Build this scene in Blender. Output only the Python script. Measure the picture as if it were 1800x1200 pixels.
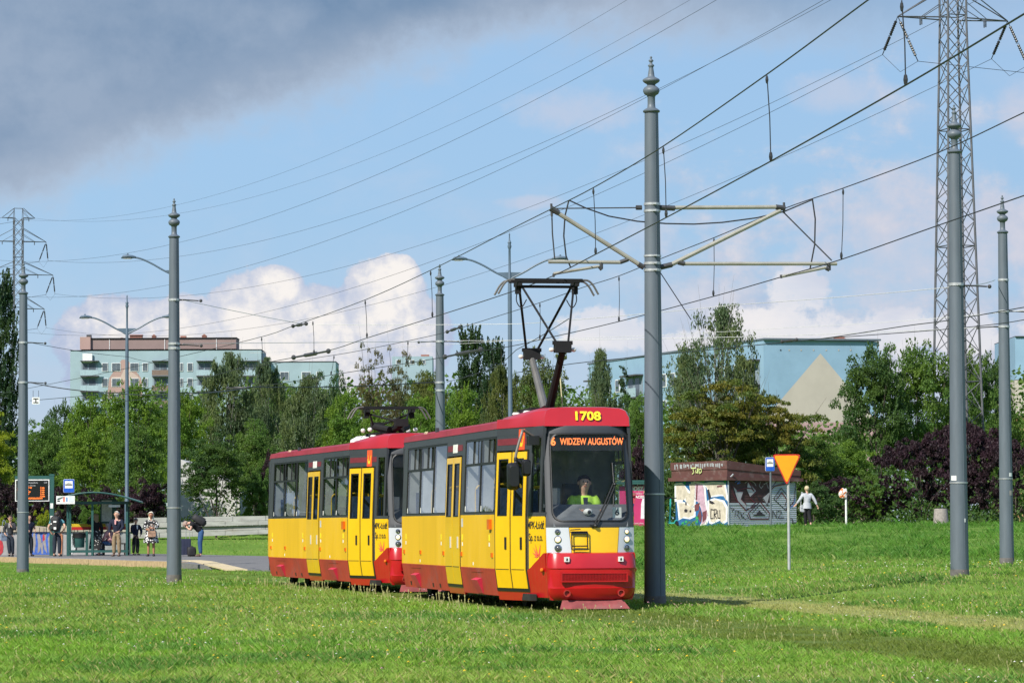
import bpy, bmesh, math, random
import numpy as np
from mathutils import Vector, Matrix, Euler, Quaternion

for o in list(bpy.data.objects):
    bpy.data.objects.remove(o, do_unlink=True)
SC = bpy.context.scene
COL = SC.collection
R = math.radians
rng = np.random.default_rng(7)
random.seed(7)

# ------------------------------------------------------------------ camera
FPX = 6000.0                       # focal length in photo pixels (1800 wide)
CAM_H = 1.31
PITCH = math.atan(322.0 / FPX)
ROLL = R(-0.3)
CAM_M = Matrix.Rotation(R(90) + PITCH, 3, 'X') @ Matrix.Rotation(ROLL, 3, 'Z')
CAM_P = Vector((0, 0, CAM_H))
cam_d = bpy.data.cameras.new('camera')
cam_d.sensor_width = 36.0
cam_d.lens = 36.0 * FPX / 1800.0
cam_d.clip_start = 0.5
cam_d.clip_end = 6000
cam = bpy.data.objects.new('camera', cam_d)
cam.matrix_world = Matrix.Translation(CAM_P) @ CAM_M.to_4x4()
COL.objects.link(cam)
SC.camera = cam

def ray(px, py):
    return CAM_M @ Vector(((px - 900) / FPX, (600 - py) / FPX, -1.0))
def atz(px, py, z):                # pixel on the horizontal plane z
    d = ray(px, py); t = (z - CAM_H) / d.z
    return CAM_P + d * t
def aty(px, py, Y):                # pixel at depth Y
    d = ray(px, py); return CAM_P + d * (Y / d.y)
def atpl(px, py, p0, direction):   # pixel on the vertical plane through p0 along direction
    n = Vector((-direction[1], direction[0], 0)); d = ray(px, py)
    return CAM_P + d * ((Vector(p0) - CAM_P).dot(n) / d.dot(n))

# ------------------------------------------------------------------ node maths helper
class NX:
    def __init__(s, nt, sock): s.nt = nt; s.s = sock
    def _op(s, op, o=None, o2=None, clamp=False):
        n = s.nt.nodes.new('ShaderNodeMath'); n.operation = op; n.use_clamp = clamp
        for i, v in enumerate((s, o, o2)):
            if v is None: continue
            if isinstance(v, NX): s.nt.links.new(v.s, n.inputs[i])
            else: n.inputs[i].default_value = v
        return NX(s.nt, n.outputs[0])
    def __add__(s, o): return s._op('ADD', o)
    def __radd__(s, o): return s._op('ADD', o)
    def __sub__(s, o): return s._op('SUBTRACT', o)
    def __rsub__(s, o): return (s * -1.0) + o
    def __mul__(s, o): return s._op('MULTIPLY', o)
    def __rmul__(s, o): return s._op('MULTIPLY', o)
    def __truediv__(s, o): return s._op('DIVIDE', o)
    def mx(s, o): return s._op('MAXIMUM', o)
    def mn(s, o): return s._op('MINIMUM', o)
    def absv(s): return s._op('ABSOLUTE')
    def clamp(s): return s._op('ADD', 0.0, clamp=True)
    def ss(s, a, b):               # smoothstep
        n = s.nt.nodes.new('ShaderNodeMapRange'); n.interpolation_type = 'SMOOTHSTEP'
        s.nt.links.new(s.s, n.inputs['Value'])
        n.inputs['From Min'].default_value = a; n.inputs['From Max'].default_value = b
        return NX(s.nt, n.outputs['Result'])
def combine(nt, x, y, z=0.0):
    n = nt.nodes.new('ShaderNodeCombineXYZ')
    for i, v in enumerate((x, y, z)):
        if isinstance(v, NX): nt.links.new(v.s, n.inputs[i])
        else: n.inputs[i].default_value = v
    return n.outputs[0]
def noise(nt, vec, scale, detail=4, rough=0.55, dist=0.0):
    n = nt.nodes.new('ShaderNodeTexNoise')
    if vec is not None: nt.links.new(vec, n.inputs['Vector'])
    n.inputs['Scale'].default_value = scale; n.inputs['Detail'].default_value = detail
    n.inputs['Roughness'].default_value = rough; n.inputs['Distortion'].default_value = dist
    return NX(nt, n.outputs['Fac'])
def mixc(nt, fac, a, b, mode='MIX'):
    n = nt.nodes.new('ShaderNodeMix'); n.data_type = 'RGBA'; n.blend_type = mode
    if isinstance(fac, NX): nt.links.new(fac.s, n.inputs[0])
    else: n.inputs[0].default_value = fac
    for i, v in ((6, a), (7, b)):
        if isinstance(v, (tuple, list)): n.inputs[i].default_value = (*v[:3], 1)
        else: nt.links.new(v, n.inputs[i])
    return n.outputs[2]

# ------------------------------------------------------------------ sun and sky
SUN_AZ, SUN_EL = R(38), R(41)
sun_d = bpy.data.lights.new('sun', 'SUN'); sun_d.energy = 5.0; sun_d.angle = R(0.5); sun_d.color = (1.0, 0.955, 0.88)
sun = bpy.data.objects.new('sun', sun_d); COL.objects.link(sun)
sdir = Vector((math.sin(SUN_AZ) * math.cos(SUN_EL), math.cos(SUN_AZ) * math.cos(SUN_EL), -math.sin(SUN_EL)))
sun.rotation_euler = sdir.to_track_quat('-Z', 'Y').to_euler(); sun.location = (-30, -30, 40)

SKY_S = 0.10
EXPO = 0.36
def make_world():
    w = bpy.data.worlds.new('World'); SC.world = w; w.use_nodes = True
    nt = w.node_tree; nt.nodes.clear()
    out = nt.nodes.new('ShaderNodeOutputWorld'); bg = nt.nodes.new('ShaderNodeBackground')
    nt.links.new(bg.outputs[0], out.inputs[0]); bg.inputs[1].default_value = SKY_S
    sky = nt.nodes.new('ShaderNodeTexSky'); sky.sky_type = 'NISHITA'; sky.sun_disc = False
    sky.sun_elevation = SUN_EL; sky.sun_rotation = R(180 - 38)
    sky.air_density = 1.0; sky.dust_density = 0.6; sky.ozone_density = 2.5
    tc = nt.nodes.new('ShaderNodeTexCoord')
    sp = nt.nodes.new('ShaderNodeSeparateXYZ'); nt.links.new(tc.outputs['Generated'], sp.inputs[0])
    X, Y, Z = (NX(nt, sp.outputs[i]) for i in range(3))
    az = X._op('ARCTAN2', Y) * 57.2958
    el = Z._op('ARCSINE') * 57.2958
    u, v = az, el
    def U(px): return (px - 900) / 104.72
    def V(py): return (921 - py) / 104.72
    uv = combine(nt, u, v)
    uv_flat = combine(nt, u * 0.45, v)
    n1 = noise(nt, uv, 0.55, 6, 0.6) - 0.5
    n2 = noise(nt, uv, 1.5, 7, 0.62) - 0.5
    n3 = noise(nt, uv_flat, 0.33, 5, 0.5) - 0.5
    n4 = noise(nt, uv_flat, 0.9, 6, 0.6, 0.4) - 0.5
    n5 = noise(nt, uv, 3.2, 8, 0.65, 0.3) - 0.5
    base = sky.outputs[0]
    k = 1.0 / SKY_S / 2 ** EXPO
    def c(r, g, b):                # sRGB 0-255 -> linear, undoing the strength
        f = lambda t: ((t / 255 + 0.055) / 1.055) ** 2.4 * k
        return (f(r), f(g), f(b))
    # clear-air blue of this latitude and season, kept as a tint of the physical sky
    low = (1.0 - el.absv() / 40.0).clamp()
    bluer = mixc(nt, 1.0, base, (0.78, 0.98, 1.22), 'MULTIPLY')
    horizon_c = c(192, 207, 227); zen_c = c(160, 193, 225)
    air = mixc(nt, el.ss(0.0, 5.5), horizon_c, zen_c)
    col = mixc(nt, (low * 0.9).clamp(), bluer, air)
    # thin high veils, everywhere
    veil = (n3 + n4 * 0.5 + 0.02).ss(0.0, 0.34) * 0.55
    col = mixc(nt, veil, col, c(196, 206, 226))
    # soft grey-white clouds low in the right half and all round the horizon
    soft = (n4 * 1.0 + n2 * 0.5 + n1 * 0.4 + 0.30 - (v - 2.9).absv() * 0.075).ss(0.0, 0.34)
    soft = soft * (u.ss(0.5, 4.0) * 0.85 + 0.1) 
    col = mixc(nt, soft.clamp(), col, mixc(nt, (n2 * 2.2 + 0.5).clamp(), c(178, 194, 220), c(222, 220, 228)))
    def blob(px, py, rx, ry):
        du = (u - U(px)) / (rx / 104.72); dv = (v - V(py)) / (ry / 104.72)
        return 1.0 - (du * du + dv * dv)
    # the two small bright cumulus on the right
    wr = None
    for b in ((1400, 520, 70, 50), (1370, 575, 130, 45), (1060, 580, 110, 45), (1620, 590, 190, 45), (1500, 600, 150, 40), (1240, 610, 110, 40)):
        bb = blob(*b); wr = bb if wr is None else wr.mx(bb)
    wr = (wr.mx(-3.0) + n2 * 3.0 + n1 * 1.2 + n5 * 1.0).ss(0.05, 0.6) * 0.92
    col = mixc(nt, wr.clamp(), col, mixc(nt, (n4 * 2.0 + 0.55).clamp(), c(204, 212, 230), c(248, 243, 241)))
    for b in ((1020, 195, 130, 45), (1470, 170, 110, 40), (930, 355, 70, 14), (1620, 430, 260, 150), (1800, 210, 60, 60)):
        wb = (blob(*b).mx(-2.0) + n2 * 2.0 + n1 * 0.8).ss(-0.2, 1.1) * 0.55
        col = mixc(nt, wb.clamp(), col, c(205, 208, 224))
    # cumulus bank on the left: heaped outline from overlapping heads
    cu = None
    for b in ((215, 600, 130, 90), (330, 600, 120, 85), (445, 565, 95, 95), (480, 510, 62, 48), (560, 575, 90, 82), (672, 540, 88, 92),
              (690, 490, 55, 48), (735, 590, 70, 75), (610, 620, 120, 100), (300, 640, 200, 95), (520, 640, 260, 110)):
        bb = blob(*b); cu = bb if cu is None else cu.mx(bb)
    cu = cu.mx(-3.0)
    edge = (cu + n2 * 1.05 + n1 * 0.35 + n5 * 0.5).ss(0.0, 0.20)
    top_l = (cu * 0.9 + (v - 2.2) * 0.22 + n2 * 1.7 + n1 * 1.3 + n5 * 1.3 - 0.30)
    ccol = mixc(nt, top_l.ss(-0.2, 0.75), c(178, 192, 220), c(222, 223, 231))
    ccol = mixc(nt, (top_l + n2 * 0.5).ss(0.45, 1.05), ccol, c(249, 244, 240))
    col = mixc(nt, edge * (v.ss(0.0, 2.6) * 0.3 + 0.7), col, ccol)
    # dark stratocumulus deck, overhead to the left; it goes on as broken cloud beyond the frame
    line = v - (5.05 + 0.335 * (u + 8.6)).mn(7.92 - u * 0.03) + n1 * 1.3 + n2 * 0.75 + n5 * 0.35
    reach = 1.0 - u.ss(1.5, 9.0) * 0.75
    deck = line.ss(-0.15, 0.85) * (reach * 0.9).clamp()
    bodyc = mixc(nt, (n3 * 3.2 + n1 * 1.3 + n2 * 0.8 + 0.52).clamp(), c(108, 137, 170), c(152, 170, 194))
    bodyc = mixc(nt, (1.0 - line.ss(0.1, 1.5)), bodyc, c(182, 193, 210))
    high = 1.0 - el.ss(11.0, 24.0)
    brk = (n3 * 2.0 + n1 * 1.2 + 0.3).ss(0.0, 0.6)
    deck = deck * (high * 0.6 + brk * 0.4)._op('ADD', 0.0, clamp=True) * (1.0) 
    deckm = (line.ss(-0.25, 0.95) * reach * (high + (1.0 - high) * brk)).clamp()
    col = mixc(nt, deckm * 0.95, col, bodyc)
    nt.links.new(col, bg.inputs[0])
make_world()
SC.view_settings.view_transform = 'Standard'
SC.view_settings.look = 'None'
SC.view_settings.exposure = EXPO
SC.view_settings.gamma = 1.0
SC.view_settings.use_curve_mapping = False
SC.cycles.max_bounces = 8
SC.cycles.transparent_max_bounces = 16
SC.cycles.caustics_reflective = False
SC.cycles.caustics_refractive = False

# ------------------------------------------------------------------ materials
def lin(r, g, b):
    f = lambda t: (t / 255) / 12.92 if t <= 10 else ((t / 255 + 0.055) / 1.055) ** 2.4
    return (f(r), f(g), f(b))
MATS = {}
def pm(name, col, rough=0.55, metal=0.0, var=0.12, scale=6.0, bump=0.0, coat=0.0, dirt=None, dirt_amt=0.0, dirt_scale=2.0, stretch=None, emit=None, emit_s=0.0, spec=0.5):
    """principled paint / metal / cloth with grain and optional dirt"""
    if name in MATS: return MATS[name]
    m = bpy.data.materials.new(name); m.use_nodes = True; nt = m.node_tree
    b = nt.nodes['Principled BSDF']
    tc = nt.nodes.new('ShaderNodeTexCoord'); vec = tc.outputs['Object']
    if stretch:
        mp = nt.nodes.new('ShaderNodeMapping'); mp.inputs['Scale'].default_value = stretch
        nt.links.new(vec, mp.inputs[0]); vec = mp.outputs[0]
    n = noise(nt, vec, scale, 5, 0.6)
    lo = tuple(x * (1 - var) for x in col); hi = tuple(min(1, x * (1 + var)) for x in col)
    c = mixc(nt, n.ss(0.3, 0.7), lo, hi)
    rg = None
    if dirt is not None:
        d = noise(nt, vec, dirt_scale, 7, 0.7)
        f = d.ss(0.5, 0.75) * dirt_amt
        c = mixc(nt, f, c, dirt); rg = f * 0.35 + rough
    nt.links.new(c, b.inputs['Base Color'])
    if rg is not None: nt.links.new(rg.s, b.inputs['Roughness'])
    else: b.inputs['Roughness'].default_value = rough
    b.inputs['Metallic'].default_value = metal
    b.inputs['Specular IOR Level'].default_value = spec
    if coat: b.inputs['Coat Weight'].default_value = coat; b.inputs['Coat Roughness'].default_value = 0.08
    if bump:
        bp = nt.nodes.new('ShaderNodeBump'); bp.inputs['Strength'].default_value = bump; bp.inputs['Distance'].default_value = 0.02
        n2 = noise(nt, vec, scale * 4, 4, 0.6); nt.links.new(n2.s, bp.inputs['Height']); nt.links.new(bp.outputs[0], b.inputs['Normal'])
    if emit:
        b.inputs['Emission Color'].default_value = (*emit, 1); b.inputs['Emission Strength'].default_value = emit_s
    MATS[name] = m
    return m
def glass(name, tint=(0.9, 0.95, 0.95), rough=0.01, refl=1.0, dark=0.0):
    if name in MATS: return MATS[name]
    m = bpy.data.materials.new(name); m.use_nodes = True; nt = m.node_tree; nt.nodes.clear()
    out = nt.nodes.new('ShaderNodeOutputMaterial')
    tr = nt.nodes.new('ShaderNodeBsdfTransparent'); tr.inputs[0].default_value = (*tint, 1)
    gl = nt.nodes.new('ShaderNodeBsdfGlossy'); gl.inputs['Roughness'].default_value = rough
    fr = nt.nodes.new('ShaderNodeFresnel'); fr.inputs[0].default_value = 1.52
    tc = nt.nodes.new('ShaderNodeTexCoord')
    bp = nt.nodes.new('ShaderNodeBump'); bp.inputs['Strength'].default_value = 0.04; bp.inputs['Distance'].default_value = 0.02
    n = noise(nt, tc.outputs['Object'], 1.6, 2); nt.links.new(n.s, bp.inputs['Height'])
    nt.links.new(bp.outputs[0], gl.inputs['Normal'])
    f = (NX(nt, fr.outputs[0]) * 0.6 * refl).clamp()
    df = nt.nodes.new('ShaderNodeBsdfDiffuse'); df.inputs[0].default_value = (0.35, 0.36, 0.34, 1)
    dust = nt.nodes.new('ShaderNodeMixShader')
    dn = noise(nt, tc.outputs['Object'], 5, 5, 0.7).ss(0.45, 0.9) * 0.05 + dark
    nt.links.new(dn.s, dust.inputs[0]); nt.links.new(tr.outputs[0], dust.inputs[1]); nt.links.new(df.outputs[0], dust.inputs[2])
    mx = nt.nodes.new('ShaderNodeMixShader'); nt.links.new(f.s, mx.inputs[0])
    nt.links.new(dust.outputs[0], mx.inputs[1]); nt.links.new(gl.outputs[0], mx.inputs[2])
    nt.links.new(mx.outputs[0], out.inputs[0])
    MATS[name] = m
    return m

# ------------------------------------------------------------------ mesh builder
class MB:
    def __init__(s): s.v = []; s.f = []; s.m = []; s.M = Matrix.Identity(4); s.mi = 0
    def add(s, vs, fs, mi=None):
        o = len(s.v)
        for p in vs: s.v.append(tuple(s.M @ Vector(p)))
        for f in fs: s.f.append(tuple(i + o for i in f)); s.m.append(s.mi if mi is None else mi)
        return s
    def box(s, c, d, rz=0.0, rot=None, mi=None):
        hx, hy, hz = d[0] / 2, d[1] / 2, d[2] / 2
        vs = [Vector((x, y, z)) for x in (-hx, hx) for y in (-hy, hy) for z in (-hz, hz)]
        Rm = rot if rot is not None else Matrix.Rotation(rz, 3, 'Z')
        vs = [Rm @ p + Vector(c) for p in vs]
        return s.add(vs, [(0, 1, 3, 2), (4, 6, 7, 5), (0, 4, 5, 1), (2, 3, 7, 6), (0, 2, 6, 4), (1, 5, 7, 3)], mi)
    def hexa(s, p, mi=None):       # 8 points: bottom ring 0-3, top ring 4-7
        return s.add(p, [(3, 2, 1, 0), (4, 5, 6, 7), (0, 1, 5, 4), (1, 2, 6, 5), (2, 3, 7, 6), (3, 0, 4, 7)], mi)
    def quad(s, a, b, c, d, mi=None): return s.add([a, b, c, d], [(0, 1, 2, 3)], mi)
    def poly(s, pts, mi=None): return s.add(pts, [tuple(range(len(pts)))], mi)
    def rings(s, rs, closed=True, cap0=False, cap1=False, mi=None):
        n = len(rs[0]); vs = [p for r in rs for p in r]; fs = []
        for i in range(len(rs) - 1):
            for j in range(n if closed else n - 1):
                k = (j + 1) % n
                fs.append((i * n + j, i * n + k, (i + 1) * n + k, (i + 1) * n + j))
        if cap0: fs.append(tuple(range(n))[::-1])
        if cap1: fs.append(tuple((len(rs) - 1) * n + j for j in range(n)))
        return s.add(vs, fs, mi)
    def tube(s, pts, r, n=6, cap=True, mi=None):
        pts = [Vector(p) for p in pts]; rs = []
        rr = r if isinstance(r, (list, tuple)) else [r] * len(pts)
        up = None
        for i, p in enumerate(pts):
            t = (pts[min(i + 1, len(pts) - 1)] - pts[max(i - 1, 0)])
            t = t.normalized() if t.length > 1e-9 else Vector((0, 0, 1))
            if up is None: up = Vector((0, 0, 1)) if abs(t.z) < 0.9 else Vector((1, 0, 0))
            a = t.cross(up)
            if a.length < 1e-6: a = t.cross(Vector((0.3, 1, 0.2)))
            a.normalize(); b = a.cross(t).normalized(); up = b
            rs.append([p + (a * math.cos(2 * math.pi * j / n) + b * math.sin(2 * math.pi * j / n)) * rr[i] for j in range(n)])
        return s.rings(rs, True, cap, cap, mi)
    def lathe(s, prof, n=16, c=(0, 0, 0), mi=None, cap=True):
        rs = [[(c[0] + r * math.cos(2 * math.pi * j / n), c[1] + r * math.sin(2 * math.pi * j / n), c[2] + z) for j in range(n)] for r, z in prof]
        return s.rings(rs, True, cap, cap, mi)
    def ball(s, c, r, n=10, m=7, mi=None):
        r = r if isinstance(r, (tuple, list)) else (r, r, r)
        rs = []
        for i in range(m + 1):
            t = math.pi * (i + 0.02) / (m + 0.04)
            rs.append([(c[0] + r[0] * math.sin(t) * math.cos(2 * math.pi * j / n), c[1] + r[1] * math.sin(t) * math.sin(2 * math.pi * j / n), c[2] - r[2] * math.cos(t)) for j in range(n)])
        return s.rings(rs, True, True, True, mi)
    def prism(s, pts, fn, d0, d1, mi=None):   # 2d polygon (u,v) lifted by fn(u,v,d)
        n = len(pts)
        vs = [fn(u, v, d0) for u, v in pts] + [fn(u, v, d1) for u, v in pts]
        fs = [tuple(range(n))[::-1], tuple(range(n, 2 * n))] + [(i, (i + 1) % n, n + (i + 1) % n, n + i) for i in range(n)]
        return s.add(vs, fs, mi)
    def build(s, name, mats, parent=None, smooth=False, ang=35, recalc=True):
        me = bpy.data.meshes.new(name)
        me.from_pydata(s.v, [], s.f)
        mats = mats if isinstance(mats, (list, tuple)) else [mats]
        for m in mats: me.materials.append(m)
        if len(mats) > 1: me.polygons.foreach_set('material_index', s.m)
        if recalc:
            bm = bmesh.new(); bm.from_mesh(me); bmesh.ops.recalc_face_normals(bm, faces=bm.faces[:]); bm.to_mesh(me); bm.free()
        if smooth:
            me.polygons.foreach_set('use_smooth', [True] * len(me.polygons)); me.set_sharp_from_angle(angle=R(ang))
        me.update()
        return link(name, me, parent)
def link(name, me, parent=None):
    o = bpy.data.objects.new(name, me); COL.objects.link(o)
    if parent is not None: o.parent = parent
    return o
def tag(o, label=None, cat=None, group=None, kind=None):
    if label: o['label'] = label
    if cat: o['category'] = cat
    if group: o['group'] = group
    if kind: o['kind'] = kind
    return o
def thing(name, label, cat, loc=(0, 0, 0), rz=0.0, group=None):
    o = bpy.data.objects.new(name, None); COL.objects.link(o)
    o.location = loc; o.rotation_euler = (0, 0, rz); o.empty_display_size = 0.2
    return tag(o, label, cat, group)
def copy_tree(o, parent=None):
    c = o.copy(); COL.objects.link(c)
    if parent is not None: c.parent = parent
    for ch in list(o.children): copy_tree(ch, c)
    return c
def mesh_data(name, vs, fs, mats, smooth=False):
    me = bpy.data.meshes.new(name); me.from_pydata(vs, [], fs)
    for m in mats: me.materials.append(m)
    if smooth: me.polygons.foreach_set('use_smooth', [True] * len(me.polygons))
    return me
def text_tris(body, size=1.0, sx=1.0, align='CENTER', bold=0.0):
    """2d triangles of a text in the built-in font, as (pts, faces)"""
    cu = bpy.data.curves.new('t', 'FONT'); cu.body = body; cu.size = size; cu.align_x = align; cu.align_y = 'CENTER'
    cu.resolution_u = 3; cu.offset = bold
    ob = bpy.data.objects.new('t', cu); COL.objects.link(ob)
    dg = bpy.context.evaluated_depsgraph_get()
    me = bpy.data.meshes.new_from_object(ob.evaluated_get(dg))
    pts = [(v.co.x * sx, v.co.y) for v in me.vertices]; fs = [tuple(p.vertices) for p in me.polygons]
    bpy.data.objects.remove(ob, do_unlink=True); bpy.data.curves.remove(cu); bpy.data.meshes.remove(me)
    return pts, fs
def put_text(mb, body, size, fn, sx=1.0, mi=None, bold=0.0, align='CENTER'):
    pts, fs = text_tris(body, size, sx, align, bold)
    mb.add([fn(u, v, 0) for u, v in pts], fs, mi)
def stroke(mb, pts, w, fn, d=0.004, mi=None):
    for (a, b) in zip(pts[:-1], pts[1:]):
        dx, dy = b[0] - a[0], b[1] - a[1]; L = math.hypot(dx, dy) or 1
        nx, ny = -dy / L * w / 2, dx / L * w / 2; ex, ey = dx / L * w / 3, dy / L * w / 3
        q = [(a[0] + nx - ex, a[1] + ny - ey), (a[0] - nx - ex, a[1] - ny - ey), (b[0] - nx + ex, b[1] - ny + ey), (b[0] + nx + ex, b[1] + ny + ey)]
        mb.add([fn(u, v, d) for u, v in q], [(0, 1, 2, 3)], mi)
def sstep(t): t = max(0.0, min(1.0, t)); return t * t * (3 - 2 * t)
# ------------------------------------------------------------------ the lie of the land
TRK0 = Vector((1.21, 52.0)); TH = R(11.3)
def track_x(Y, off=0.0):           # centre line of the near track; it swings left beyond the tram
    x = TRK0.x - math.tan(TH) * (Y - TRK0.y)
    if Y > 66: x -= 0.0016 * (Y - 66) ** 2
    return x + off
TRACK2 = 3.75
def gz(x, y):
    q = 0.28 * sstep((x - 3.4) / 4.5) * sstep((y - 54) / 9.0)
    r = q + (1.18 - q) * sstep((y - 88) / 40.0)
    l = 0.02 * sstep((y - 100) / 20.0) + 0.72 * sstep((y - 137) / 13.0) + 0.42 * sstep((y - 150.5) / 3.0)
    w = sstep((x + 4) / 6.0)
    r += 0.06 * (math.sin(x * 1.9 + y * 0.7) * math.sin(y * 1.1 - x * 0.5) + 0.6 * math.sin(x * 0.8 - y * 0.45)) * sstep((y - 90) / 6.0) * (1 - sstep((y - 122) / 6.0))
    return l * (1 - w) + r * w

def make_ground():
    xs = sorted(set([-900, -500, -300, -180, -120, -90, -70] + list(np.arange(-60, 61, 1.5)) + [70, 90, 120, 180, 300, 500, 900]))
    ys = sorted(set([-400, -150, -60, -20, 0, 15] + list(np.arange(20, 170, 1.25)) + [180, 200, 240, 300, 400, 600, 900, 1500, 2500, 4000]))
    vs = []; fs = []
    nx = len(xs)
    for y in ys:
        for x in xs:
            hh = gz(x, y)
            if 24 < y < 100: hh += 0.012 * math.sin(x * 1.7 + y * 0.6) * math.cos(y * 0.9 - x * 0.4)
            vs.append((x, y, hh))
    for j in range(len(ys) - 1):
        for i in range(nx - 1):
            a = j * nx + i; fs.append((a, a + 1, a + nx + 1, a + nx))
    m = bpy.data.materials.new('lawn_soil'); m.use_nodes = True; nt = m.node_tree; b = nt.nodes['Principled BSDF']
    g = nt.nodes.new('ShaderNodeNewGeometry')
    n1 = noise(nt, g.outputs['Position'], 0.35, 5, 0.6); n2 = noise(nt, g.outputs['Position'], 9, 4, 0.7)
    c = mixc(nt, n1.ss(0.35, 0.65), (0.10, 0.19, 0.028), (0.15, 0.245, 0.04))
    c = mixc(nt, n2.ss(0.45, 0.75) * 0.6, c, (0.06, 0.10, 0.02))
    sx = nt.nodes.new('ShaderNodeSeparateXYZ'); nt.links.new(g.outputs['Position'], sx.inputs[0]); px, py = NX(nt, sx.outputs[0]), NX(nt, sx.outputs[1])
    dd = px - ((py - TRK0.y) * -math.tan(TH) + TRK0.x) + (n1 - 0.5) * 1.2
    f1 = 1.0 - (dd + 0.3).absv().ss(0.75, 1.15); f2 = (1.0 - (dd - (TRACK2 - 0.2)).absv().ss(0.7, 1.2)) * (1.0 - py.ss(64, 76))
    c = mixc(nt, f1 * 0.85 * (1.0 - py.ss(64, 76)), c, (0.10, 0.14, 0.03)); c = mixc(nt, f2 * 0.8, c, (0.25, 0.26, 0.09))
    nt.links.new(c, b.inputs['Base Color']); b.inputs['Roughness'].default_value = 0.95; b.inputs['Specular IOR Level'].default_value = 0.1
    me = mesh_data('lawn', vs, fs, [m], True)
    return tag(link('lawn', me), 'rough green meadow lawn between the tram tracks and the grass bank', None, None, 'structure')
make_ground()

def tri_strip_sheet(name, left, right, mat, kind='structure'):
    vs = []; fs = []
    for a, b in zip(left, right): vs += [a, b]
    for i in range(len(left) - 1): fs.append((2 * i, 2 * i + 1, 2 * i + 3, 2 * i + 2))
    o = link(name, mesh_data(name, vs, fs, [mat])); return tag(o, None, None, None, kind)

M_rail = pm('rail_steel', (0.22, 0.19, 0.17), 0.4, 0.8, 0.2, 8, dirt=(0.12, 0.06, 0.03), dirt_amt=0.6)
for off, lab in ((0.0, 'grass-covered steel track that the yellow tram runs on'), (TRACK2, 'grass-covered second steel track right of the tall mast')):
    t = thing('tram_track', lab, 'track', (0, 0, 0), 0, 'tracks sunk in the lawn')
    for s in (-0.5, 0.5):
        mb = MB()
        pts = [(track_x(Y, off) + s, Y, gz(track_x(Y, off), Y) + 0.0) for Y in np.arange(24, 118, 3.0)]
        rs = [[(x - 0.035, y, z - 0.05), (x - 0.035, y, z - 0.012), (x + 0.035, y, z - 0.012), (x + 0.035, y, z - 0.05)] for x, y, z in pts]
        mb.rings(rs, True, True, True).build('rail', M_rail, t)

# ------------------------------------------------------------------ stop platform, kerb, crossing path
PA = Vector((-10.6, 107.0)); PD = Vector((-0.377, 0.926)); PN = Vector((0.926, 0.377))   # kerb origin, along, across
PZ = 0.2
def pl(s, w, z=PZ): p = PA + PD * s + PN * w; return (p.x, p.y, z)
M_asph = pm('platform_asphalt', (0.16, 0.155, 0.15), 0.9, 0, 0.18, 14, bump=0.3, dirt=(0.09, 0.085, 0.08), dirt_amt=0.5)
M_kerb = pm('kerb_concrete', (0.42, 0.30, 0.17), 0.85, 0, 0.2, 9, bump=0.2, dirt=(0.22, 0.13, 0.06), dirt_amt=0.7, dirt_scale=3)
M_line = pm('white_line', (0.62, 0.61, 0.57), 0.8, 0, 0.1, 12, dirt=(0.3, 0.29, 0.27), dirt_amt=0.6)
M_tact = pm('tactile_slab', (0.58, 0.47, 0.28), 0.85, 0, 0.15, 14)
mb = MB()
a0, a1 = -0.5, 36.0
wb = 9.0
mb.hexa([pl(a0, 0.3, -0.3), pl(a1, 0.3, -0.3), pl(a1, wb, -0.3), pl(a0, wb, -0.3), pl(a0, 0.3), pl(a1, 0.3), pl(a1, wb), pl(a0, wb)])
tag(mb.build('platform', M_asph), 'grey asphalt tram stop platform behind the yellowish kerb', None, None, 'structure')
kerb = thing('platform_kerb', 'long yellowish concrete kerb along the tram stop platform edge', 'kerb', (0, 0, 0))
kb = None
for i in range(30):
    s0 = a0 + i * 1.2; mb = MB(); h = PZ + 0.012 + random.uniform(-0.006, 0.006); o_ = random.uniform(-0.012, 0.012)
    mb.hexa([pl(s0, o_, -0.3), pl(s0 + 1.18, o_, -0.3), pl(s0 + 1.18, 0.298, -0.3), pl(s0, 0.298, -0.3), pl(s0, o_, h), pl(s0 + 1.18, o_, h), pl(s0 + 1.18, 0.298, h), pl(s0, 0.298, h)])
    mb.build('kerb_stone', M_kerb, kerb)
mb = MB(); mb.quad(pl(a0, 0.75, PZ + 0.004), pl(a1, 0.75, PZ + 0.004), pl(a1, 0.9, PZ + 0.004), pl(a0, 0.9, PZ + 0.004))
tag(mb.build('platform_line', M_line), 'white safety line painted along the platform', None, None, 'structure')
# ramp from the platform end and the crossing path that runs behind the tram
e0 = Vector(pl(a0, 0.0, PZ)); e1 = Vector(pl(a0, wb, PZ))
q0 = atz(424, 1001, 0.06); q1 = Vector((-0.4, 104.0, 0.10))
mb = MB()
def V3(v, z): return (v[0], v[1], z)
mb.hexa([V3(e0, -0.3), V3(e1, -0.3), V3(q1, -0.3), V3(q0, -0.3), V3(e0, PZ), V3(e1, PZ), V3(q1, 0.1), V3(q0, 0.06)])
r0 = Vector((0.6, 97.5, 0)); r1 = Vector((0.6, 104.5, 0))
mb.hexa([V3(q0, -0.3), V3(q1, -0.3), V3(r1, -0.3), V3(r0, -0.3), V3(q0, 0.06), V3(q1, 0.10), V3(r1, 0.10), V3(r0, 0.06)])
tag(mb.build('crossing_path', M_asph), 'grey asphalt path crossing the lawn behind the tram', None, None, 'structure')
mb = MB()
t0 = atz(336, 984.5, PZ + 0.01); t1 = atz(417, 1001, 0.075)
dirn = (t1 - t0); sd = Vector((-dirn.y, dirn.x, 0)).normalized() * 0.30
rz_ = lambda v: Vector((v.x, v.y, (PZ if v.y > 107.2 else 0.06 + 0.14 * (v.y - 97) / 10.2) + 0.004))
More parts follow.
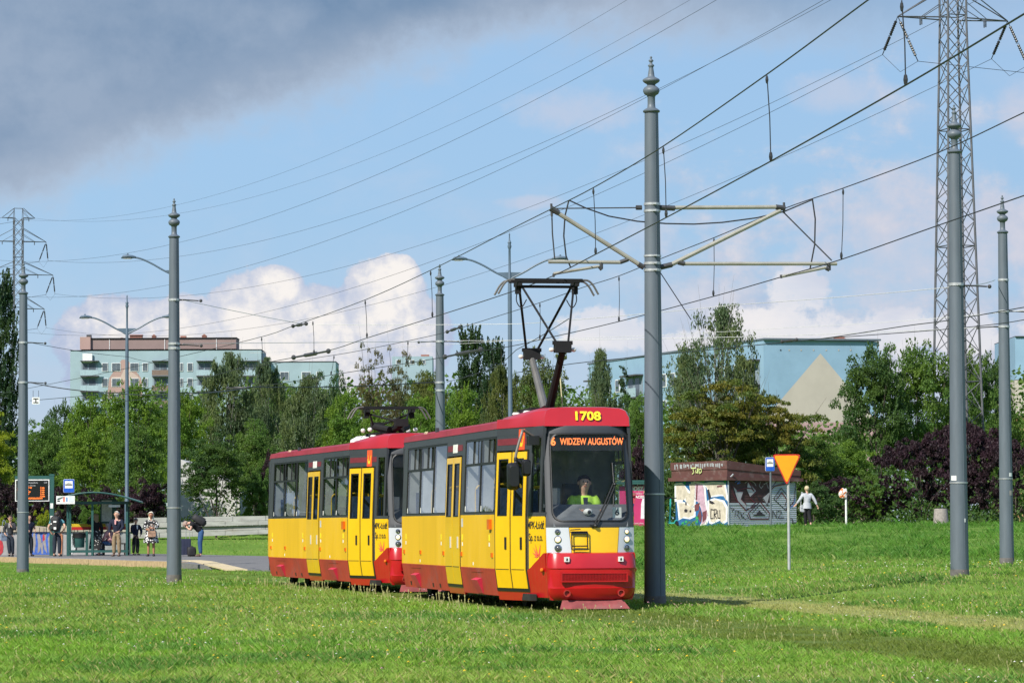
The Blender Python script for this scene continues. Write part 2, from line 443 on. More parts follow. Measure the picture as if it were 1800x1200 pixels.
for i in range(12):
    p = rz_(t0 + dirn * (i / 12)); q = rz_(t0 + dirn * ((i + 0.94) / 12))
    mb.hexa([tuple(p - sd + Vector((0, 0, -.02))), tuple(q - sd + Vector((0, 0, -.02))), tuple(q + sd + Vector((0, 0, -.02))), tuple(p + sd + Vector((0, 0, -.02))),
             tuple(p - sd + Vector((0, 0, .02))), tuple(q - sd + Vector((0, 0, .02))), tuple(q + sd + Vector((0, 0, .02))), tuple(p + sd + Vector((0, 0, .02)))])
tag(mb.build('tactile_strip', M_tact), 'pale tactile slabs across the ramp by the tram', None, None, 'structure')
# footway on top of the bank at the right
mb = MB()
lf = [(x, 130.6, gz(x, 130.6) + 0.012) for x in np.arange(2, 40, 2.0)]; rt = [(x, 133.0, gz(x, 133) + 0.012) for x in np.arange(2, 40, 2.0)]
M_path = pm('footway', (0.24, 0.22, 0.2), 0.9, 0, 0.15, 8)
tri_strip_sheet('footway', lf, rt, M_path)

# ------------------------------------------------------------------ masts
M_mast = pm('mast_paint', (0.105, 0.128, 0.152), 0.5, 0.0, 0.08, 3, dirt=(0.085, 0.10, 0.115), dirt_amt=0.45, dirt_scale=1.3, stretch=(3, 3, 0.6))
M_mbase = pm('mast_base_dirt', (0.13, 0.12, 0.115), 0.9, 0, 0.2, 10, dirt=(0.08, 0.075, 0.06), dirt_amt=0.6)
M_galv = pm('galvanised_band', (0.55, 0.56, 0.56), 0.4, 0.6, 0.1, 20)
M_white = pm('white_label', (0.75, 0.75, 0.73), 0.6, 0, 0.05)
M_black = pm('black_paint', (0.015, 0.015, 0.016), 0.5, 0, 0.2)
M_tube = pm('bracket_tube_grey', (0.30, 0.29, 0.245), 0.55, 0.0, 0.08, 6, dirt=(0.16, 0.15, 0.12), dirt_amt=0.5)
M_fit = pm('dark_fitting', (0.06, 0.06, 0.062), 0.55, 0.3, 0.2)
M_wire = pm('wire_dark', (0.035, 0.036, 0.038), 0.5, 0.3, 0.1)
M_wirel = pm('wire_light', (0.55, 0.55, 0.54), 0.6, 0.0, 0.1)
def mrad(z):
    t = z / 8.07
    return 0.176 + (0.112 - 0.176) * t
def shaft_prof():
    z0 = 0.13
    return [(mrad(z), z) for z in np.linspace(z0, 8.04, 24)]
mast_meshes = {}
def mast_parts(t):
    if not mast_meshes:
        mb = MB(); mb.lathe([(mrad(0) + 0.004, -0.3), (mrad(0) + 0.004, 0.10), (mrad(0.13) + 0.001, 0.14)], 28); o = mb.build('foot', M_mbase, t, True); mast_meshes['foot'] = o
        mb = MB(); mb.lathe(shaft_prof(), 28)
        for z0, z1 in ((0.14, 8.02),):   # weld seam of the rolled plate
            a = -0.55; pts = [(math.sin(a * -1) * mrad(z) * 1.005, -math.cos(a) * mrad(z) * 1.005, z) for z in np.linspace(z0, z1, 12)]
            mb.tube(pts, 0.006, 4)
        o = mb.build('shaft', M_mast, t, True); mast_meshes['shaft'] = o
        mb = MB()
        prof = [(.112, 8.02), (.135, 8.03), (.14, 8.06), (.112, 8.09), (.068, 8.12), (.062, 8.2), (.062, 8.34), (.075, 8.37), (.115, 8.40), (.135, 8.45), (.135, 8.49), (.115, 8.53), (.075, 8.565), (.062, 8.585), (.08, 8.605), (.125, 8.64), (.143, 8.67),
                (.135, 8.70), (.09, 8.73), (.058, 8.75), (.052, 8.80), (.038, 8.92), (.036, 8.95), (.05, 8.965), (.052, 8.985), (.035, 9.005), (.022, 9.02), (.022, 9.05), (.038, 9.065), (.04, 9.085), (.022, 9.105), (.012, 9.12), (.02, 9.14), (.016, 9.16), (.003, 9.17)]
        prof = [(r, 8.02 + (z - 8.02) * 0.81) for r, z in prof]
        mb.lathe(prof, 22); o = mb.build('finial', M_mast, t, True, 60); mast_meshes['finial'] = o
    else:
        for k in ('foot', 'shaft', 'finial'):
            c = mast_meshes[k].copy(); COL.objects.link(c); c.parent = t
def mast_band(t, z, w=0.035, mat=None):
    mb = MB(); r = mrad(z)
    mb.lathe([(r, z - w), (r + .012, z - w), (r + .012, z + w), (r, z + w)], 22)
    if w > .015: mb.box((r * .3, -r - .02, z), (.05, .05, w * 1.6))
    return mb.build('clamp_band', mat or M_galv, t, True)
def mast_link(t, z, az_):          # turnbuckle and insulator towards a span wire
    mb = MB(); r = mrad(z); dx, dy = math.cos(az_), math.sin(az_)
    mb.tube([(dx * r, dy * r, z), (dx * (r + .12), dy * (r + .12), z)], .02, 6)
    for s in (-.03, .03): mb.tube([(dx * (r + .12) - dy * s, dy * (r + .12) + dx * s, z), (dx * (r + .45) - dy * s, dy * (r + .45) + dx * s, z - .02)], .013, 5)
    mb.ball((dx * (r + .5), dy * (r + .5), z - .02), .04, 8, 5)
    mb.build('tensioner', M_fit, t)
MAST_H = 8.95
mast_defs = [   # px, py of the foot, ground z, label
    ('main', 1151.5, 1062, 0.0, 'tall grey tram mast with bracket arms beside the tram front'),
    ('r1', 1687, 1013, 0.28, 'grey finial mast standing in front of the lattice pylon'),
    ('r2', 1770, 990, 0.30, 'grey finial mast closest to the right edge, near the purple bushes'),
    ('l1', 306, 1020, 0.05, 'grey finial mast hiding a street lamp post, beside the suitcase'),
    ('l2', 40, 1008, -0.02, 'grey finial mast at far left, before the departure board'),
    ('mid', 775, 1001, 0.0, 'grey finial mast rising behind the gap between the two tram cars')]
MASTY = {'main': 55.6, 'r1': 64.6, 'r2': 82.9, 'l1': 79.9, 'l2': 98.0, 'mid': 100.0}
MAST = {}
for key, px, py, z, lab in mast_defs:
    p = aty(px, py, MASTY[key]); zz = gz(p.x, p.y)
    # foot where the photograph shows it
    t = thing('tram_mast', lab, 'mast', (p.x, p.y, p.z), 0, 'tram masts with turned finials')
    mast_parts(t); MAST[key] = Vector((p.x, p.y, p.z))
    MAST[key + '_o'] = t
def zpix(key, py): m = MAST[key]; return aty((m.x) / m.y * FPX + 900, py, m.y).z - m.z
def label_plate(t, z, az_, w, h, mat):
    r = mrad(z) + .006; mb = MB()
    n = 5; vs = []
    for i in range(n + 1):
        a = az_ + (i / n - .5) * w / r
        vs += [(r * math.cos(a), r * math.sin(a), z - h / 2), (r * math.cos(a), r * math.sin(a), z + h / 2)]
    mb.add(vs, [(2 * i, 2 * i + 2, 2 * i + 3, 2 * i + 1) for i in range(n)]); mb.build('label_plate', mat, t)
for key, rows in {'r1': [500], 'r2': [492, 547, 574], 'l1': [527, 604, 612], 'l2': [602, 672], 'mid': [600, 672, 686]}.items():
    for y in rows: mast_band(MAST[key + '_o'], zpix(key, y), .028)
for key, y in {'r1': 848, 'r2': 841, 'l1': 892, 'l2': 900, 'main': 868}.items(): mast_band(MAST[key + '_o'], zpix(key, y), .012)
mast_link(MAST['l1_o'], zpix('l1', 527), 0.1); mast_link(MAST['l1_o'], zpix('l1', 606), 0.1); mast_link(MAST['l2_o'], zpix('l2', 602), 0.1); mast_link(MAST['l2_o'], zpix('l2', 672), 0.1)
mast_link(MAST['mid_o'], zpix('mid', 600), math.pi); mast_link(MAST['mid_o'], zpix('mid', 600), 0); mast_link(MAST['mid_o'], zpix('mid', 672), math.pi)
mast_link(MAST['r2_o'], zpix('r2', 574), math.pi); mast_link(MAST['r2_o'], zpix('r2', 547), 0); mast_link(MAST['r1_o'], zpix('r1', 502), 0)
for key, y, a, w, h in (('r1', 840, -2.3, .12, .09), ('r1', 914, -1.0, .03, .07), ('r2', 834, -0.9, .1, .09), ('l1', 886, -2.9, .07, .07), ('l2', 895, -2.9, .08, .09)):
    label_plate(MAST[key + '_o'], zpix(key, y), a, w, h, M_white)
label_plate(MAST['r2_o'], zpix('r2', 866), -0.9, .1, .12, pm('sticker_grey', (.3, .28, .25), .8))

# bracket arms of the tall mast
mm = MAST['main']; mo = MAST['main_o']; BD = (math.cos(TH * .9), math.sin(TH * .9))
def mp(px, py): return atpl(px, py, (mm.x, mm.y, 0), BD) - mm
for y, w in ((359, .02), (371, .02), (450, .016), (463, .02), (475, .02)): mast_band(mo, mp(1148, y).z, w)
def mtube(name, pts, r, mat=None, n=8):
    mb = MB(); mb.tube([mp(*p) for p in pts], r, n); return mb.build(name, mat or M_tube, mo, True)
mtube('bracket_tube', [(1186, 365), (1364, 364)], .033)
mtube('bracket_tube', [(1181, 464.5), (1372, 370)], .036)
mtube('bracket_tube', [(980, 374), (1124, 465)], .036)
mtube('registration_tube', [(1202, 463.5), (1471, 463.5)], .03)
mtube('registration_tube', [(964, 460), (1090, 461)], .03)
mtube('steady_arm', [(1374, 486), (1452, 470)], .024)
mtube('steady_arm', [(973, 481), (1053, 468)], .024)
mtube('stay_rod', [(976, 366.5), (1126, 365)], .01, M_fit)
for pts, r in (([(1128, 365), (1118, 365)], .04), ([(1160, 365), (1186, 366)], .045), ([(1364, 364), (1380, 366)], .045), ([(968, 366), (982, 374)], .05), ([(1122, 464), (1132, 470)], .045), ([(1160, 470), (1181, 465)], .045),
               ([(1192, 461), (1203, 463.5)], .04), ([(1090, 461), (1104, 456)], .035), ([(1057, 461), (1057, 472)], .03), ([(1457, 463), (1457, 475)], .035), ([(1452, 471), (1458, 474)], .035), ([(1053, 468), (1058, 474)], .03)):
    mtube('fitting', pts, r, M_fit, 7)
for pts in ([(1378, 356), (1378, 375)], [(969, 358), (970, 380)], [(973, 481), (973, 487)], [(1373, 483), (1373, 489)]): mtube('fitting', pts, .022, M_fit, 6)
mtube('drop_link', [(970, 376), (971, 410), (975, 455)], .012, M_fit, 5)
mtube('drop_link', [(1378, 374), (1462, 458)], .012, M_fit, 5)
def sagpx(a, b, sag, n=10): return [(a[0] + (b[0] - a[0]) * i / n, a[1] + (b[1] - a[1]) * i / n + sag * 4 * (i / n) * (1 - i / n)) for i in range(n + 1)]
mtube('feed_jumper', [(1000, 352), (1030, 366), (1070, 380), (1120, 389), (1170, 393), (1220, 394), (1270, 391), (1330, 383), (1378, 372), (1428, 351)], .012, M_wire, 5)
mtube('feed_jumper', [(1000, 352), (993, 380), (991, 415), (995, 450), (1003, 470)], .013, M_wire, 5)
mtube('feed_jumper', [(1428, 350), (1433, 385), (1432, 430), (1424, 472)], .013, M_wire, 5)
mtube('guy_wire', [(1160, 478), (1215, 562)], .008, M_wire, 4)

# ------------------------------------------------------------------ overhead line
def polyline(mb, pts, r, n=5): mb.tube(pts, r, n)
def smooth(pts, k=5):
    pts = [Vector(p) for p in pts]; out = []
    for i in range(len(pts) - 1):
        p0 = pts[max(i - 1, 0)]; p1 = pts[i]; p2 = pts[i + 1]; p3 = pts[min(i + 2, len(pts) - 1)]
        for j in range(k):
            t = j / k
            out.append(0.5 * ((2 * p1) + (p2 - p0) * t + (2 * p0 - 5 * p1 + 4 * p2 - p3) * t * t + (3 * p1 - p0 - 3 * p2 + p3) * t ** 3))
    out.append(pts[-1]); return out
ZC, ZM = 5.37, 6.38
def wire_from_px(name, label, pxs, z, r, ext=None, mat=None, group='tram overhead wires'):
    pts = [atz(x, y, z) for x, y in pxs]
    if ext: pts = pts + [pts[-1] + (pts[-1] - pts[-2]) * ext]
    mb = MB(); polyline(mb, smooth(pts), r); o = mb.build(name, mat or M_wire); return tag(o, label, 'wire', group)
c1 = [(53, 704), (221, 688), (347, 667), (440, 643), (573, 617), (645, 594), (760, 558), (890, 516), (972, 485), (1047, 447), (1171, 382.5), (1355, 283.5), (1592, 150), (1800, 25)]
m1 = [(0, 692), (210, 650), (440, 597), (520, 571), (642, 527), (757, 475), (900, 402), (968, 368), (1043, 330), (1166, 257), (1348, 131), (1510, 12)]
c2 = [(200, 707), (440, 681), (600, 656), (717, 638), (784, 627), (900, 608), (949, 597), (1080, 567), (1254, 521), (1373, 487), (1479, 456), (1650, 396), (1800, 344)]
m2 = [(440, 645), (587, 624), (648, 613), (717, 599), (787, 583), (848, 564), (949, 532), (1022, 506), (1088, 485), (1166, 453), (1255, 418), (1378, 367), (1482, 331), (1650, 268), (1800, 198)]
wire_from_px('contact_wire', 'dark contact wire running just above the raised tram pantograph', c1, ZC, .009, 0.8)
mw1 = wire_from_px('messenger_wire', 'dark upper wire over the tram with droppers down to the pantograph wire', m1, ZM, .0085, 1.0)
wire_from_px('contact_wire', 'dark contact wire held by the long arm right of the tall mast', c2, ZC, .009, 0.8)
mw2 = wire_from_px('messenger_wire', 'dark upper wire with droppers over the second track, right of the tall mast', m2, ZM + .08, .0085, 0.8)
def dropper(parent, top, bot, z):
    b = atz(*bot, ZC)
    tpt = aty(top[0], top[1], b.y)
    mb = MB(); mid = (b + tpt) / 2 + Vector((0.01, 0, 0)); mb.tube([tpt, mid, b], .0062, 4)
    mb.ball(tpt - Vector((0, 0, .06)), (.018, .018, .05), 6, 4); mb.ball(b + Vector((0, 0, .05)), (.022, .022, .06), 6, 4)
    mb.build('dropper', M_wire, parent)
for t_, b_ in (((1585, 1), (1592, 150)), ((1348, 131), (1355, 283)), ((1166, 257), (1171, 382)), ((1043, 330), (1047, 447)), ((757, 475), (760, 557)), ((642, 527), (645, 593)), ((550, 564), (552, 622)), ((460, 592), (461, 638))): dropper(mw1, t_, b_, 0)
for t_, b_ in (((1482, 331), (1479, 455)), ((1255, 418), (1254, 520)), ((1088, 485), (1088, 565)), ((949, 532), (949, 596)), ((717, 599), (715, 637)), ((587, 624), (582, 659))): dropper(mw2, t_, b_, 0)
# the diverging line at the right and its neighbour
wire_from_px('contact_wire', 'lower dark wire sagging past the blue gable end to the right edge', [(907, 655), (1007, 639), (1164, 623), (1375, 602), (1460, 593), (1590, 573), (1667, 563), (1800, 540)], ZC, .010, 0.5)
wire_from_px('contact_wire', 'dark wire joining the blue gable roof line to the right-hand mast', [(1443, 595), (1646, 580), (1755, 569), (1800, 562)], ZC, .009, 0.5)
def span(label, pts, r=.007, sag=0.15, mat=None, name='span_wire'):
    pts = [Vector(p) for p in pts]; out = []
    for a, b in zip(pts[:-1], pts[1:]):
        for i in range(8): t = i / 8; out.append(a + (b - a) * t - Vector((0, 0, sag * 4 * t * (1 - t))))
    out.append(pts[-1]); mb = MB(); mb.tube(out, r, 5); return tag(mb.build(name, mat or M_wirel), label, 'wire', 'span wires between masts')
def mpt(key, py, side=1): m = MAST[key]; return Vector((m.x + side * .2, m.y, m.z + zpix(key, py)))
span('pale span wire from the street-lamp mast to the mast behind the tram', [mpt('l1', 604), mpt('mid', 600, -1)], .007, .0)
span('pale lower span wire from the mast behind the tram to the right edge mast', [mpt('mid', 599), aty(1300, 592, 92), mpt('r2', 574, -1)], .007, .02)
span('pale upper span wire crossing the sky to the mast before the pylon', [mpt('l1', 527), aty(536, 570, 92), aty(920, 569, 88), aty(1300, 535, 76), mpt('r1', 502)], .007, .02)
span('pale thin wire linking the two right-hand masts', [mpt('r1', 502), mpt('r2', 492, -1)], .009, .03)
span('pale wire leaving the right edge mast toward the right', [mpt('r2', 547), mpt('r2', 547) + Vector((12, -9, .3))], .007, .1)
span('thin dark cable from the far left mast to the street lamp', [mpt('l2', 602), aty(225, 627, 120), aty(300, 640, 110)], .008, .05, M_wire)
span('dark feeder cable strung low from the left masts to the mast behind the tram', [mpt('l2', 672), aty(200, 690, 96), mpt('l1', 690), aty(440, 680, 88), mpt('mid', 671, -1)], .014, .06, M_wire)
span('thin dark cable rising from the mast behind the tram toward the pantograph', [mpt('mid', 671), aty(872, 645, 88), aty(907, 615, 82), aty(1000, 560, 72)], .009, .02, M_wire)
span('pale faint wire behind the pantograph above the tree tops', [aty(440, 620, 130), aty(920, 597, 110), aty(1400, 575, 100), aty(1800, 545, 95)], .006, .05)
# section insulators in the wires
def fitting_thing(label, a, b, z, r=.04):
    mb = MB(); p, q = atz(*a, z), atz(*b, z); mb.tube([p, p + (q - p) * .3, p + (q - p) * .35, p + (q - p) * .65, p + (q - p) * .7, q], [r * .5, r * .5, r, r, r * .5, r * .5], 7)
    mb.ball(q, r * 1.3, 7, 5); mb.ball(p, r * 1.3, 7, 5); tag(mb.build('section_insulator', M_fit, None, True), label, 'insulator', 'insulators in the wires')
fitting_thing('dark clamp insulator over the apartment block end', (515, 573), (538, 569), ZM)
fitting_thing('grey steady arm hanging left of the folded pantograph', (516, 628), (577, 617), ZC + .2, .05)
fitting_thing('dark insulator arm just right of the mast behind the tram', (786, 583), (808, 575), ZM)
fitting_thing('grey registration arm right of the mast behind the tram', (782, 627), (845, 614), ZC + .1, .05)
fitting_thing('dark insulator among the wires above the birch tops at left', (400, 682), (436, 681), ZC, .04)
fitting_thing('dark looped fitting over the blue gable roof', (1375, 600), (1400, 597), ZC, .035)
# small white hanging sign on the wires at the left
hs = thing('wire_sign', 'small white hanging sign with a black bar mark, right of the far left mast', 'sign', tuple(aty(63, 704, 100)))
mb = MB(); mb.box((0, 0, 0), (.22, .012, .2)); mb.build('plate', M_white, hs)
mb = MB(); mb.box((0, -.009, .055), (.15, .006, .028)); mb.box((0, -.009, -.055), (.15, .006, .028)); mb.box((0, -.009, 0), (.03, .006, .1)); mb.build('symbol', M_black, hs)
mb = MB(); mb.tube([(-.08, 0, .1), (-.08, 0, .3)], .006, 4); mb.tube([(.08, 0, .1), (.08, 0, .3)], .006, 4); mb.build('hanger', M_wire, hs)

# ------------------------------------------------------------------ lattice pylons and power lines
M_pyl = pm('pylon_steel', (0.085, 0.09, 0.10), 0.6, 0.2, 0.2, 2, dirt=(0.2, 0.21, 0.22), dirt_amt=0.3, dirt_scale=0.8)
M_insul = pm('insulator_brown', (0.012, 0.010, 0.010), 0.35)
ARMS = ((36.7, 1.9), (34.0, 3.2), (30.2, 4.0), (26.3, 3.0))
PYL_H = 37.8
def pyl_w(z): return 1.0 + (26 - z) / 26 * 1.12 if z < 26 else 1.0
def bar(mb, a, b, w):
    mb.tube([a, b], w * .7, 4, False)
def make_pylon(loc, rz, label):
    t = thing('lattice_pylon', label, 'pylon', loc, rz, 'lattice power pylons')
    zs = [0.0]
    while zs[-1] < 36.6: zs.append(zs[-1] + max(1.15, pyl_w(zs[-1]) * .82))
    zs[-1] = 36.7
    cor = ((-1, -1), (1, -1), (1, 1), (-1, 1))
    P_ = lambda c, z: (c[0] * pyl_w(z) / 2, c[1] * pyl_w(z) / 2, z)
    for c in cor:
        mb = MB(); mb.tube([P_(c, -1), P_(c, 13), P_(c, 26), P_(c, 36.7)], [.07, .065, .06, .05], 4); mb.build('leg', M_pyl, t)
    for f in range(4):
        mb = MB(); a, b = cor[f], cor[(f + 1) % 4]
        for i, (z0, z1) in enumerate(zip(zs[:-1], zs[1:])):
            bar(mb, P_(a, z0), P_(b, z1), .036); bar(mb, P_(b, z0), P_(a, z1), .036)
            if i % 5 == 0: bar(mb, P_(a, z0), P_(b, z0), .04)
        mb.build('bracing', M_pyl, t)
    mb = MB(); top = (0, 0, PYL_H)
    for c in cor: bar(mb, P_(c, 36.7), (c[0] * .5, c[1] * .12, PYL_H), .04)
    bar(mb, (-.5, 0, PYL_H), (.5, 0, PYL_H), .05); mb.build('peak', M_pyl, t)
    for k, (z, L) in enumerate(ARMS):
        for s in (-1, 1):
            mb = MB(); tip = (s * L, 0, z); w = pyl_w(z) / 2
            for q in (-1, 1):
                bar(mb, (s * w, q * w, z), tip, .05); bar(mb, (s * w, q * w, z + 1.5 if k else PYL_H), tip, .045)
                bar(mb, (s * (w + (L - w) * .5), q * w * .5, z), (s * w, q * w, z + .8), .03)
            bar(mb, (s * (w + (L - w) * .4), -w * .6, z), (s * (w + (L - w) * .4), w * .6, z), .03)
            for q in (-1, 1): mb.box((s * (w + (L - w) * .5), q * .1, z - .2), (.05, .05, .35))
            mb.build('cross_arm', M_pyl, t)
    return t
PYR = aty(1686, 917, 170.0); PYL_ = aty(31, 926, 390.0)
PRZ = 0.30
tr_ = make_pylon((PYR.x, PYR.y, 0.2), PRZ, 'lattice power pylon standing behind the right-hand tram masts')
tl_ = make_pylon((PYL_.x, PYL_.y, 0.0), PRZ, 'distant lattice power pylon at the left edge above the poplar')
def tip(pyl, k, s):
    z, L = ARMS[k]; return Matrix.Translation(pyl.location) @ Matrix.Rotation(PRZ, 4, 'Z') @ Vector((s * L, 0, z))
names = ('earth wire', 'upper conductor', 'middle conductor', 'lower conductor')
sides = {-1: 'left', 1: 'right'}
out_r = Vector((150, 40, 4)); out_l = Vector((-160, 90, 0))
def ins(pyl, p, d, L=2.45):
    inv = (Matrix.Translation(pyl.location) @ Matrix.Rotation(PRZ, 4, 'Z')).inverted()
    mb = MB(); a = inv @ p; e = p + d * L; b = inv @ e; dv = (b - a)
    mb.tube([a, a + dv * .12], .02, 5); mb.tube([a + dv * .88, b], .025, 5)
    n = 14; pts = []; rr = []
    for j in range(2):
        lo, hi = (.12, .48) if j == 0 else (.53, .88); pts = []; rr = []
        for i in range(n + 1):
            pts.append(a + dv * (lo + (hi - lo) * i / n)); rr.append(.085 if i % 2 else .045)
        mb.tube(pts, rr, 8)
    for q in (.5,): mb.box(tuple(a + dv * q), (.18, .03, .03))
    mb.build('insulator', M_insul, pyl); return e
for k in range(4):
    for s in (-1, 1):
        a, b = tip(tl_, k, s), tip(tr_, k, s)
        du = (b - a); du.z = 0; du.normalize()
        if k:
            ar = ins(tl_, a, (du * .42 - Vector((0, 0, .9))).normalized()); al = ins(tl_, a, (out_l.normalized() * .42 - Vector((0, 0, .9))).normalized())
            bl = ins(tr_, b, (-du * .95 - Vector((0, 0, .9))).normalized()); br = ins(tr_, b, (out_r.normalized() * .42 - Vector((0, 0, .9))).normalized())
        else: ar = al = a; bl = br = b
        sag = 5.6 if k else 6.6
        mb = MB(); pts = [ar + (bl - ar) * (i / 40) - Vector((0, 0, sag * 4 * (i / 40) * (1 - i / 40))) for i in range(41)]
        mb.tube(pts, .0125 if k else .009, 5)
        pts = [br + out_r * (i / 16) - Vector((0, 0, 4 * 4 * (i / 16) * (1 - i / 16))) for i in range(17)]; mb.tube(pts, .014, 5)
        pts = [al + out_l * (i / 16) - Vector((0, 0, 4 * 4 * (i / 16) * (1 - i / 16))) for i in range(17)]; mb.tube(pts, .02, 5)
        if k:
            for (x, y) in ((ar, al), (bl, br)): mb.tube([x, (x + y) / 2 - Vector((0, 0, .7)), y], .012, 4)
        tag(mb.build('power_line', M_wire), f'long sagging {names[k]} on the {sides[s]} arm tips of the lattice pylons', 'power line', 'power lines between the pylons')

# ------------------------------------------------------------------ street lamps
M_lamp = pm('lamp_paint', (0.085, 0.125, 0.17), 0.5, 0, 0.08, 3)
M_lens = pm('lamp_lens', (0.5, 0.5, 0.48), 0.3)
def street_lamp(label, px, Y, ytop, yarm, zb, arms=(-1, 1), rz=0.0):
    p = aty(px, 900, Y); ztop = aty(px, ytop, Y).z - zb; za = aty(px, yarm, Y).z - zb
    t = thing('street_lamp', label, 'street lamp', (p.x, p.y, zb), rz, 'street lamps')
    mb = MB(); mb.lathe([(.11, -.5), (.105, 1.3), (.085, 1.35), (.075, za - .9), (.06, za), (.045, za + .05), (.04, ztop - .6), (.05, ztop - .58), (.075, ztop - .5), (.05, ztop - .42), (.07, ztop - .36), (.03, ztop - .28), (.02, ztop - .1), (.03, ztop - .06), (.004, ztop)], 14); mb.build('post', M_lamp, t, True)
    for s in arms:
        mb = MB(); pts = [(s * .05, 0, za - .2), (s * .5, 0, za + .02), (s * .95, 0, za + .28), (s * 1.35, 0, za + .46), (s * 1.62, 0, za + .52)]
        mb.tube(smooth(pts), .035, 7); mb.build('arm', M_lamp, t, True)
        mb = MB(); mb.prism([(0.04, za - .28), (.5, za + .02), (0.04, za + .03)], lambda u, v, d: (s * u, d, v), -.02, .02); mb.build('gusset', M_lamp, t)
        mb = MB(); rs = []
        for (x, w, h0, h1) in ((1.55, .05, .49, .56), (1.68, .11, .475, .60), (1.85, .15, .47, .625), (2.02, .12, .47, .60), (2.1, .03, .475, .51)):
            rs.append([(s * x, w * math.cos(a), za + (h0 + h1) / 2 + (h1 - h0) / 2 * math.sin(a)) for a in np.linspace(0, 2 * math.pi, 10, endpoint=False)])
        mb.rings(rs, True, True, True); mb.box((s * 1.85, 0, za + .64), (.06, .06, .05)); h = mb.build('lamp_head', M_lamp, t, True)
        mb = MB(); mb.box((s * 1.86, 0, za + .465), (.3, .2, .015)); mb.build('lens', M_lens, h)
street_lamp('double-armed street lamp standing behind the bus shelter', 223, 150, 518, 578, 1.1)
street_lamp('double-armed street lamp rising behind the raised pantograph', 898, 124, 409, 480, 1.0)
street_lamp('street lamp with one visible arm, its post hidden by a mast', 311, 128, 412, 476, 0.1, (-1,))
# ------------------------------------------------------------------ the tram: two cars
M_yel = pm('tram_yellow', (0.84, 0.49, 0.004), 0.32, 0, 0.05, 2, coat=0.4)
M_yelw = pm('tram_yellow_weathered', (0.74, 0.43, 0.006), 0.45, 0, 0.08, 1.2, dirt=(0.58, 0.37, 0.06), dirt_amt=0.7, dirt_scale=1.2, stretch=(1, 1.6, 0.25))
M_red = pm('tram_red', (0.43, 0.006, 0.010), 0.3, 0, 0.07, 2, coat=0.3, dirt=(0.36, 0.02, 0.02), dirt_amt=0.4)
M_redw = pm('tram_red_skirt', (0.37, 0.030, 0.020), 0.5, 0, 0.18, 1.2, dirt=(0.21, 0.085, 0.06), dirt_amt=0.8, dirt_scale=1.6)
M_redroof = pm('tram_red_roof', (0.30, 0.020, 0.036), 0.5, 0, 0.12, 1.0, dirt=(0.30, 0.07, 0.08), dirt_amt=0.4, dirt_scale=1.3)
M_red_lit = pm('tram_red_lit_cover', (0.55, 0.03, 0.07), 0.45)  # lit top of the step covers painted in as a pinkish, brighter red
M_dark = pm('tram_dark_grey', (0.040, 0.042, 0.048), 0.4, 0, 0.08, 2, dirt=(0.06, 0.06, 0.062), dirt_amt=0.4)
M_light = pm('tram_light_grey', (0.52, 0.54, 0.57), 0.35, 0, 0.04, 2, coat=0.3)
M_rub = pm('rubber_black', (0.010, 0.010, 0.011), 0.5)
M_under = pm('underframe_black', (0.018, 0.017, 0.016), 0.8, 0, 0.3)
M_glass = glass('tram_glass', (0.80, 0.84, 0.84))
M_glassd = glass('tram_door_glass', (0.30, 0.33, 0.32))
M_wind = glass('windshield_glass', (0.95, 0.97, 0.97), refl=.8)
M_glassw = glass('dusty_window_glass', (0.85, 0.88, 0.88), dark=.08)
M_int = pm('interior_grey', (0.58, 0.59, 0.60), 0.7)
M_intd = pm('interior_floor', (0.08, 0.08, 0.085), 0.8)
M_dash = pm('dashboard_grey', (0.16, 0.17, 0.18), 0.6, bump=.1)
M_rail_y = pm('handrail_yellow', (0.85, 0.52, 0.03), 0.4)
M_seat = pm('seat_blue', (0.05, 0.09, 0.2), 0.7, 0, .3, 20)
M_wtxt = pm('paint_white', (0.75, 0.74, 0.70), 0.6)
M_ytxt = pm('lettering_yellow', (0.85, 0.72, 0.02), 0.5)
M_btxt = pm('lettering_black', (0.02, 0.02, 0.02), 0.5)
M_crest = pm('crest_red', (0.80, 0.085, 0.02), 0.5)
M_crest_y = pm('crest_yellow', (0.85, 0.50, 0.02), 0.5)
M_logo = pm('logo_salmon', (0.75, 0.11, 0.06), 0.5)
M_stripe = pm('header_stripe_red', (0.17, 0.018, 0.028), 0.5)
M_amber = pm('amber_lens', (0.65, 0.13, 0.01), 0.25)
M_led = pm('led_orange', (0.6, 0.12, 0.03), 0.5, emit=(1.0, 0.23, 0.06), emit_s=1.3)
M_lampon = pm('headlight_lit', (0.9, 0.7, 0.4), 0.3, emit=(1.0, 0.72, 0.42), emit_s=1.2)
M_chrome = pm('headlight_chrome', (0.6, 0.6, 0.6), 0.15, 1.0, 0.02)
M_lens_d = pm('headlight_lens_dark', (0.09, 0.095, 0.1), 0.08, 0, coat=1.0)
M_panto = pm('pantograph_black', (0.016, 0.016, 0.017), 0.75, 0.0, spec=.2)
M_pantog = pm('pantograph_grey', (0.16, 0.155, 0.145), 0.5, 0.4, dirt=(.09, .06, .04), dirt_amt=.5)
M_porc = pm('insulator_white', (0.72, 0.70, 0.64), 0.3)

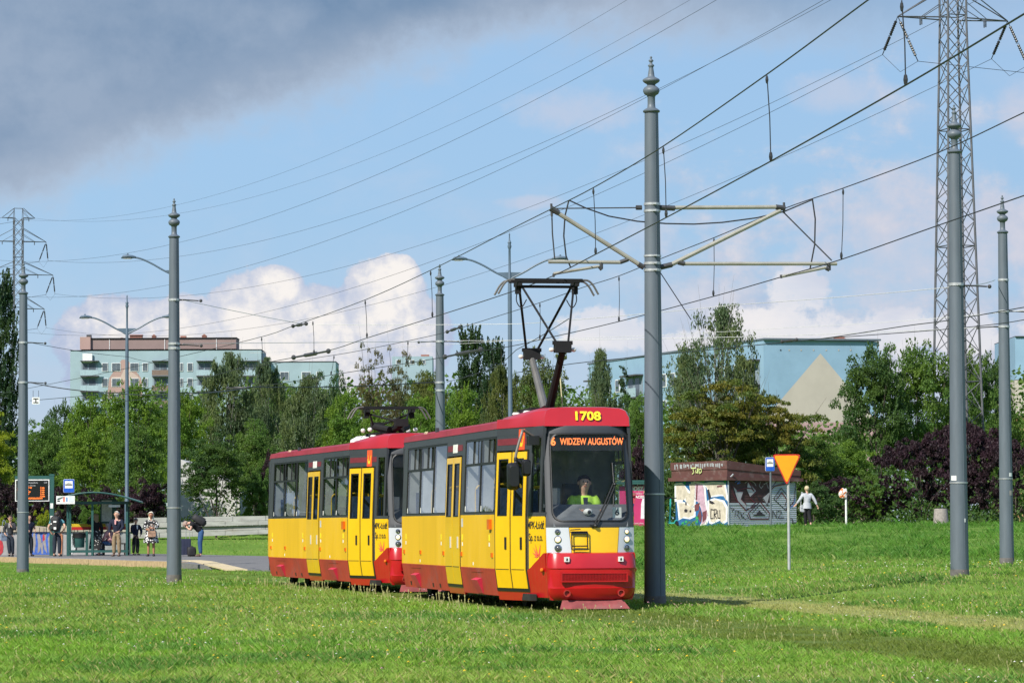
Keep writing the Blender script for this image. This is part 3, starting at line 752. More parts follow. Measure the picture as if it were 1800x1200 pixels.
CL = 13.4
PLAN = [(0.02, .655), (2.1, 1.11), (11.0, 1.11), (13.3, .72)]
def xs(y):
    if y <= PLAN[0][0]: return PLAN[0][1]
    for (a, b), (c, d) in zip(PLAN[:-1], PLAN[1:]):
        if y <= c: return b + (d - b) * (y - a) / (c - a)
    return PLAN[-1][1]
def tumble(z):
    if z > 1.47: return .05 * (z - 1.47) / 1.3
    if z < .62: return .07 * ((.62 - z) / .45) ** 1.3
    return 0.0
def sp(side, y, z, off=0.0): return (side * (xs(y) + off - tumble(z)), y, z)
def ybreaks(y0, y1): return [y0] + [b for b in (2.1, 11.0) if y0 < b - 1e-4 and b + 1e-4 < y1] + [y1]
def slab(mb, side, y0, y1, z0, z1, off=0.0, th=.03, mi=None, z0b=None):
    zz = [z0] + ([.62] if z0 < .60 and z1 > .64 else []) + ([1.47] if z0 < 1.45 and z1 > 1.49 else []) + [z1]
    yy = ybreaks(y0, y1)
    for ya, yb in zip(yy[:-1], yy[1:]):
        for za, zb in zip(zz[:-1], zz[1:]):
            mb.hexa([sp(side, ya, za, off), sp(side, yb, za, off), sp(side, yb, za, off - th), sp(side, ya, za, off - th),
                     sp(side, ya, zb, off), sp(side, yb, zb, off), sp(side, yb, zb, off - th), sp(side, ya, zb, off - th)], mi)
def sfn(side, off):                # (u along the car toward the front, v up) -> surface
    return lambda u, v, d: sp(side, -u if side > 0 else u, v, off + d)

def front_hw(z): return .665 + .02 * (1 - abs(z - 1.2) / 1.6)
def front_y(z):
    if z >= 1.27: return .02 + .30 * (z - 1.27) / 1.55
    if z >= .86: return -.01 + .03 * (z - .86) / .41
    return -.06
def ff(u, z, off=0.0):             # u -1..1 across the front
    c = .16 * abs(u) ** 2.6
    return (u * front_hw(z), front_y(z) + c - off, z)
def fpanel(mb, u0, u1, z0, z1, off, th=.02, nu=6, nz=3, mi=None):
    g = lambda o: [[ff(u0(z) + (u1(z) - u0(z)) * i / nu, z, o) for i in range(nu + 1)] for z in [z0 + (z1 - z0) * j / nz for j in range(nz + 1)]]
    A = g(off); B = g(off - th); vs = []; fs = []
    for G in (A, B):
        for r in G: vs += r
    W = nu + 1; N = W * (nz + 1)
    for j in range(nz):
        for i in range(nu):
            a = j * W + i; fs += [(a, a + 1, a + W + 1, a + W), (N + a, N + a + W, N + a + W + 1, N + a + 1)]
    for i in range(nu): fs += [(i, N + i, N + i + 1, i + 1), (nz * W + i, nz * W + i + 1, N + nz * W + i + 1, N + nz * W + i)]
    for j in range(nz): fs += [(j * W, (j + 1) * W, N + (j + 1) * W, N + j * W), (j * W + nu, N + j * W + nu, N + (j + 1) * W + nu, (j + 1) * W + nu)]
    mb.add(vs, fs, mi)
def rrect(u0, u1, z0, z1, ru, rz, k=5):
    out = []
    for cu, cz, a0 in ((u1 - ru, z1 - rz, 0), (u0 + ru, z1 - rz, 90), (u0 + ru, z0 + rz, 180), (u1 - ru, z0 + rz, 270)):
        for i in range(k + 1):
            a = R(a0 + 90 * i / k); out.append((cu + ru * math.cos(a), cz + rz * math.sin(a)))
    return out
def dens(poly, step=.12):
    out = []
    for a, b in zip(poly, poly[1:] + poly[:1]):
        n = max(1, int(math.hypot(b[0] - a[0], b[1] - a[1]) / step))
        out += [(a[0] + (b[0] - a[0]) * i / n, a[1] + (b[1] - a[1]) * i / n) for i in range(n)]
    return out
def side_glass(t, side, y0, y1, z0, z1, mat, off=-.012, name='pane'):
    mb = MB(); yy = ybreaks(y0, y1)
    for a, b in zip(yy[:-1], yy[1:]): mb.quad(sp(side, a, z0, off), sp(side, b, z0, off), sp(side, b, z1, off), sp(side, a, z1, off))
    return mb.build(name, mat, t)

def make_window(t, side, y0, y1, split, slide=True, M_glass=M_glass):
    z0, z1 = 1.50, 2.70
    mb = MB(); w = .035
    if side < 0:
        rv = MB(); rv.hexa([sp(side, y1 - w - .012, z0 + .03, -.05), sp(side, y1 - w, z0 + .03, -.05), sp(side, y1 - w, z0 + .03, -.22), sp(side, y1 - w - .012, z0 + .03, -.22), sp(side, y1 - w - .012, z1 - .04, -.05), sp(side, y1 - w, z1 - .04, -.05), sp(side, y1 - w, z1 - .04, -.22), sp(side, y1 - w - .012, z1 - .04, -.22)]); rv.build('window_reveal', M_int, t)
    slab(mb, side, y0, y0 + w, z0, z1, .0, .04); slab(mb, side, y1 - w, y1, z0, z1, .0, .04)
    slab(mb, side, y0 + w, y1 - w, z0, z0 + .025, .0, .04); slab(mb, side, y0 + w, y1 - w, z1 - .03, z1, .0, .04)
    if split:
        slab(mb, side, y0 + w, y1 - w, 2.27, 2.31, .003, .045)
    f = mb.build('window', M_rub, t)
    if split:
        side_glass(f, side, y0 + w, y1 - w, z0 + .025, 2.27, M_glass)
        ym = (y0 + y1) / 2
        side_glass(f, side, ym - .02, y1 - w, 2.31, z1 - .03, M_glass, -.008, 'upper_pane'); side_glass(f, side, y0 + w + (.28 if slide else 0), ym + .02, 2.31, z1 - .03, M_glass, -.022, 'upper_pane')
        for a_, b_, o_ in ((ym - .02, ym + .005, -.004), (y0 + w + .27, y0 + w + .30, -.016)):
            m = MB(); slab(m, side, a_, b_, 2.31, z1 - .03, o_, .02); m.build('sash_bar', M_rub, f)
    else: side_glass(f, side, y0 + w, y1 - w, z0 + .025, z1 - .03, M_glass)
    mb = MB(); slab(mb, side, y1 - w - .09, y1 - w - .035, z0 + .03, z0 + .12, -.009, .002); mb.build('sticker', M_wtxt, f)
    return f
def make_door(t, side, y0, y1, dark, mat):
    z0, z1 = .33, 2.44; w = .085; off = .018
    wy = min(w, (y1 - y0) * .17)
    mb = MB()
    slab(mb, side, y0, y1, .62, 1.45, off, .035); slab(mb, side, y0, y1, z0, .62, off, .035)
    slab(mb, side, y0, y0 + wy, 1.45, z1, off, .035); slab(mb, side, y1 - wy, y1, 1.45, z1, off, .035); slab(mb, side, y0 + wy, y1 - wy, 2.34, z1, off, .035)
    d = mb.build('door', mat, t)
    mb = MB(); g = .02
    slab(mb, side, y0 + wy, y0 + wy + g, 1.45, 2.34, off + .004, .03); slab(mb, side, y1 - wy - g, y1 - wy, 1.45, 2.34, off + .004, .03)
    slab(mb, side, y0 + wy + g, y1 - wy - g, 1.45, 1.47, off + .004, .03); slab(mb, side, y0 + wy + g, y1 - wy - g, 2.32, 2.34, off + .004, .03); mb.build('gasket', M_rub, d)
    side_glass(d, side, y0 + wy + g, y1 - wy - g, 1.47, 2.32, M_glassd, off - .012)
    ym = y0 + .13 if (y1 - y0) > .5 else (y0 + y1) / 2
    mb = MB(); slab(mb, side, ym - .03, ym + .03, .93, 1.12, off + .012, .012); mb.build('handle', M_rub if dark else M_light, d)
    mb = MB(); slab(mb, side, y0 + .02, y1 - .02, .615, .625, off + .003, .004); mb.build('crease', M_rub, d)
    return d

def make_bogie(t, y):
    b = MB(); b.box((0, y, .36), (1.3, 2.3, .16)); b.box((0, y, .5), (1.0, .6, .2))
    for s in (-1, 1): b.box((s * .72, y, .38), (.12, 2.3, .14))
    bo = b.build('bogie', M_under, t)
    for dy in (-.95, .95):
        for s in (-1, 1):
            m = MB(); prof = [(.10, -.06), (.30, -.05), (.325, -.05), (.325, .05), (.35, .055), (.35, .07), (.10, .07)]
            m.M = Matrix.Translation((s * .53, y + dy, .35)) @ Matrix.Rotation(R(90), 4, 'Y')
            m.lathe(prof, 18); m.build('wheel', M_under, bo)

def pantograph(t, y, zr, raised):
    p = MB()
    for s in (-.32, .32): p.box((s, y, zr + .17), (.07, 1.1, .06))
    for yy in (-.5, .5): p.box((0, y + yy, zr + .17), (.75, .07, .06))
    base = p.build('pantograph', M_panto, t)
    for s in (-.42, .42):
        for yy in (-.45, .45):
            m = MB(); m.lathe([(.05, 0), (.075, .02), (.05, .04), (.075, .06), (.05, .08), (.075, .1), (.05, .13)], 10, (s, y + yy, zr + .02)); m.build('insulator', M_porc, base, True)
    def tb(name, pts, r, mat=M_panto, n=7):
        m = MB(); m.tube(pts, r, n); m.build(name, mat, base, True)
    if raised:
        kz, hz = 4.06, 5.20; ky = 1.12
        for q, mat in ((-1, M_panto), (1, M_pantog)):
            knee = (0.02 if q < 0 else -.02, y + q * ky, kz)
            tb('lower_arm', [(0, y + q * .18, zr + .2), knee], [.075, .055], mat, 10)
            m = MB(); m.box((knee[0], knee[1], kz + .06), (.26, .16, .17)); m.box((knee[0], knee[1], kz + .13), (.32, .06, .06)); m.build('knee_joint', M_panto, base)
            for s in (-1, 1):
                tb('upper_arm', [(knee[0] + s * .09, knee[1], kz + .12), (s * .43, y + q * .10, hz - .04)], .018 if q < 0 else .021)
                m = MB(); m.ball((knee[0] + s * .18, knee[1], kz + .02), (.045, .035, .035)); m.build('insulator', M_porc, base)
            tb('cross_bar', [(-.43, y + q * .1, hz - .04), (.43, y + q * .1, hz - .04)], .017)
            tb('pantograph_cable', smooth([(.45 * q, y, hz), (.5 * q, y, hz - .25), (.42 * q, y, hz - .38), (.33 * q, y, hz - .25)]), .009)
        tb('pantograph_cable', smooth([(.15, y - .3, kz - .3), (.2, y - .35, kz - 1.0), (.3, y - .4, zr + .25)]), .009, pm('cable_cream', (.6, .55, .32), .6))
        head = hz
    else:
        kz, hz = zr + .34, zr + .66; ky = 1.15
        for q in (-1, 1):
            tb('lower_arm', [(0, y + q * .1, zr + .22), (0, y + q * ky, kz)], [.085, .06], M_panto, 10)
            m = MB(); m.box((0, y + q * ky, kz + .04), (.26, .16, .15)); m.build('knee_joint', M_panto, base)
            for s in (-1, 1):
                tb('upper_arm', [(s * .09, y + q * ky, kz + .06), (s * .43, y - q * .1, hz - .06)], .022)
                m = MB(); m.ball((s * .47, y + q * ky * .3, zr + .26), (.05, .045, .045)); m.build('insulator', M_porc, base)
        for s in (-1, 1):
            tb('lower_cylinder', [(s * .12, y - .6, zr + .25), (s * .33, y - .2, zr + .32)], .07, M_panto, 9)
        head = hz
    for q in (-.16, .16):
        m = MB(); m.box((0, y + q, head + .065), (1.12, .05, .03)); m.box((0, y + q, head + .035), (1.16, .08, .02)); m.build('collector_strip', M_panto, base)
        for s in (-1, 1):
            tb('collector_horn', smooth([(s * .56, y + q, head + .06), (s * .66, y + q, head + .05), (s * .74, y + q, head - .02), (s * .81, y + q, head - .14), (s * .83, y + q, head - .17)]), .017, M_pantog)
    for s in (-1, 1):
        m = MB(); m.box((s * .47, y, head - .01), (.07, .38, .06)); m.box((s * .47, y, head - .09), (.08, .12, .14)); m.build('head_spring_box', M_panto, base)

def make_car(number, loc, rz, raised, label, front_detail=True):
    t = thing('tram_car', label, 'tram', loc, rz, 'coupled tram cars')
    L, RR = -1, 1
    # underside, bogies, floor, interior
    mb = MB(); mb.box((0, 6.7, .55), (1.7, 11.0, .25)); mb.box((-.8, 5.2, .42), (.3, 1.8, .3)); mb.box((-.8, 8.2, .42), (.3, 1.2, .3)); mb.build('underframe', M_under, t)
    mb = MB(); mb.box((-.80, 1.35, .20), (.10, 1.5, .10)); mb.build('guard_beam', M_under, t)
    make_bogie(t, 3.3); make_bogie(t, 10.2)
    mb = MB(); rs = [[(-xs(y) + .06, y, .86), (xs(y) - .06, y, .86), (xs(y) - .06, y, .90), (-xs(y) + .06, y, .90)] for y in (.25, 2.1, 11.0, 13.2)]
    mb.rings(rs, True, True, True).build('floor', M_intd, t)
    mb = MB(); rs = [[(-xs(y) + .1, y, 2.72), (xs(y) - .1, y, 2.72), (xs(y) - .1, y, 2.75), (-xs(y) + .1, y, 2.75)] for y in (.5, 2.1, 11.0, 13.2)]
    mb.rings(rs, True, True, True).build('ceiling', M_int, t)
    def seat(x, y):
        s = MB(); s.box((x, y, 1.28), (.42, .42, .07)); s.box((x, y + .2, 1.6), (.42, .06, .6)); s.box((x, y, 1.08), (.06, .3, .36)); o = s.build('seat', M_seat, t)
        r = MB(); r.tube(smooth([(x - .2, y + .24, 1.4), (x - .2, y + .24, 1.88), (x - .1, y + .24, 1.96), (x + .1, y + .24, 1.96), (x + .2, y + .24, 1.88), (x + .2, y + .24, 1.4)]), .021, 6); r.build('grab_rail', M_rail_y, o)
    for y in (2.6, 3.5, 4.4, 7.0, 7.8, 8.6, 9.4, 10.3): seat(-.72, y)
    for y in (2.6, 3.5, 4.4, 5.3, 6.2, 7.1, 8.0, 8.9, 9.8, 10.6): seat(.72, y)
    for x, y in ((-.55, 2.25), (-.55, 4.95), (-.55, 6.6), (.45, 4.0), (.45, 8.3), (-.5, .9)):
        m = MB(); m.tube([(x, y, .9), (x, y, 2.72)], .02, 6); m.build('hand_pole', M_rail_y, t)
    for x in (-.5, .5):
        m = MB(); m.tube([(x, 2.3, 2.35), (x, 10.8, 2.35)], .016, 5); m.build('hand_pole', M_rail_y, t)
    m = MB(); m.box((.2, 1.95, 1.85), (1.2, .04, 1.7)); m.build('cab_partition', pm('partition_grey', (.30, .31, .32), .7), t)
    # ---- side walls
    for side in (L, RR):
        vis = side == L
        gaps = [(.86, 2.085), (5.07, 6.43)] if vis else []
        def runs(y0, y1):
            out = []; c = y0
            for a, b in gaps:
                if b <= y0 or a >= y1: continue
                if a > c: out.append((c, a))
                c = max(c, b)
            if c < y1: out.append((c, y1))
            return out
        for a, b in runs(2.1, 10.95):
            m = MB(); slab(m, side, a + .006, b - .006, .625, 1.475, .0, .05); m.build('side_panel', M_yelw, t)
            m = MB(); slab(m, side, a + .006, b - .006, .20, .60, .004, .05); m.build('skirt_panel', M_redw, t)
            m = MB(); slab(m, side, a + .006, b - .006, .60, .625, .006, .05); m.build('skirt_trim', M_redw, t)
        m = MB(); slab(m, side, 11.0, 13.28, .625, 1.475, .0, .05); m.build('side_panel', M_yelw, t)
        m = MB(); slab(m, side, 11.0, 12.9, .24, .62, .0, .05); m.build('skirt_panel', M_redw, t)
        m = MB(); slab(m, side, 11.0, 13.28, 1.475, 2.82, -.002, .05); m.build('end_panel', M_dark, t)
        m = MB(); slab(m, side, .36, 11.0, 2.705, 2.82, .002, .05)
        for a, b in runs(2.1, 10.95): slab(m, side, a, b, 1.478, 1.50, .002, .05)
        if vis:
            slab(m, side, .80, 2.10, 2.47, 2.705, .0, .05); slab(m, side, 5.0, 6.5, 2.47, 2.705, .0, .05)
            for y in (.805, 2.085, 5.02, 6.43): slab(m, side, y, y + .05, .62 if y < 2 else 1.478, 2.47, .0, .05)
        else: slab(m, side, .80, 2.1, 1.5, 2.705, 0, .05)
        m.build('window_band', M_dark, t)
        wins = [(2.14, 3.42, True), (3.42, 4.80, True), (6.50, 7.80, False), (7.80, 9.15, True), (9.15, 10.55, True)]
        if not vis: wins += [(4.80, 6.50, False)]
        for a, b, spl in wins: make_window(t, side, a, b, spl, a not in (3.42,), M_glassw if front_detail and vis else M_glass)
        m = MB(); slab(m, side, 10.55, 10.95, 1.5, 2.705, 0, .05)
        if vis: slab(m, side, 4.80, 5.02, 1.5, 2.705, .001, .05)
        m.build('window_post', M_dark, t)
        if vis:
            for a, b in ((.915, 1.44), (1.50, 2.035)): make_door(t, side, a, b, True, M_yel)
            for a, b in ((5.10, 5.735), (5.765, 6.40)): make_door(t, side, a, b, False, M_yel)
            for a, b in ((.86, 2.085), (5.07, 6.43)): m = MB(); slab(m, side, a, b, .28, .33, .012, .04); m.build('door_sill', M_rub, t)
            for a, b in ((.86, .912), (1.443, 1.497), (2.038, 2.085), (5.07, 5.098), (5.737, 5.763), (6.402, 6.43)): m = MB(); slab(m, side, a, b, .33, 2.46, .008, .03); m.build('door_seal', M_rub, t)
            # below the doors
            for a, b, c in ((.865, 2.1, .14), (5.06, 6.44, .17)): m = MB(); slab(m, side, a, b, c, .28, .0, .05); m.build('skirt_panel', M_red, t)
            for y in (3.0, 8.9):
                m = MB(); m.hexa([sp(side, y + .35, .215, .012), sp(side, y + .75, .215, .012), sp(side, y + .75, .215, -.03), sp(side, y + .35, .215, -.03), sp(side, y + .30, .43, .085), sp(side, y + .85, .43, .085), sp(side, y + .85, .47, -.02), sp(side, y + .30, .47, -.02)]); m.build('step_cover', M_red_lit, t)
                m = MB(); slab(m, side, y + .1, y + 1.1, .555, .565, .010, .006); m.build('hatch_edge', M_redw, t)
            for y in (7.2, 7.9, 10.2):
                m = MB(); slab(m, side, y, y + .1, .24, .31, .008, .02); m.build('lifting_eye', M_rub, t)
            for y in (2.3, 4.95, 6.65, 8.95, 10.7):
                m = MB(); slab(m, side, y - .045, y + .045, .80, .87, .022, .03); m.build('reflector', M_amber, t)
            m = MB(); slab(m, side, 2.33, 2.5, 1.24, 1.40, .05, .06); m.build('turn_signal', M_amber, t)
            for y in (2.5, 4.85, 6.85, 10.5):
                m = MB(); slab(m, side, y, y + .09, 1.06, 1.16, .003, .003); m.build('sticker', M_ytxt, t); m = MB(); slab(m, side, y + .01, y + .08, .97, 1.03, .003, .003); m.build('sticker', M_wtxt, t)
            for y in (3.9, 9.0):
                m = MB(); slab(m, side, y, y + .06, .66, .71, .003, .003); m.build('sticker', M_wtxt, t)
            m = MB(); slab(m, side, 4.84, 4.98, 1.28, 1.42, .003, .003); m.build('sticker', pm('sticker_grey2', (.5, .5, .48), .6), t)
            # header stripes, white plate, crest
            for a, b, c in ((1.28, 2.06, 2.555), (.82, 1.02, 2.555), (5.06, 5.50, 2.545), (5.95, 6.42, 2.545)): m = MB(); slab(m, side, a, b, c, c + .1, .004, .004); m.build('header_stripe', M_stripe, t)
            m = MB(); slab(m, side, 5.52, 5.93, 2.52, 2.66, .005, .005); m.build('route_plate', M_wtxt, t)
            m = MB(); slab(m, side, 1.03, 1.25, 2.47, 2.79, .007, .006); cr = m.build('coat_of_arms', M_crest, t)
            m = MB(); fn = lambda u, v, d: sp(side, 1.14 - u, 2.61 + v, .010)
            m.add([fn(*p, 0) for p in [(-.075, .0), (-.05, -.09), (.035, -.09), (.075, .02), (.09, .09), (.06, .06), (.03, -.03), (-.045, -.03), (-.06, .03)]], [(0, 1, 7, 8), (1, 2, 6, 7), (2, 3, 5, 6), (3, 4, 5)])
            m.add([fn(*p, 0) for p in [(-.03, -.03), (-.015, -.03), (-.045, .08), (-.06, .08)]], [(0, 1, 2, 3)]); m.build('boat_emblem', M_crest_y, cr)
            # lettering and logo behind the front corner
            m = MB(); fn = lambda u, v, d: sp(side, .535 - u, 1.30 + v, .006)
            put_text(m, 'MPK-Łódź', .165, fn, .86, bold=.002); fn = lambda u, v, d: sp(side, .535 - u, 1.115 + v, .006)
            put_text(m, 'Sp. z o.o.', .165, fn, .84, bold=.002); m.build('lettering', M_btxt, t)
            m = MB(); fn = lambda u, v, d: sp(side, .50 - u, .89 + v, .006)
            for k, (L_, a0) in enumerate(((.25, 128), (.26, 152), (.25, 176), (.20, 200), (.15, 224))):
                o = (.085, -.08 + .018 * k); a = R(a0); b = R(a0 + 12); c_ = R(a0 - 3)
                m.add([fn(*q, 0) for q in [(o[0], o[1]), (o[0] + .5 * L_ * math.cos(b), o[1] + .5 * L_ * math.sin(b)), (o[0] + L_ * math.cos(a), o[1] + L_ * math.sin(a) + .02), (o[0] + .5 * L_ * math.cos(c_), o[1] + .5 * L_ * math.sin(c_))]], [(0, 1, 2, 3)])
            m.add([fn(*q, 0) for q in [(.085, -.10), (.12, -.01), (.135, .13), (.07, .0)]], [(0, 1, 2, 3)]); m.build('logo', M_logo, t)
            m = MB(); fn = lambda u, v, d: sp(side, 8.95 - u, 2.0, -.0) if False else (-(1.02 - (v + .0) * .35 + .006), 8.95 - u, 2.91 + v)
            put_text(m, number, .15, fn, 1.2, bold=.004); m.build('number', pm('number_cream', (.7, .6, .35), .6), t)
            m = MB(); m.box((-1.02, 7.75, 2.93), (.05, .12, .14)); m.build('vent', M_dark, t)
        # cab side window, front corner
        m = MB()
        slab(m, side, .36, .42, 1.5, 2.705, .002, .04); slab(m, side, .74, .80, 1.5, 2.705, .002, .04); slab(m, side, .42, .74, 2.64, 2.705, .002, .04); slab(m, side, .2, .80, 1.44, 1.5, .002, .04); f = m.build('cab_window', M_dark, t)
        m = MB(); m.add([sp(side, .74, 1.5, -.01), sp(side, .22, 1.5, -.01), sp(side, .40, 2.64, -.01), sp(side, .74, 2.64, -.01)], [(0, 1, 2, 3)]); m.build('pane', M_glass, f)
        # yellow corner panel with a curved edge to the red bumper
        yk = [(.858, .61), (.72, .66), (.60, .72), (.46, .78), (.34, .84), (.27, .875), (.222, .88)]
        m = MB()
        for (ya, za), (yb, zb) in zip(yk[:-1], yk[1:]):
            m.hexa([sp(side, ya, za), sp(side, yb, zb), sp(side, yb, zb, -.04), sp(side, ya, za, -.04), sp(side, ya, 1.44), sp(side, yb, 1.44), sp(side, yb, 1.44, -.04), sp(side, ya, 1.44, -.04)])
        m.build('corner_panel', M_yel, t)
        m = MB()
        for (ya, za), (yb, zb) in zip(yk[:-1], yk[1:]):
            m.hexa([sp(side, ya, .2, .004), sp(side, yb, .2, .004), sp(side, yb, .2, -.04), sp(side, ya, .2, -.04), sp(side, ya, za, .004), sp(side, yb, zb, .004), sp(side, yb, zb, -.04), sp(side, ya, za, -.04)])
        m.build('corner_skirt', M_red, t)
        m = MB(); m.ball(sp(side, .30, .62, .012), (.03, .045, .035)); m.build('turn_signal', M_amber, t)
    # ---- roof
    def rring(y, zt, h=2.82): 
        x = xs(y) + .012 - tumble(h)
        return [(-x, y, h), (-x + .015, y, h + .10), (-x + .11, y, zt - .04), (-x + .24, y, zt), (-.3, y, zt + .05), (.3, y, zt + .05), (x - .24, y, zt), (x - .11, y, zt - .04), (x - .015, y, h + .10), (x, y, h)]
    m = MB(); rs = [rring(y, z) for y, z in ((2.1, 2.985), (4.5, 2.975), (8.9, 2.975), (11.0, 2.975), (13.3, 2.93))]
    m.rings(rs, True, True, True); m.build('roof', M_redroof, t, True, 25)
    for y in (4.2, 6.6, 8.3, 9.9):
        m = MB(); r0, r1 = rring(y, 2.978), rring(y + .012, 2.978); r0 = [(x * 1.002, y_, z + .002) for x, y_, z in r0]; r1 = [(x * 1.002, y_, z + .002) for x, y_, z in r1]
        m.rings([r0, r1], False); m.build('roof_seam', M_redw, t)
    def rr2(y, zt, hw, h=2.82, e=.0):
        return [(-hw, y, h), (-hw + .01, y, h + .14), (-hw + .05, y, zt - .05), (-hw + .13, y, zt), (-.3, y, zt + .01), (.3, y, zt + .01), (hw - .13, y, zt), (hw - .05, y, zt - .05), (hw - .01, y, h + .14), (hw, y, h)]
    m = MB(); rs = []
    for y, z in ((2.098, 2.995), (1.7, 3.03), (1.2, 3.07), (.75, 3.10)): rs.append(rr2(y, z, xs(y) + .012 - tumble(2.82)))
    fr = [(-.675, .40, 2.815), (-.67, .43, 2.95), (-.63, .50, 3.06), (-.55, .56, 3.10), (-.3, .52, 3.115), (.3, .52, 3.115), (.55, .56, 3.10), (.63, .50, 3.06), (.67, .43, 2.95), (.675, .40, 2.815)]
    rs.append(fr)
    fl = [(x, y - (.08 if i in (0, 9) else .10) - .05 * (1 - abs(x) / .7), 2.815 + (z - 2.815) * (.96)) for i, (x, y, z) in enumerate(fr)]
    rs.append([(x * .985, y + .02, z) for (x, y, z) in fl])
    m.rings(rs, True, False, True)
    m.build('roof_fairing', M_red, t, True, 30)
    m = MB(); fnr = lambda u, v, d: (u, .342 + v * .25, 2.965 + v)
    put_text(m, number, .185, fnr, 1.18, bold=.006); m.build('number', M_ytxt, t)
    # ---- front
    outer = dens([(-1, 1.27), (1, 1.27), (1, 2.82), (-1, 2.82)])
    hole = rrect(-.875, .87, 1.36, 2.70, .20, .15, 8)
    def ringpts(poly, n=64):
        P = poly + [poly[0]]; d = [0]
        for a, b in zip(P[:-1], P[1:]): d.append(d[-1] + math.hypot((b[0] - a[0]) * .66, b[1] - a[1]))
        return P, d
    cx, cz = 0.0, 2.03
    def polar(poly, n=132):
        out = []
        for i in range(n):
            a = 2 * math.pi * i / n; dx, dz = math.cos(a) * 1.5, math.sin(a); best = None
            for p, q in zip(poly, poly[1:] + poly[:1]):
                ex, ez = q[0] - p[0], q[1] - p[1]; det = dx * -ez + ex * dz
                if abs(det) < 1e-9: continue
                tt = ((p[0] - cx) * -ez + ex * (p[1] - cz)) / det; s_ = (dx * (p[1] - cz) - dz * (p[0] - cx)) / det
                if tt > 0 and -1e-6 <= s_ <= 1 + 1e-6: best = tt if best is None else max(best, tt)
            out.append((cx + dx * best, cz + dz * best))
        return out
    A = polar(outer); A = [(max(-1, min(1, u)), z) for u, z in A]; B = polar(hole)
    # make corners of the outer outline exact
    for cu, cz_ in ((-1, 1.27), (1, 1.27), (1, 2.82), (-1, 2.82)):
        i = min(range(len(A)), key=lambda i: (A[i][0] - cu) ** 2 + (A[i][1] - cz_) ** 2); A[i] = (cu, cz_)
    mid1 = [((a[0] * 2 + b[0]) / 3, (a[1] * 2 + b[1]) / 3) for a, b in zip(A, B)]; mid2 = [((a[0] + 2 * b[0]) / 3, (a[1] + 2 * b[1]) / 3) for a, b in zip(A, B)]
    m = MB(); m.rings([[ff(u, z, .012 - .05) for u, z in A], [ff(u, z, .012) for u, z in A], [ff(u, z, .016) for u, z in mid1], [ff(u, z, .016) for u, z in mid2], [ff(u, z, .012) for u, z in B], [ff(u, z, -.03) for u, z in B]], True)
    m.build('front_mask', M_dark, t, True, 40)
    m = MB(); B2 = [(cx + (u - cx) * .975, cz + (z - cz) * .975) for u, z in B]; B3 = [(cx + (u - cx) * 1.012, cz + (z - cz) * 1.012) for u, z in B]
    m.rings([[ff(u, z, .012) for u, z in B3], [ff(u, z, .030) for u, z in B], [ff(u, z, .028) for u, z in B2], [ff(u, z, -.01) for u, z in B2]], True); m.build('windshield_seal', M_rub, t, True, 50)
    m = MB(); rs = [[ff(cx + (u - cx) * k, cz + (z - cz) * k, .008) for u, z in B2] for k in (1.0, .75, .5, .25, .02)]
    m.rings(rs, True, False, True); m.build('windshield', M_wind, t, True, 60)
    one = lambda k: (lambda z: k)
    cl = lambda z: -.52 + .05 * (1.27 - z) / .4; cr_ = lambda z: .62 - .05 * (1.27 - z) / .4
    m = MB(); fpanel(m, cl, cr_, .875, 1.262, .012); m.build('front_panel', M_yel, t, True)
    for s in (-1, 1):
        m = MB()
        if s < 0: fpanel(m, one(-1.0), lambda z: cl(z) - .012, .885, 1.285, .010, nu=5)
        else: fpanel(m, lambda z: cr_(z) + .012, one(1.0), .885, 1.285, .010, nu=5)
        hp = m.build('headlight_panel', M_light, t, True)
        for k, (z, r, mat) in enumerate(((1.20, .030, M_lampon if s > 0 else M_lens_d), (1.085, .042, M_lampon), (.955, .042, M_lens_d))):
            c = Vector(ff(s * .79 + .02, z, .02)); m = MB(); nrm = Vector((s * .30, -1, .05)).normalized(); q = nrm.to_track_quat('Z', 'Y').to_matrix().to_4x4()
            m.M = Matrix.Translation(c) @ q; m.lathe([(r, -.03), (r + .014, -.03), (r + .014, .004), (r, .006), (r * .9, -.004)], 18, cap=False); h = m.build('headlight', M_chrome, hp, True, 50)
            m = MB(); m.M = Matrix.Translation(c) @ q; m.lathe([(r * .95, -.006), (r * .7, .003), (r * .3, .008), (.002, .009)], 16); h2 = m.build('headlight_lens', mat, hp, True, 80)
    # bumper
    def bring(z, hw, yf, rad=.2):
        pts = [(-hw + .0, .10 + .0)]
        pts += [(-hw + rad * (1 - math.cos(a)), yf + rad * (1 - math.sin(a)) * .9 + .06) for a in np.linspace(0, math.pi / 2, 6)]
        pts += [(-.3, yf + .015), (0, yf), (.3, yf + .015)]
        pts += [(hw - rad * (1 - math.cos(a)), yf + rad * (1 - math.sin(a)) * .9 + .06) for a in np.linspace(math.pi / 2, 0, 6)]
        pts += [(hw, .10)]
        return [(x, y, z) for x, y in pts]
    m = MB(); m.rings([bring(.885, .672, -.02), bring(.87, .682, -.055), bring(.80, .69, -.085), bring(.665, .695, -.115), bring(.648, .695, -.118), bring(.635, .692, -.104), bring(.36, .685, -.10), bring(.348, .685, -.112), bring(.27, .672, -.095), bring(.20, .65, -.06), bring(.165, .63, -.01)], True, True, True)
    m.build('bumper', M_red, t, True, 28)
    m = MB()
    for (a, b, c, d) in ((-.52, .52, .44, .46), (-.52, .52, .565, .585)): m.hexa([(a, -.127, c), (b, -.127, c), (b, -.07, c), (a, -.07, c), (a, -.127, d), (b, -.127, d), (b, -.07, d), (a, -.07, d)])
    for x in (-.51, .51): m.box((x, -.095, .5125), (.02, .062, .105))
    g = m.build('grille', M_red, t)
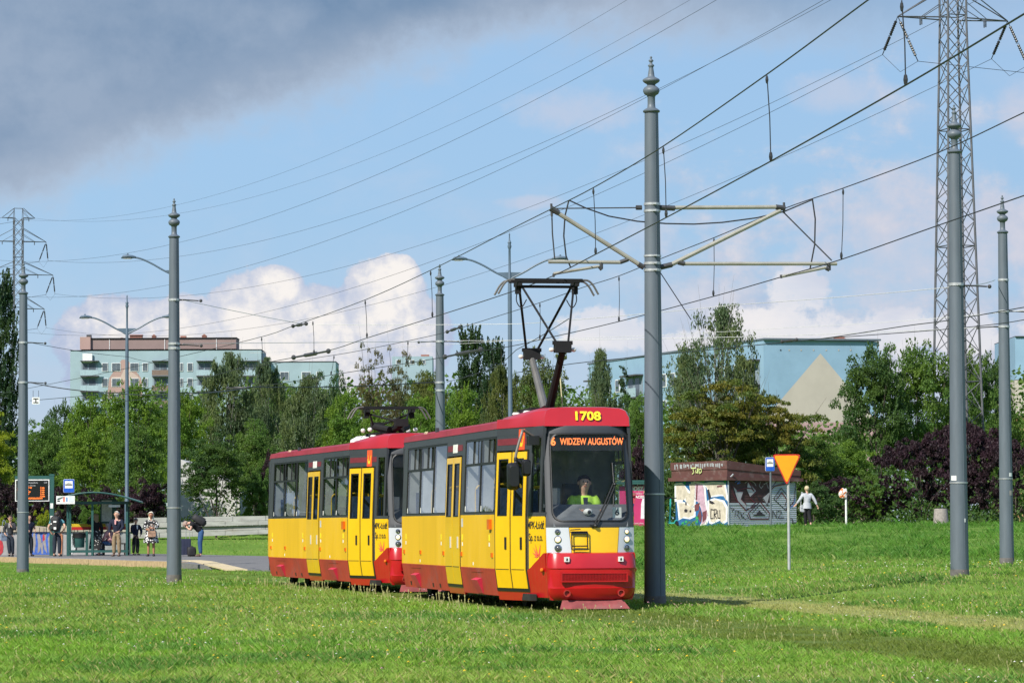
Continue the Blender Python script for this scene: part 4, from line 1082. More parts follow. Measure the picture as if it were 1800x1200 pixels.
    m = MB(); m.box((0, -.100, .512), (1.0, .03, .105)); m.build('grille_mesh', pm('grille_mesh', (.10, .008, .012), .7, 0, .6, 90), g)
    m = MB()
    for i in range(9): m.box((0, -.118, .467 + i * .0115), (1.0, .006, .004))
    for i in range(44): m.box((-.495 + i * .023, -.118, .512), (.005, .007, .1))
    m.build('grille_bars', M_red, g)
    for x in (-.42, .42):
        m = MB(); m.box((x, -.075, .785), (.075, .04, .075)); s_ = m.build('lifting_sticker', M_wtxt, t)
        m = MB(); m.box((x, -.0975, .778), (.025, .004, .03)); m.box((x, -.0975, .80), (.012, .004, .012)); m.build('sticker_symbol', M_btxt, s_)
        m = MB(); m.M = Matrix.Translation((x, -.085, .27)) @ Matrix.Rotation(R(90), 4, 'X'); m.lathe([(.05, -.05), (.055, .012), (.04, .012), (.035, -.02)], 14); m.build('coupling_cap', M_redw, t)
    m = MB(); m.hexa([(-.54, -.16, .035), (.54, -.16, .035), (.54, -.12, .035), (-.54, -.12, .035), (-.47, .0, .165), (.47, .0, .165), (.47, .03, .165), (-.47, .03, .165)]); m.build('cowcatcher', pm('cowcatcher_red', (.24, .055, .055), .8, 0, .25, 5, dirt=(.20, .14, .12), dirt_amt=.9), t)
    # frame for the registration board, wipers
    def fbar(pts, r, name, mat=M_rub, par=t):
        q = MB(); q.tube(pts, r, 6); return q.build(name, mat, par)
    u0, u1, za, zb = -.48, -.13, .93, 1.20
    fr_ = MB()
    for (a, b) in (((u0, za), (u1, za)), ((u0, zb), (u1, zb)), ((u0, za), (u0, zb)), ((u1, za), (u1, zb)), ((u0, .985), (u1, .985)), ((u0, 1.175), (u1, 1.175))): fr_.tube([ff(a[0], a[1], .055), ff(b[0], b[1], .055)], .010, 5)
    fr_.tube([ff(u0 + .05, 1.2, .055), ff(u0 - .03, 1.19, .04), ff(u0 - .02, 1.23, .05), ff(u0 + .2, 1.24, .05)], .008, 5)
    fr_.hexa([ff(u0, 1.17, .05), ff(u1, 1.17, .05), ff(u1, 1.17, .012), ff(u0, 1.17, .012), ff(u0, 1.205, .05), ff(u1, 1.205, .05), ff(u1, 1.205, .012), ff(u0, 1.205, .012)])
    fr_.build('board_frame', M_rub, t)
    fbar([ff(.02, 1.29, .05), ff(.30, 1.63, .06), ff(.52, 1.93, .06)], .012, 'wiper_arm'); fbar([ff(.08, 1.285, .05), ff(.36, 1.62, .06), ff(.57, 1.91, .06)], .012, 'wiper_arm')
    fbar([ff(.54, 2.25, .035), ff(.545, 1.95, .05), ff(.51, 1.58, .035)], .011, 'wiper_blade')
    m = MB(); m.ball(ff(.56, 1.92, .06), .03, 8, 6); m.ball(ff(.06, 1.29, .05), .035, 8, 6); m.tube([ff(-.06, 1.30, .05), ff(.1, 1.29, .05)], .015, 6); m.build('wiper_joint', M_rub, t)
    # cab inside
    m = MB(); m.hexa([(-.58, .10, 1.28), (.58, .10, 1.28), (.70, .60, 1.28), (-.70, .60, 1.28), (-.58, .14, 1.40), (.58, .14, 1.40), (.70, .60, 1.62), (-.70, .60, 1.62)]); m.build('dashboard', M_dash, t)
    m = MB(); m.box((-.5, .82, 1.62), (.3, .25, .5)); m.build('dash_console', M_dash, t)
    m = MB(); m.hexa([(-.58, .36, 2.44), (.58, .36, 2.44), (.58, .62, 2.44), (-.58, .62, 2.44), (-.58, .36, 2.70), (.58, .36, 2.70), (.58, .62, 2.70), (-.58, .62, 2.70)]); dd = m.build('destination_display', M_btxt, t)
    if front_detail:
        m = MB(); fn = lambda u, v, d: (u, .352, 2.575 + v)
        put_text(m, 'WIDZEW AUGUSTÓW', .142, lambda u, v, d: fn(u + .075, v, d), .68, bold=.003); put_text(m, '6', .17, lambda u, v, d: fn(u - .53, v, d), .9, bold=.006); m.build('led_lettering', M_led, dd)
    m = MB(); m.ball((-.02, .22, 1.50), (.075, .075, .055), 12, 8); cm = m.build('dash_camera', M_wtxt, t, True, 80)
    m = MB(); m.ball((-.015, .15, 1.50), (.03, .02, .03), 10, 6); m.build('camera_lens', M_btxt, cm, True, 80)
    m = MB(); m.box((.42, .16, 1.49), (.14, .008, .16)); cd = m.build('route_card', M_wtxt, t)
    if front_detail:
        m = MB(); put_text(m, '6', .13, lambda u, v, d: (.42 + u, .154, 1.49 + v), bold=.004); m.build('card_digit', M_btxt, cd)
    if not front_detail:
        return finish_car(t, raised)
    # mirror on its long bent arm (left in the picture)
    m = MB(); m.tube(smooth([(-.78, .62, 2.66), (-.95, .55, 2.75), (-.99, .5, 2.70), (-1.07, .48, 2.45), (-1.10, .47, 2.30)]), .022, 7); arm = m.build('mirror_arm', pm('mirror_arm_grey', (.16, .14, .12), .5), t, True)
    m = MB(); m.tube(smooth([(-1.10, .47, 2.33), (-1.03, .45, 2.27), (-.95, .43, 2.20)]), .016, 6); m.build('mirror_stay', M_rub, arm)
    def mir(c, w, h, d, name):
        q = MB(); rs = []
        for dy, k in ((-d, .72), (-d * .6, .95), (0, 1.0), (.02, .96)):
            rs.append([(c[0] + p[0] * k, c[1] + dy, c[2] + p[1] * k) for p in rrect(-w / 2, w / 2, -h / 2, h / 2, w * .3, w * .3, 4)])
        q.rings(rs, True, True, True); o = q.build(name, M_rub, arm, True, 40)
    mir((-1.14, .46, 2.05), .19, .42, .13, 'mirror'); mir((-.94, .43, 2.18), .13, .26, .1, 'mirror')
    m = MB(); m.lathe([(.03, 2.2), (.035, 2.22), (.028, 2.24), (.035, 2.26), (.028, 2.28), (.035, 2.3), (.028, 2.34)], 10, (-1.09, .47, 0)); m.build('mirror_boot', M_rub, arm)
    m = MB(); m.box((-.80, .58, 2.60), (.16, .2, .14)); m.build('mirror_bracket', M_rub, t)
    return finish_car(t, raised)
def finish_car(t, raised):
    # rear end wall
    m = MB(); m.box((0, 13.31, 1.55), (1.38, .05, 2.5)); m.build('rear_wall', M_dark, t)
    m = MB(); m.box((0, 13.7, .42), (.16, .9, .12)); m.build('coupler', M_under, t)
    pantograph(t, 3.3, 2.985, raised)
    for y in (() if raised else (3.9,)):
        m = MB(); m.lathe([(.34, 2.99), (.33, 3.06), (.2, 3.13), (.01, 3.15)], 16, (-.35, y, 0)); m.build('roof_dome', M_wtxt, t, True)
    for y in ():
        m = MB(); m.hexa([(-.5, y, 3.0), (.5, y, 3.0), (.5, y + 1.1, 3.0), (-.5, y + 1.1, 3.0), (-.4, y + .1, 3.1), (.4, y + .1, 3.1), (.4, y + 1.0, 3.1), (-.4, y + 1.0, 3.1)]); m.build('roof_box', M_int, t)
    return t
TRAM1 = make_car('1708', (TRK0.x, TRK0.y, 0.0), TH, True, 'leading red and yellow tram car with lit destination display and raised pantograph')
TRAM2 = make_car('1709', (-1.70, 66.25, 0.0), R(14.2), False, 'trailing red and yellow tram car with its pantograph folded down', False)
# ------------------------------------------------------------------ tram stop furniture
M_green = pm('shelter_green', (0.022, 0.085, 0.075), 0.45, 0, 0.1, 3)
M_shglass = glass('shelter_glass', (0.80, 0.87, 0.86), refl=.7)
M_roofgl = pm('canopy_sheet', (0.36, 0.40, 0.41), 0.35, 0, .08, 2)
M_blue = pm('sign_blue', (0.012, 0.085, 0.46), 0.4)
M_wht = pm('sign_white', (0.72, 0.72, 0.69), 0.5)
M_grey = pm('steel_grey', (0.33, 0.34, 0.35), 0.5, 0.3)
M_yst = pm('shelter_yellow', (0.70, 0.47, 0.02), 0.5); M_rst = pm('shelter_red', (0.55, 0.02, 0.02), 0.5)
sh0 = atz(119, 976.5, PZ)                       # front left post
ex = Vector((1, .07, 0)).normalized(); ey = Vector((-.07, 1, 0)).normalized()
sh_rz = math.atan2(ex.y, ex.x)
sh = thing('bus_shelter', 'green framed glass shelter with curved canopy at the tram stop', 'shelter', tuple(sh0), sh_rz)
SW = 2.28; SDp = 1.5; SH = 2.05
for x in (0.0, .95, SW):
    m = MB(); m.box((x, 0, SH / 2), (.085, .085, SH)); m.build('post', M_green, sh)
for x in (0.0, SW):
    m = MB(); m.box((x, SDp, SH / 2), (.085, .085, SH)); m.build('post', M_green, sh)
for y in (0, SDp):
    m = MB(); m.box((SW / 2, y, SH), (SW + .1, .09, .1)); m.build('frame', M_green, sh); m = MB(); m.box((SW / 2, y, .17), (SW - .09, .06, .09)); m.build('frame', M_green, sh)
for x in (0, SW):
    m = MB(); m.box((x, SDp / 2, SH - .1), (.07, SDp - .09, .08)); m.build('frame', M_green, sh); m = MB(); m.box((x, SDp / 2, .17), (.06, SDp - .09, .09)); m.build('frame', M_green, sh)
def canopy_pt(t, y): return (-.35 + t * (SW + .9), y, SH + .03 + .42 * math.sin(math.pi * (.16 + t * .84)) - .18 * (1 - t) * .4)
cn = 14
m = MB(); rs = [[canopy_pt(i / cn, -.55), canopy_pt(i / cn, SDp + .2), tuple(Vector(canopy_pt(i / cn, SDp + .2)) + Vector((0, 0, .02))), tuple(Vector(canopy_pt(i / cn, -.55)) + Vector((0, 0, .02)))] for i in range(cn + 1)]
m.rings(rs, True, True, True); m.build('canopy', M_roofgl, sh, True, 40)
for i in range(0, cn + 1, 2):
    m = MB(); a = Vector(canopy_pt(i / cn, -.56)); b = Vector(canopy_pt(i / cn, SDp + .2)); m.tube([a - Vector((0, 0, .03)), b - Vector((0, 0, .03))], .028, 5); m.build('canopy_rib', M_green, sh)
for y in (-.56, SDp + .21):
    m = MB(); m.tube([tuple(Vector(canopy_pt(i / cn, y)) - Vector((0, 0, .01))) for i in range(cn + 1)], .035, 6); m.build('canopy_rim', M_green, sh)
for (x0, x1, y0, y1) in ((.05, SW - .05, SDp, SDp), (SW, SW, .05, SDp - .05), (0, 0, .5, SDp - .05)):
    m = MB(); m.quad((x0, y0, .22), (x1, y1, .22), (x1, y1, SH - .05), (x0, y0, SH - .05)); m.build('pane', M_shglass, sh)
m = MB(); m.quad((.06, SDp - .02, 1.12), (SW - .06, SDp - .02, 1.12), (SW - .06, SDp - .02, 1.24), (.06, SDp - .02, 1.24)); m.build('yellow_band', M_yst, sh)
m = MB(); m.quad((.06, SDp - .02, 1.00), (SW - .06, SDp - .02, 1.00), (SW - .06, SDp - .02, 1.12), (.06, SDp - .02, 1.12)); m.build('red_band', M_rst, sh)
m = MB(); m.box((1.5, SDp - .12, 1.72), (.62, .06, .95)); tb_ = m.build('timetable_case', M_green, sh)
m = MB(); m.box((1.44, SDp - .155, 1.74), (.40, .012, .82)); m.build('timetable', pm('paper', (.6, .62, .58), .7, 0, .2, 14), tb_)
m = MB(); m.box((1.8, -.05, SH - .13), (.45, .02, .09)); m.build('name_plate', M_wht, sh)
m = MB(); m.box((1.75, SDp - .4, .46), (.95, .38, .05)); m.box((1.35, SDp - .4, .22), (.05, .3, .44)); m.box((2.15, SDp - .4, .22), (.05, .3, .44)); m.build('bench', M_under, sh)
def on_shelter(x, y, z): return sh.matrix_basis @ Vector((x, y, z))
bpy.context.view_layer.update()
SHM = Matrix.Translation(sh0) @ Matrix.Rotation(sh_rz, 4, 'Z')
# projecting info board and the blue stop sign
pb = SHM @ Vector((-.02, -.58, 2.2))
t = thing('info_board', 'white printed route board hanging on the shelter canopy edge', 'board', tuple(pb), -.05)
m = MB(); m.box((-.03, 0, -.04), (.72, .04, .31)); bd = m.build('panel', M_wht, t)
for (x, w, h, mt) in ((-.06, .06, .2, pm('print_red', (.6, .12, .08), .6)), (.05, .06, .16, pm('print_blue', (.1, .25, .5), .6)), (.22, .2, .22, pm('print_pale', (.55, .60, .62), .6)), (-.27, .1, .05, M_btxt)):
    m = MB(); m.box((x - .03, -.022, -.02 if w != .1 else -.08), (w, .004, h)); m.build('print', mt, bd)
def tram_stop_sign(loc, w, h, label, post_h=None, mat_post=None, post_dx=0.0):
    t = thing('stop_sign', label, 'sign', loc, 0, 'blue tram stop signs')
    m = MB(); m.prism(rrect(-w / 2, w / 2, -h / 2, h / 2, .04, .04, 3), lambda u, v, d: (u, d, v), -.012, .012); p = m.build('plate', M_blue, t)
    m = MB(); m.prism(rrect(-w / 2 - .012, w / 2 + .012, -h / 2 - .012, h / 2 + .012, .05, .05, 3), lambda u, v, d: (u, d, v), .0125, .02); m.build('back_plate', M_wht, p)
    m = MB(); m.box((0, -.014, h * .10), (w * .74, .004, h * .56)); m.build('white_field', M_wht, p)
    s = w; m = MB(); zc = h * .08
    m.prism([(-.30 * s, -.07 * s), (.30 * s, -.07 * s), (.33 * s, .0), (.30 * s, .07 * s), (-.30 * s, .07 * s), (-.33 * s, .0)], lambda u, v, d: (u, d, zc + v), -.019, -.0165)
    m.box((0, -.018, zc + .10 * s), (.42 * s, .003, .022 * s)); m.box((-.06 * s, -.018, zc + .15 * s), (.02 * s, .003, .08 * s)); m.box((.02 * s, -.018, zc + .19 * s), (.3 * s, .003, .018 * s))
    m.build('tram_symbol', M_btxt, p)
    m = MB()
    for k in range(5): m.box(((-.22 + .11 * k) * s, -.0205, zc + .02 * s), (.07 * s, .002, .05 * s))
    m.build('tram_symbol_windows', M_wht, p)
    if post_h:
        m = MB(); m.lathe([(.035, -post_h), (.035, .0), (.035, h / 2), (.01, h / 2 + .02)], 10, (post_dx, .06, 0)); m.build('post', mat_post or M_grey, t, True)
    else:
        m = MB(); m.tube([(0, .04, -h / 2 - .15), (0, .04, h / 2)], .02, 6); m.tube([(0, .04, -h / 2 - .15), (-.12, .04, -h / 2 - .18), (-.13, .04, -h / 2 - .3)], .018, 6); m.build('bracket', M_fit, t)
    return t
ps = aty(121, 853.5, sh0.y - .3); tram_stop_sign(tuple(ps), .41, .5, 'blue and white tram stop sign above the shelter canopy')
pk = aty(1353.5, 815.5, 128.5); tram_stop_sign(tuple(pk), .335, .50, 'blue and white tram stop sign before the graffiti kiosk', pk.z - gz(pk.x, 128) + .2, pm('post_grey_dark', (.12, .14, .16), .5), .02)
# departure board
db = atz(91, 976, PZ)
t = thing('departure_board', 'dark electronic departure board with orange lines on a green post', 'board', tuple(db), .02)
m = MB(); m.box((0, 0, 1.55), (.17, .13, 3.3)); m.box((0, 0, 3.16), (.2, .15, .06)); m.build('post', M_green, t)
m = MB(); m.box((-.75, -.0, 3.07), (1.4, .08, .12)); m.build('arm', M_green, t)
m = MB(); m.box((-.76, 0, 2.56), (1.34, .2, .86)); hs_ = m.build('housing', M_wht, t)
m = MB(); m.box((-.76, -.105, 2.56), (1.26, .012, .78)); sc_ = m.build('screen', pm('screen_black', (.012, .012, .012), .25), t)
m = MB(); put_text(m, 'Rozjazdowa', .075, lambda u, v, d: (-.72 + u, -.113, 2.86 + v)); put_text(m, 'LINIA  KIERUNEK', .05, lambda u, v, d: (-.82 + u, -.113, 2.745 + v)); put_text(m, '13:47', .075, lambda u, v, d: (-.24 + u, -.113, 2.86 + v), .8); m.build('screen_text', pm('screen_text_white', (.4, .4, .4), .5, emit=(.7, .7, .7), emit_s=.35), sc_)
m = MB()
for i, (a, b) in enumerate((('6  AUGUSTÓW', '2'), ('8  RETKINIA', '4'), ('9  OLECHÓW', '7'), ('10 WIDZEW', '9'), ('12 STOKI', '12'), ('TRAMWAJ NISKOPODŁOGOWY', ''))):
    put_text(m, a, .088, lambda u, v, d: (-1.34 + u, -.113, 2.66 - i * .083 + v), .95 if i < 5 else .78, bold=.004, align='LEFT')
    put_text(m, b + ' min' if b else '', .088, lambda u, v, d: (-.36 + u, -.113, 2.66 - i * .083 + v), .8, bold=.004) if b else None
m.build('led_lines', pm('board_led', (.5, .12, .02), .5, emit=(1.0, .20, .02), emit_s=1.0), sc_)
m = MB(); m.box((0, -.068, 1.95), (.11, .01, .2)); m.box((0, -.068, 1.5), (.1, .01, .12)); m.build('sticker', M_wht, t)
# litter bin under the shelter
lb = SHM @ Vector((.42, .35, 0))
t = thing('litter_bin', 'dark green litter bin with black liner inside the shelter', 'bin', tuple(lb), 0)
m = MB(); m.lathe([(.19, .32), (.20, .35), (.225, .82), (.24, .83), (.24, .86), (.2, .86), (.19, .5)], 14); m.build('basket', M_green, t, True)
m = MB(); m.lathe([(.245, .70), (.25, .84), (.26, .87), (.22, .89), (.20, .80)], 14, cap=False); m.build('liner', M_rub, t, True)
m = MB(); m.box((.30, .0, .48), (.09, .09, .96)); m.box((.27, 0, .55), (.08, .05, .05)); m.build('stand', M_green, t)
# graffiti wall behind the stop
M_conc = pm('wall_concrete', (0.36, 0.35, 0.335), 0.85, 0, 0.12, 3, bump=.2, dirt=(.2, .19, .18), dirt_amt=.5, dirt_scale=1.2)
gw = thing('concrete_wall', 'low grey concrete wall with blue and red graffiti behind the stop', 'wall', (0, 0, 0))
WY = 137.6
wa, wb_ = aty(-22, 950, WY), aty(226, 950, WY + 1)
def wfn(px, py, d): p = atpl(px, py, (wa.x, wa.y, 0), ((wb_ - wa).x, (wb_ - wa).y)); return (p.x, p.y - d - .005, p.z)
for (x0, x1) in ((-22, 50), (51, 110), (111, 168), (169, 228)):
    a, b = wfn(x0, 975.5, 0), wfn(x1, 975.5, 0); zt = wfn(x0, 932, 0)[2]
    m = MB(); m.hexa([(a[0], a[1] + .005, a[2] - .3), (b[0], b[1] + .005, b[2] - .3), (b[0], b[1] + .3, b[2] - .3), (a[0], a[1] + .3, a[2] - .3), (a[0], a[1] + .005, zt), (b[0], b[1] + .005, zt), (b[0], b[1] + .3, zt), (a[0], a[1] + .3, zt)]); m.build('wall_segment', M_conc, gw)
G_blue = pm('graffiti_blue', (.06, .14, .48), .6, 0, .25, 9); G_red = pm('graffiti_red', (.5, .04, .05), .6, 0, .2, 9); G_wht = pm('graffiti_white', (.72, .72, .70), .6, 0, .08, 9); G_blk = pm('graffiti_black', (.025, .02, .025), .6); G_or = pm('graffiti_orange', (.55, .22, .10), .7, 0, .3, 5); G_cy = pm('graffiti_cyan', (.12, .45, .52), .6); G_grey = pm('graffiti_grey', (.33, .30, .28), .6, 0, .15, 6)
def gpoly(name, pts, mat, d=.004):
    m = MB(); m.poly([wfn(x, y, d) for x, y in pts]); m.build(name, mat, gw)
gpoly('graffiti_field', [(55, 934), (90, 933), (91, 974), (54, 974)], G_blue, .003)
for k, pts in enumerate(([(58, 938), (62, 935), (63, 955), (60, 972), (56, 960)], [(65, 940), (69, 935), (73, 950), (70, 968), (66, 972), (67, 955)], [(76, 936), (82, 938), (80, 950), (83, 972), (78, 965), (75, 950)], [(84, 945), (88, 938), (89, 965), (86, 972)], [(71, 955), (75, 952), (76, 972), (73, 973)])):
    gpoly('graffiti_letter', pts, G_grey, .006)
gpoly('graffiti_letter', [(75, 940), (78, 938), (79, 948), (75, 951)], G_red, .008)
gpoly('graffiti_letter', [(0, 948), (4, 950), (6, 960), (5, 970), (1, 975), (-4, 975), (-6, 950)], G_red, .006)
gpoly('graffiti_letter', [(-8, 938), (6, 936), (14, 940), (6, 944), (-8, 943)], pm('graffiti_pale_blue', (.3, .36, .5), .7), .006)
gpoly('graffiti_letter', [(106, 935), (110, 940), (109, 973), (105, 974)], G_or, .006)
for pts, mt in (([(118, 933), (124, 933), (121, 950), (119, 974), (118, 974)], G_cy), ([(123, 936), (139, 934), (137, 950), (132, 966), (126, 974), (123, 962)], G_wht), ([(126, 940), (134, 938), (131, 952), (128, 962)], G_blk), ([(133, 960), (136, 955), (135, 966), (132, 970)], G_blk)): gpoly('graffiti_letter', pts, mt, .006)
m = MB()
for i in range(26):
    x = -20 + i * 9.5 + random.uniform(-2, 2); p = wfn(x, 932, 0); w = random.uniform(.12, .3)
    m.hexa([(p[0] - w, p[1] - .05, p[2] - .05), (p[0] + w, p[1] - .05, p[2] - .05), (p[0] + w, p[1] + .5, p[2] - .05), (p[0] - w, p[1] + .5, p[2] - .05), (p[0] - w, p[1] - .02, p[2] + .12 + random.uniform(0, .1)), (p[0] + w, p[1] - .03, p[2] + .1 + random.uniform(0, .1)), (p[0] + w, p[1] + .5, p[2] + .15), (p[0] - w, p[1] + .5, p[2] + .15)])
tag(m.build('broken_coping', pm('coping_stone', (.36, .31, .23), .9, 0, .25, 3, bump=.3)), 'broken pale stone rubble along the top of the graffiti wall', None, None, 'stuff')
# horizontal concrete planks retaining the bank
M_plank = pm('retaining_concrete', (0.31, 0.31, 0.285), 0.85, 0, 0.15, 2.5, bump=.2, dirt=(.22, .19, .14), dirt_amt=.75, dirt_scale=2.0, stretch=(.6, 1, 2.5))
rw = thing('retaining_wall', 'pale weathered wall of stacked concrete planks behind the waiting passengers', 'wall', (0, 0, 0))
RY = 149.5
for r_ in range(4):
    for i in range(5):
        x0 = 222 + i * 58 + (r_ % 2) * 13; x1 = x0 + 57.5
        f = lambda x: (x - 222) / 255.0
        yb = lambda x: 946.5 - 9.0 * f(x) - r_ * (9.2 - 1.2 * f(x)); yt = lambda x: yb(x) - (8.8 - 1.2 * f(x))
        a, b = aty(x0, yb(x0), RY), aty(x1, yb(x1), RY); at_, bt = aty(x0, yt(x0), RY), aty(x1, yt(x1), RY); o = random.uniform(-.03, .03) + (r_ % 2) * .09
        if r_ == 3 and i in (1,): continue
        m = MB(); m.hexa([(a.x, RY + o, a.z), (b.x, RY + o, b.z), (b.x, RY + .35, b.z), (a.x, RY + .35, a.z), (at_.x, RY + o + .02, at_.z), (bt.x, RY + o + .02, bt.z), (bt.x, RY + .35, bt.z), (at_.x, RY + .35, at_.z)]); m.build('plank', M_plank, rw)
# pale concrete building part behind the maple
M_pale = pm('pale_render', (0.50, 0.49, 0.47), 0.85, 0, .10, 3, bump=.1)
ph = thing('concrete_pavilion', 'pale grey concrete pavilion half hidden behind the dark maple', 'building', (0, 0, 0))
a, b = aty(318, 915, 158), aty(421, 915, 158); zt = aty(421, 856, 158).z
m = MB(); m.hexa([(a.x, 158, 0), (b.x, 158, 0), (b.x, 163, 0), (a.x, 163, 0), (a.x, 158, zt + 1.3), (b.x, 158, zt), (b.x, 163, zt), (a.x, 163, zt + 1.3)]); m.build('wall', M_pale, ph)
c0, c1 = aty(421, 867, 158.2), aty(445, 867, 158.2); m = MB(); m.box(((c0.x + c1.x) / 2, 158.2, c0.z), (c1.x - c0.x, .3, .09)); m.build('beam', M_pale, ph)
m = MB()
m.box((a.x + 1.0, 157.95, zt + .6), (.7, .08, .6)); m.build('window', M_glassd, ph)

# ------------------------------------------------------------------ yield sign
yp = atz(1387.5, 1002, gz(6.5, 86)); 
def fit_ground(px, py):            # iterate pixel ray against the terrain
    z = 0.0
    for _ in range(25): p = atz(px, py, z); z = z * .4 + gz(p.x, p.y) * .6
    return p
yp = fit_ground(1387.5, 1001)
YS = yp.y / FPX
t = thing('yield_sign', 'orange inverted triangle yield sign with red border on a grey post', 'sign', tuple(yp), 0)
zt = aty(1387, 798, yp.y).z - yp.z; zb = aty(1387, 850, yp.y).z - yp.z; hw = 25.3 * YS
def tri(k, r=.07):
    cx_, cz_ = 0, zt - (zt - zb) * .36; P_ = [(-hw, zt), (hw, zt), (0, zb - .04)]; P_ = [(cx_ + (x - cx_) * k, cz_ + (z - cz_) * k) for x, z in P_]; out = []
    for i in range(3):
        p = Vector((*P_[i], 0)); a = (Vector((*P_[i - 1], 0)) - p).normalized(); b = (Vector((*P_[(i + 1) % 3], 0)) - p).normalized()
        for q in (0, .5, 1): out.append(tuple((p + a * r * (1 - q) + b * r * q)[:2]) if q != .5 else tuple((p + (a + b) * r * .28)[:2]))
    return out
M_or = pm('sign_orange', (0.72, 0.32, 0.006), 0.45, 0, .05); M_rd = pm('sign_red', (0.56, 0.03, 0.02), 0.45)
ox = -.04
m = MB(); m.prism(tri(1.0), lambda u, v, d: (u + ox, d, v), -.012, .012); p = m.build('plate', M_rd, t)
m = MB(); m.prism(tri(.88, .05), lambda u, v, d: (u + ox, d, v), -.0165, -.0125); m.build('orange_face', M_or, p)
m = MB(); m.lathe([(.036, -.3), (.034, zb + .2), (.034, zt - .03), (.01, zt - .01)], 12, (0, .05, 0)); m.build('post', pm('post_white_grey', (.42, .43, .43), .5, .2), t, True)
m = MB(); m.box((0, .02, zt - .15), (.12, .06, .04)); m.box((0, .02, zt - .4), (.12, .06, .04)); m.build('clamp', M_grey, t)

# ------------------------------------------------------------------ graffiti kiosk
M_corr = pm('kiosk_sheet', (0.46, 0.49, 0.53), 0.5, 0.2, .1, 2, dirt=(.24, .22, .2), dirt_amt=.5)
M_fasc = pm('kiosk_fascia', (0.105, 0.042, 0.036), 0.7, 0, .12, 4, dirt=(.3, .27, .25), dirt_amt=.35, dirt_scale=3)
M_kbr = pm('kiosk_brown', (0.065, 0.028, 0.027), 0.7, 0, .15, 4)
M_kbl = pm('kiosk_blue', (0.020, 0.11, 0.27), 0.65, 0, .2, 4)
KC = aty(1280, 926, 136.0); KL = aty(1188, 926, 138.6); KR = aty(1400, 926, 138.1)
KZ = gz(KC.x, 137) - .03
kt = thing('kiosk', 'brown roofed kiosk covered with graffiti on top of the bank', 'kiosk', (0, 0, 0))
def kface(A, B):
    d = (B - A); d.z = 0; n = Vector((d.y, -d.x, 0)).normalized()
    if n.y > 0: n = -n
    return lambda u, v, o: (A.x + d.x * u + n.x * o, A.y + d.y * u + n.y * o, KZ + v + n.z * o)
fl_ = kface(KL, KC); fr2 = kface(KC, KR)
KH = 2.0 + .0
KH = aty(1280, 841, KC.y).z - KZ
BK = KL + (KR - KC); 
m = MB(); q = [KL, KC, KR, BK]; m.hexa([(p.x, p.y, KZ - .2) for p in q] + [(p.x, p.y, KZ + KH + .1) for p in q]); m.build('core', M_kbr, kt)
m = MB(); m.hexa([fl_(0.005, 0, .015), fl_(.995, 0, .015), fl_(.995, 0, .002), fl_(.005, 0, .002), fl_(.005, KH, .015), fl_(.995, KH, .015), fl_(.995, KH, .002), fl_(.005, KH, .002)]); m.build('front_board', M_kbl, kt)
# corrugated sheets on the right wall (lower band full width, upper right part)
m = MB()
def corr(u0, u1, v0, v1, pitch=.075):
    n = max(2, int((v1 - v0) / pitch)); rows = []
    for i in range(n * 4 + 1):
        v = v0 + (v1 - v0) * i / (n * 4); o = .012 + .016 * (1 - math.cos(2 * math.pi * i / 4))
        rows.append([fr2(u0, v, o), fr2(u1, v, o)])
    m.rings(rows, False)
split = KH * .47
corr(.005, .995, 0.02, split); corr(.63, .995, split + .002, KH)
m.build('corrugated_sheet', M_corr, kt)
m = MB(); m.hexa([fr2(0, split + .0, .05), fr2(.63, split, .05), fr2(.63, split, .0), fr2(0, split, .0), fr2(0, split + .07, .05), fr2(.63, split + .07, .05), fr2(.63, split + .07, .0), fr2(0, split + .07, .0)]); m.build('ledge', M_corr, kt)
m = MB(); m.hexa([fr2(.0, split + .08, .02), fr2(.62, split + .08, .02), fr2(.62, split + .08, .002), fr2(0, split + .08, .002), fr2(0, KH, .02), fr2(.62, KH, .02), fr2(.62, KH, .002), fr2(0, KH, .002)]); m.build('shutter_panel', M_kbr, kt)
for k in range(9):
    m = MB(); v = split + .1 + k * (KH - split - .1) / 9; m.hexa([fr2(.01, v, .03), fr2(.62, v, .03), fr2(.62, v, .02), fr2(.01, v, .02), fr2(.01, v + .012, .03), fr2(.62, v + .012, .03), fr2(.62, v + .012, .02), fr2(.01, v + .012, .02)]); m.build('shutter_slat', M_kbr, kt)
# two-tier fascia; the roof falls toward the right
zl0 = KH - .02; T1 = aty(1188, 813, KL.y).z - KZ; T2 = aty(1280, 809, KC.y).z - KZ; T3 = aty(1400, 827, KR.y).z - KZ
def fasc(name, e0, e1, lo, hi, mat=M_fasc):
    # lo / hi: functions giving heights at KL, KC, KR, BK
    c = (KL + KC + KR + BK) / 4
    def off(p, e): d = (p - c); d.z = 0; return p + d.normalized() * e
    m = MB(); b = [off(p, e0) for p in q]; tt = [off(p, e1) for p in q]
    m.hexa([(b[i].x, b[i].y, KZ + lo[i]) for i in range(4)] + [(tt[i].x, tt[i].y, KZ + hi[i]) for i in range(4)]); return m.build(name, mat, kt)
hL, hC, hR, hB = T1, T2, T3, T3 - .02
fasc('roof_gutter', .30, .30, [KH - .06, KH - .06, KH - .10, KH - .10], [KH + .08, KH + .08, KH + .03, KH + .03])
fasc('roof_fascia', .16, .16, [KH + .081, KH + .081, KH + .031, KH + .031], [hL - .32, hC - .34, hR - .22, hR - .22])
fasc('roof_fascia', .20, .20, [hL - .318, hC - .338, hR - .218, hR - .218], [hL, hC, hR, hB])
m = MB(); 
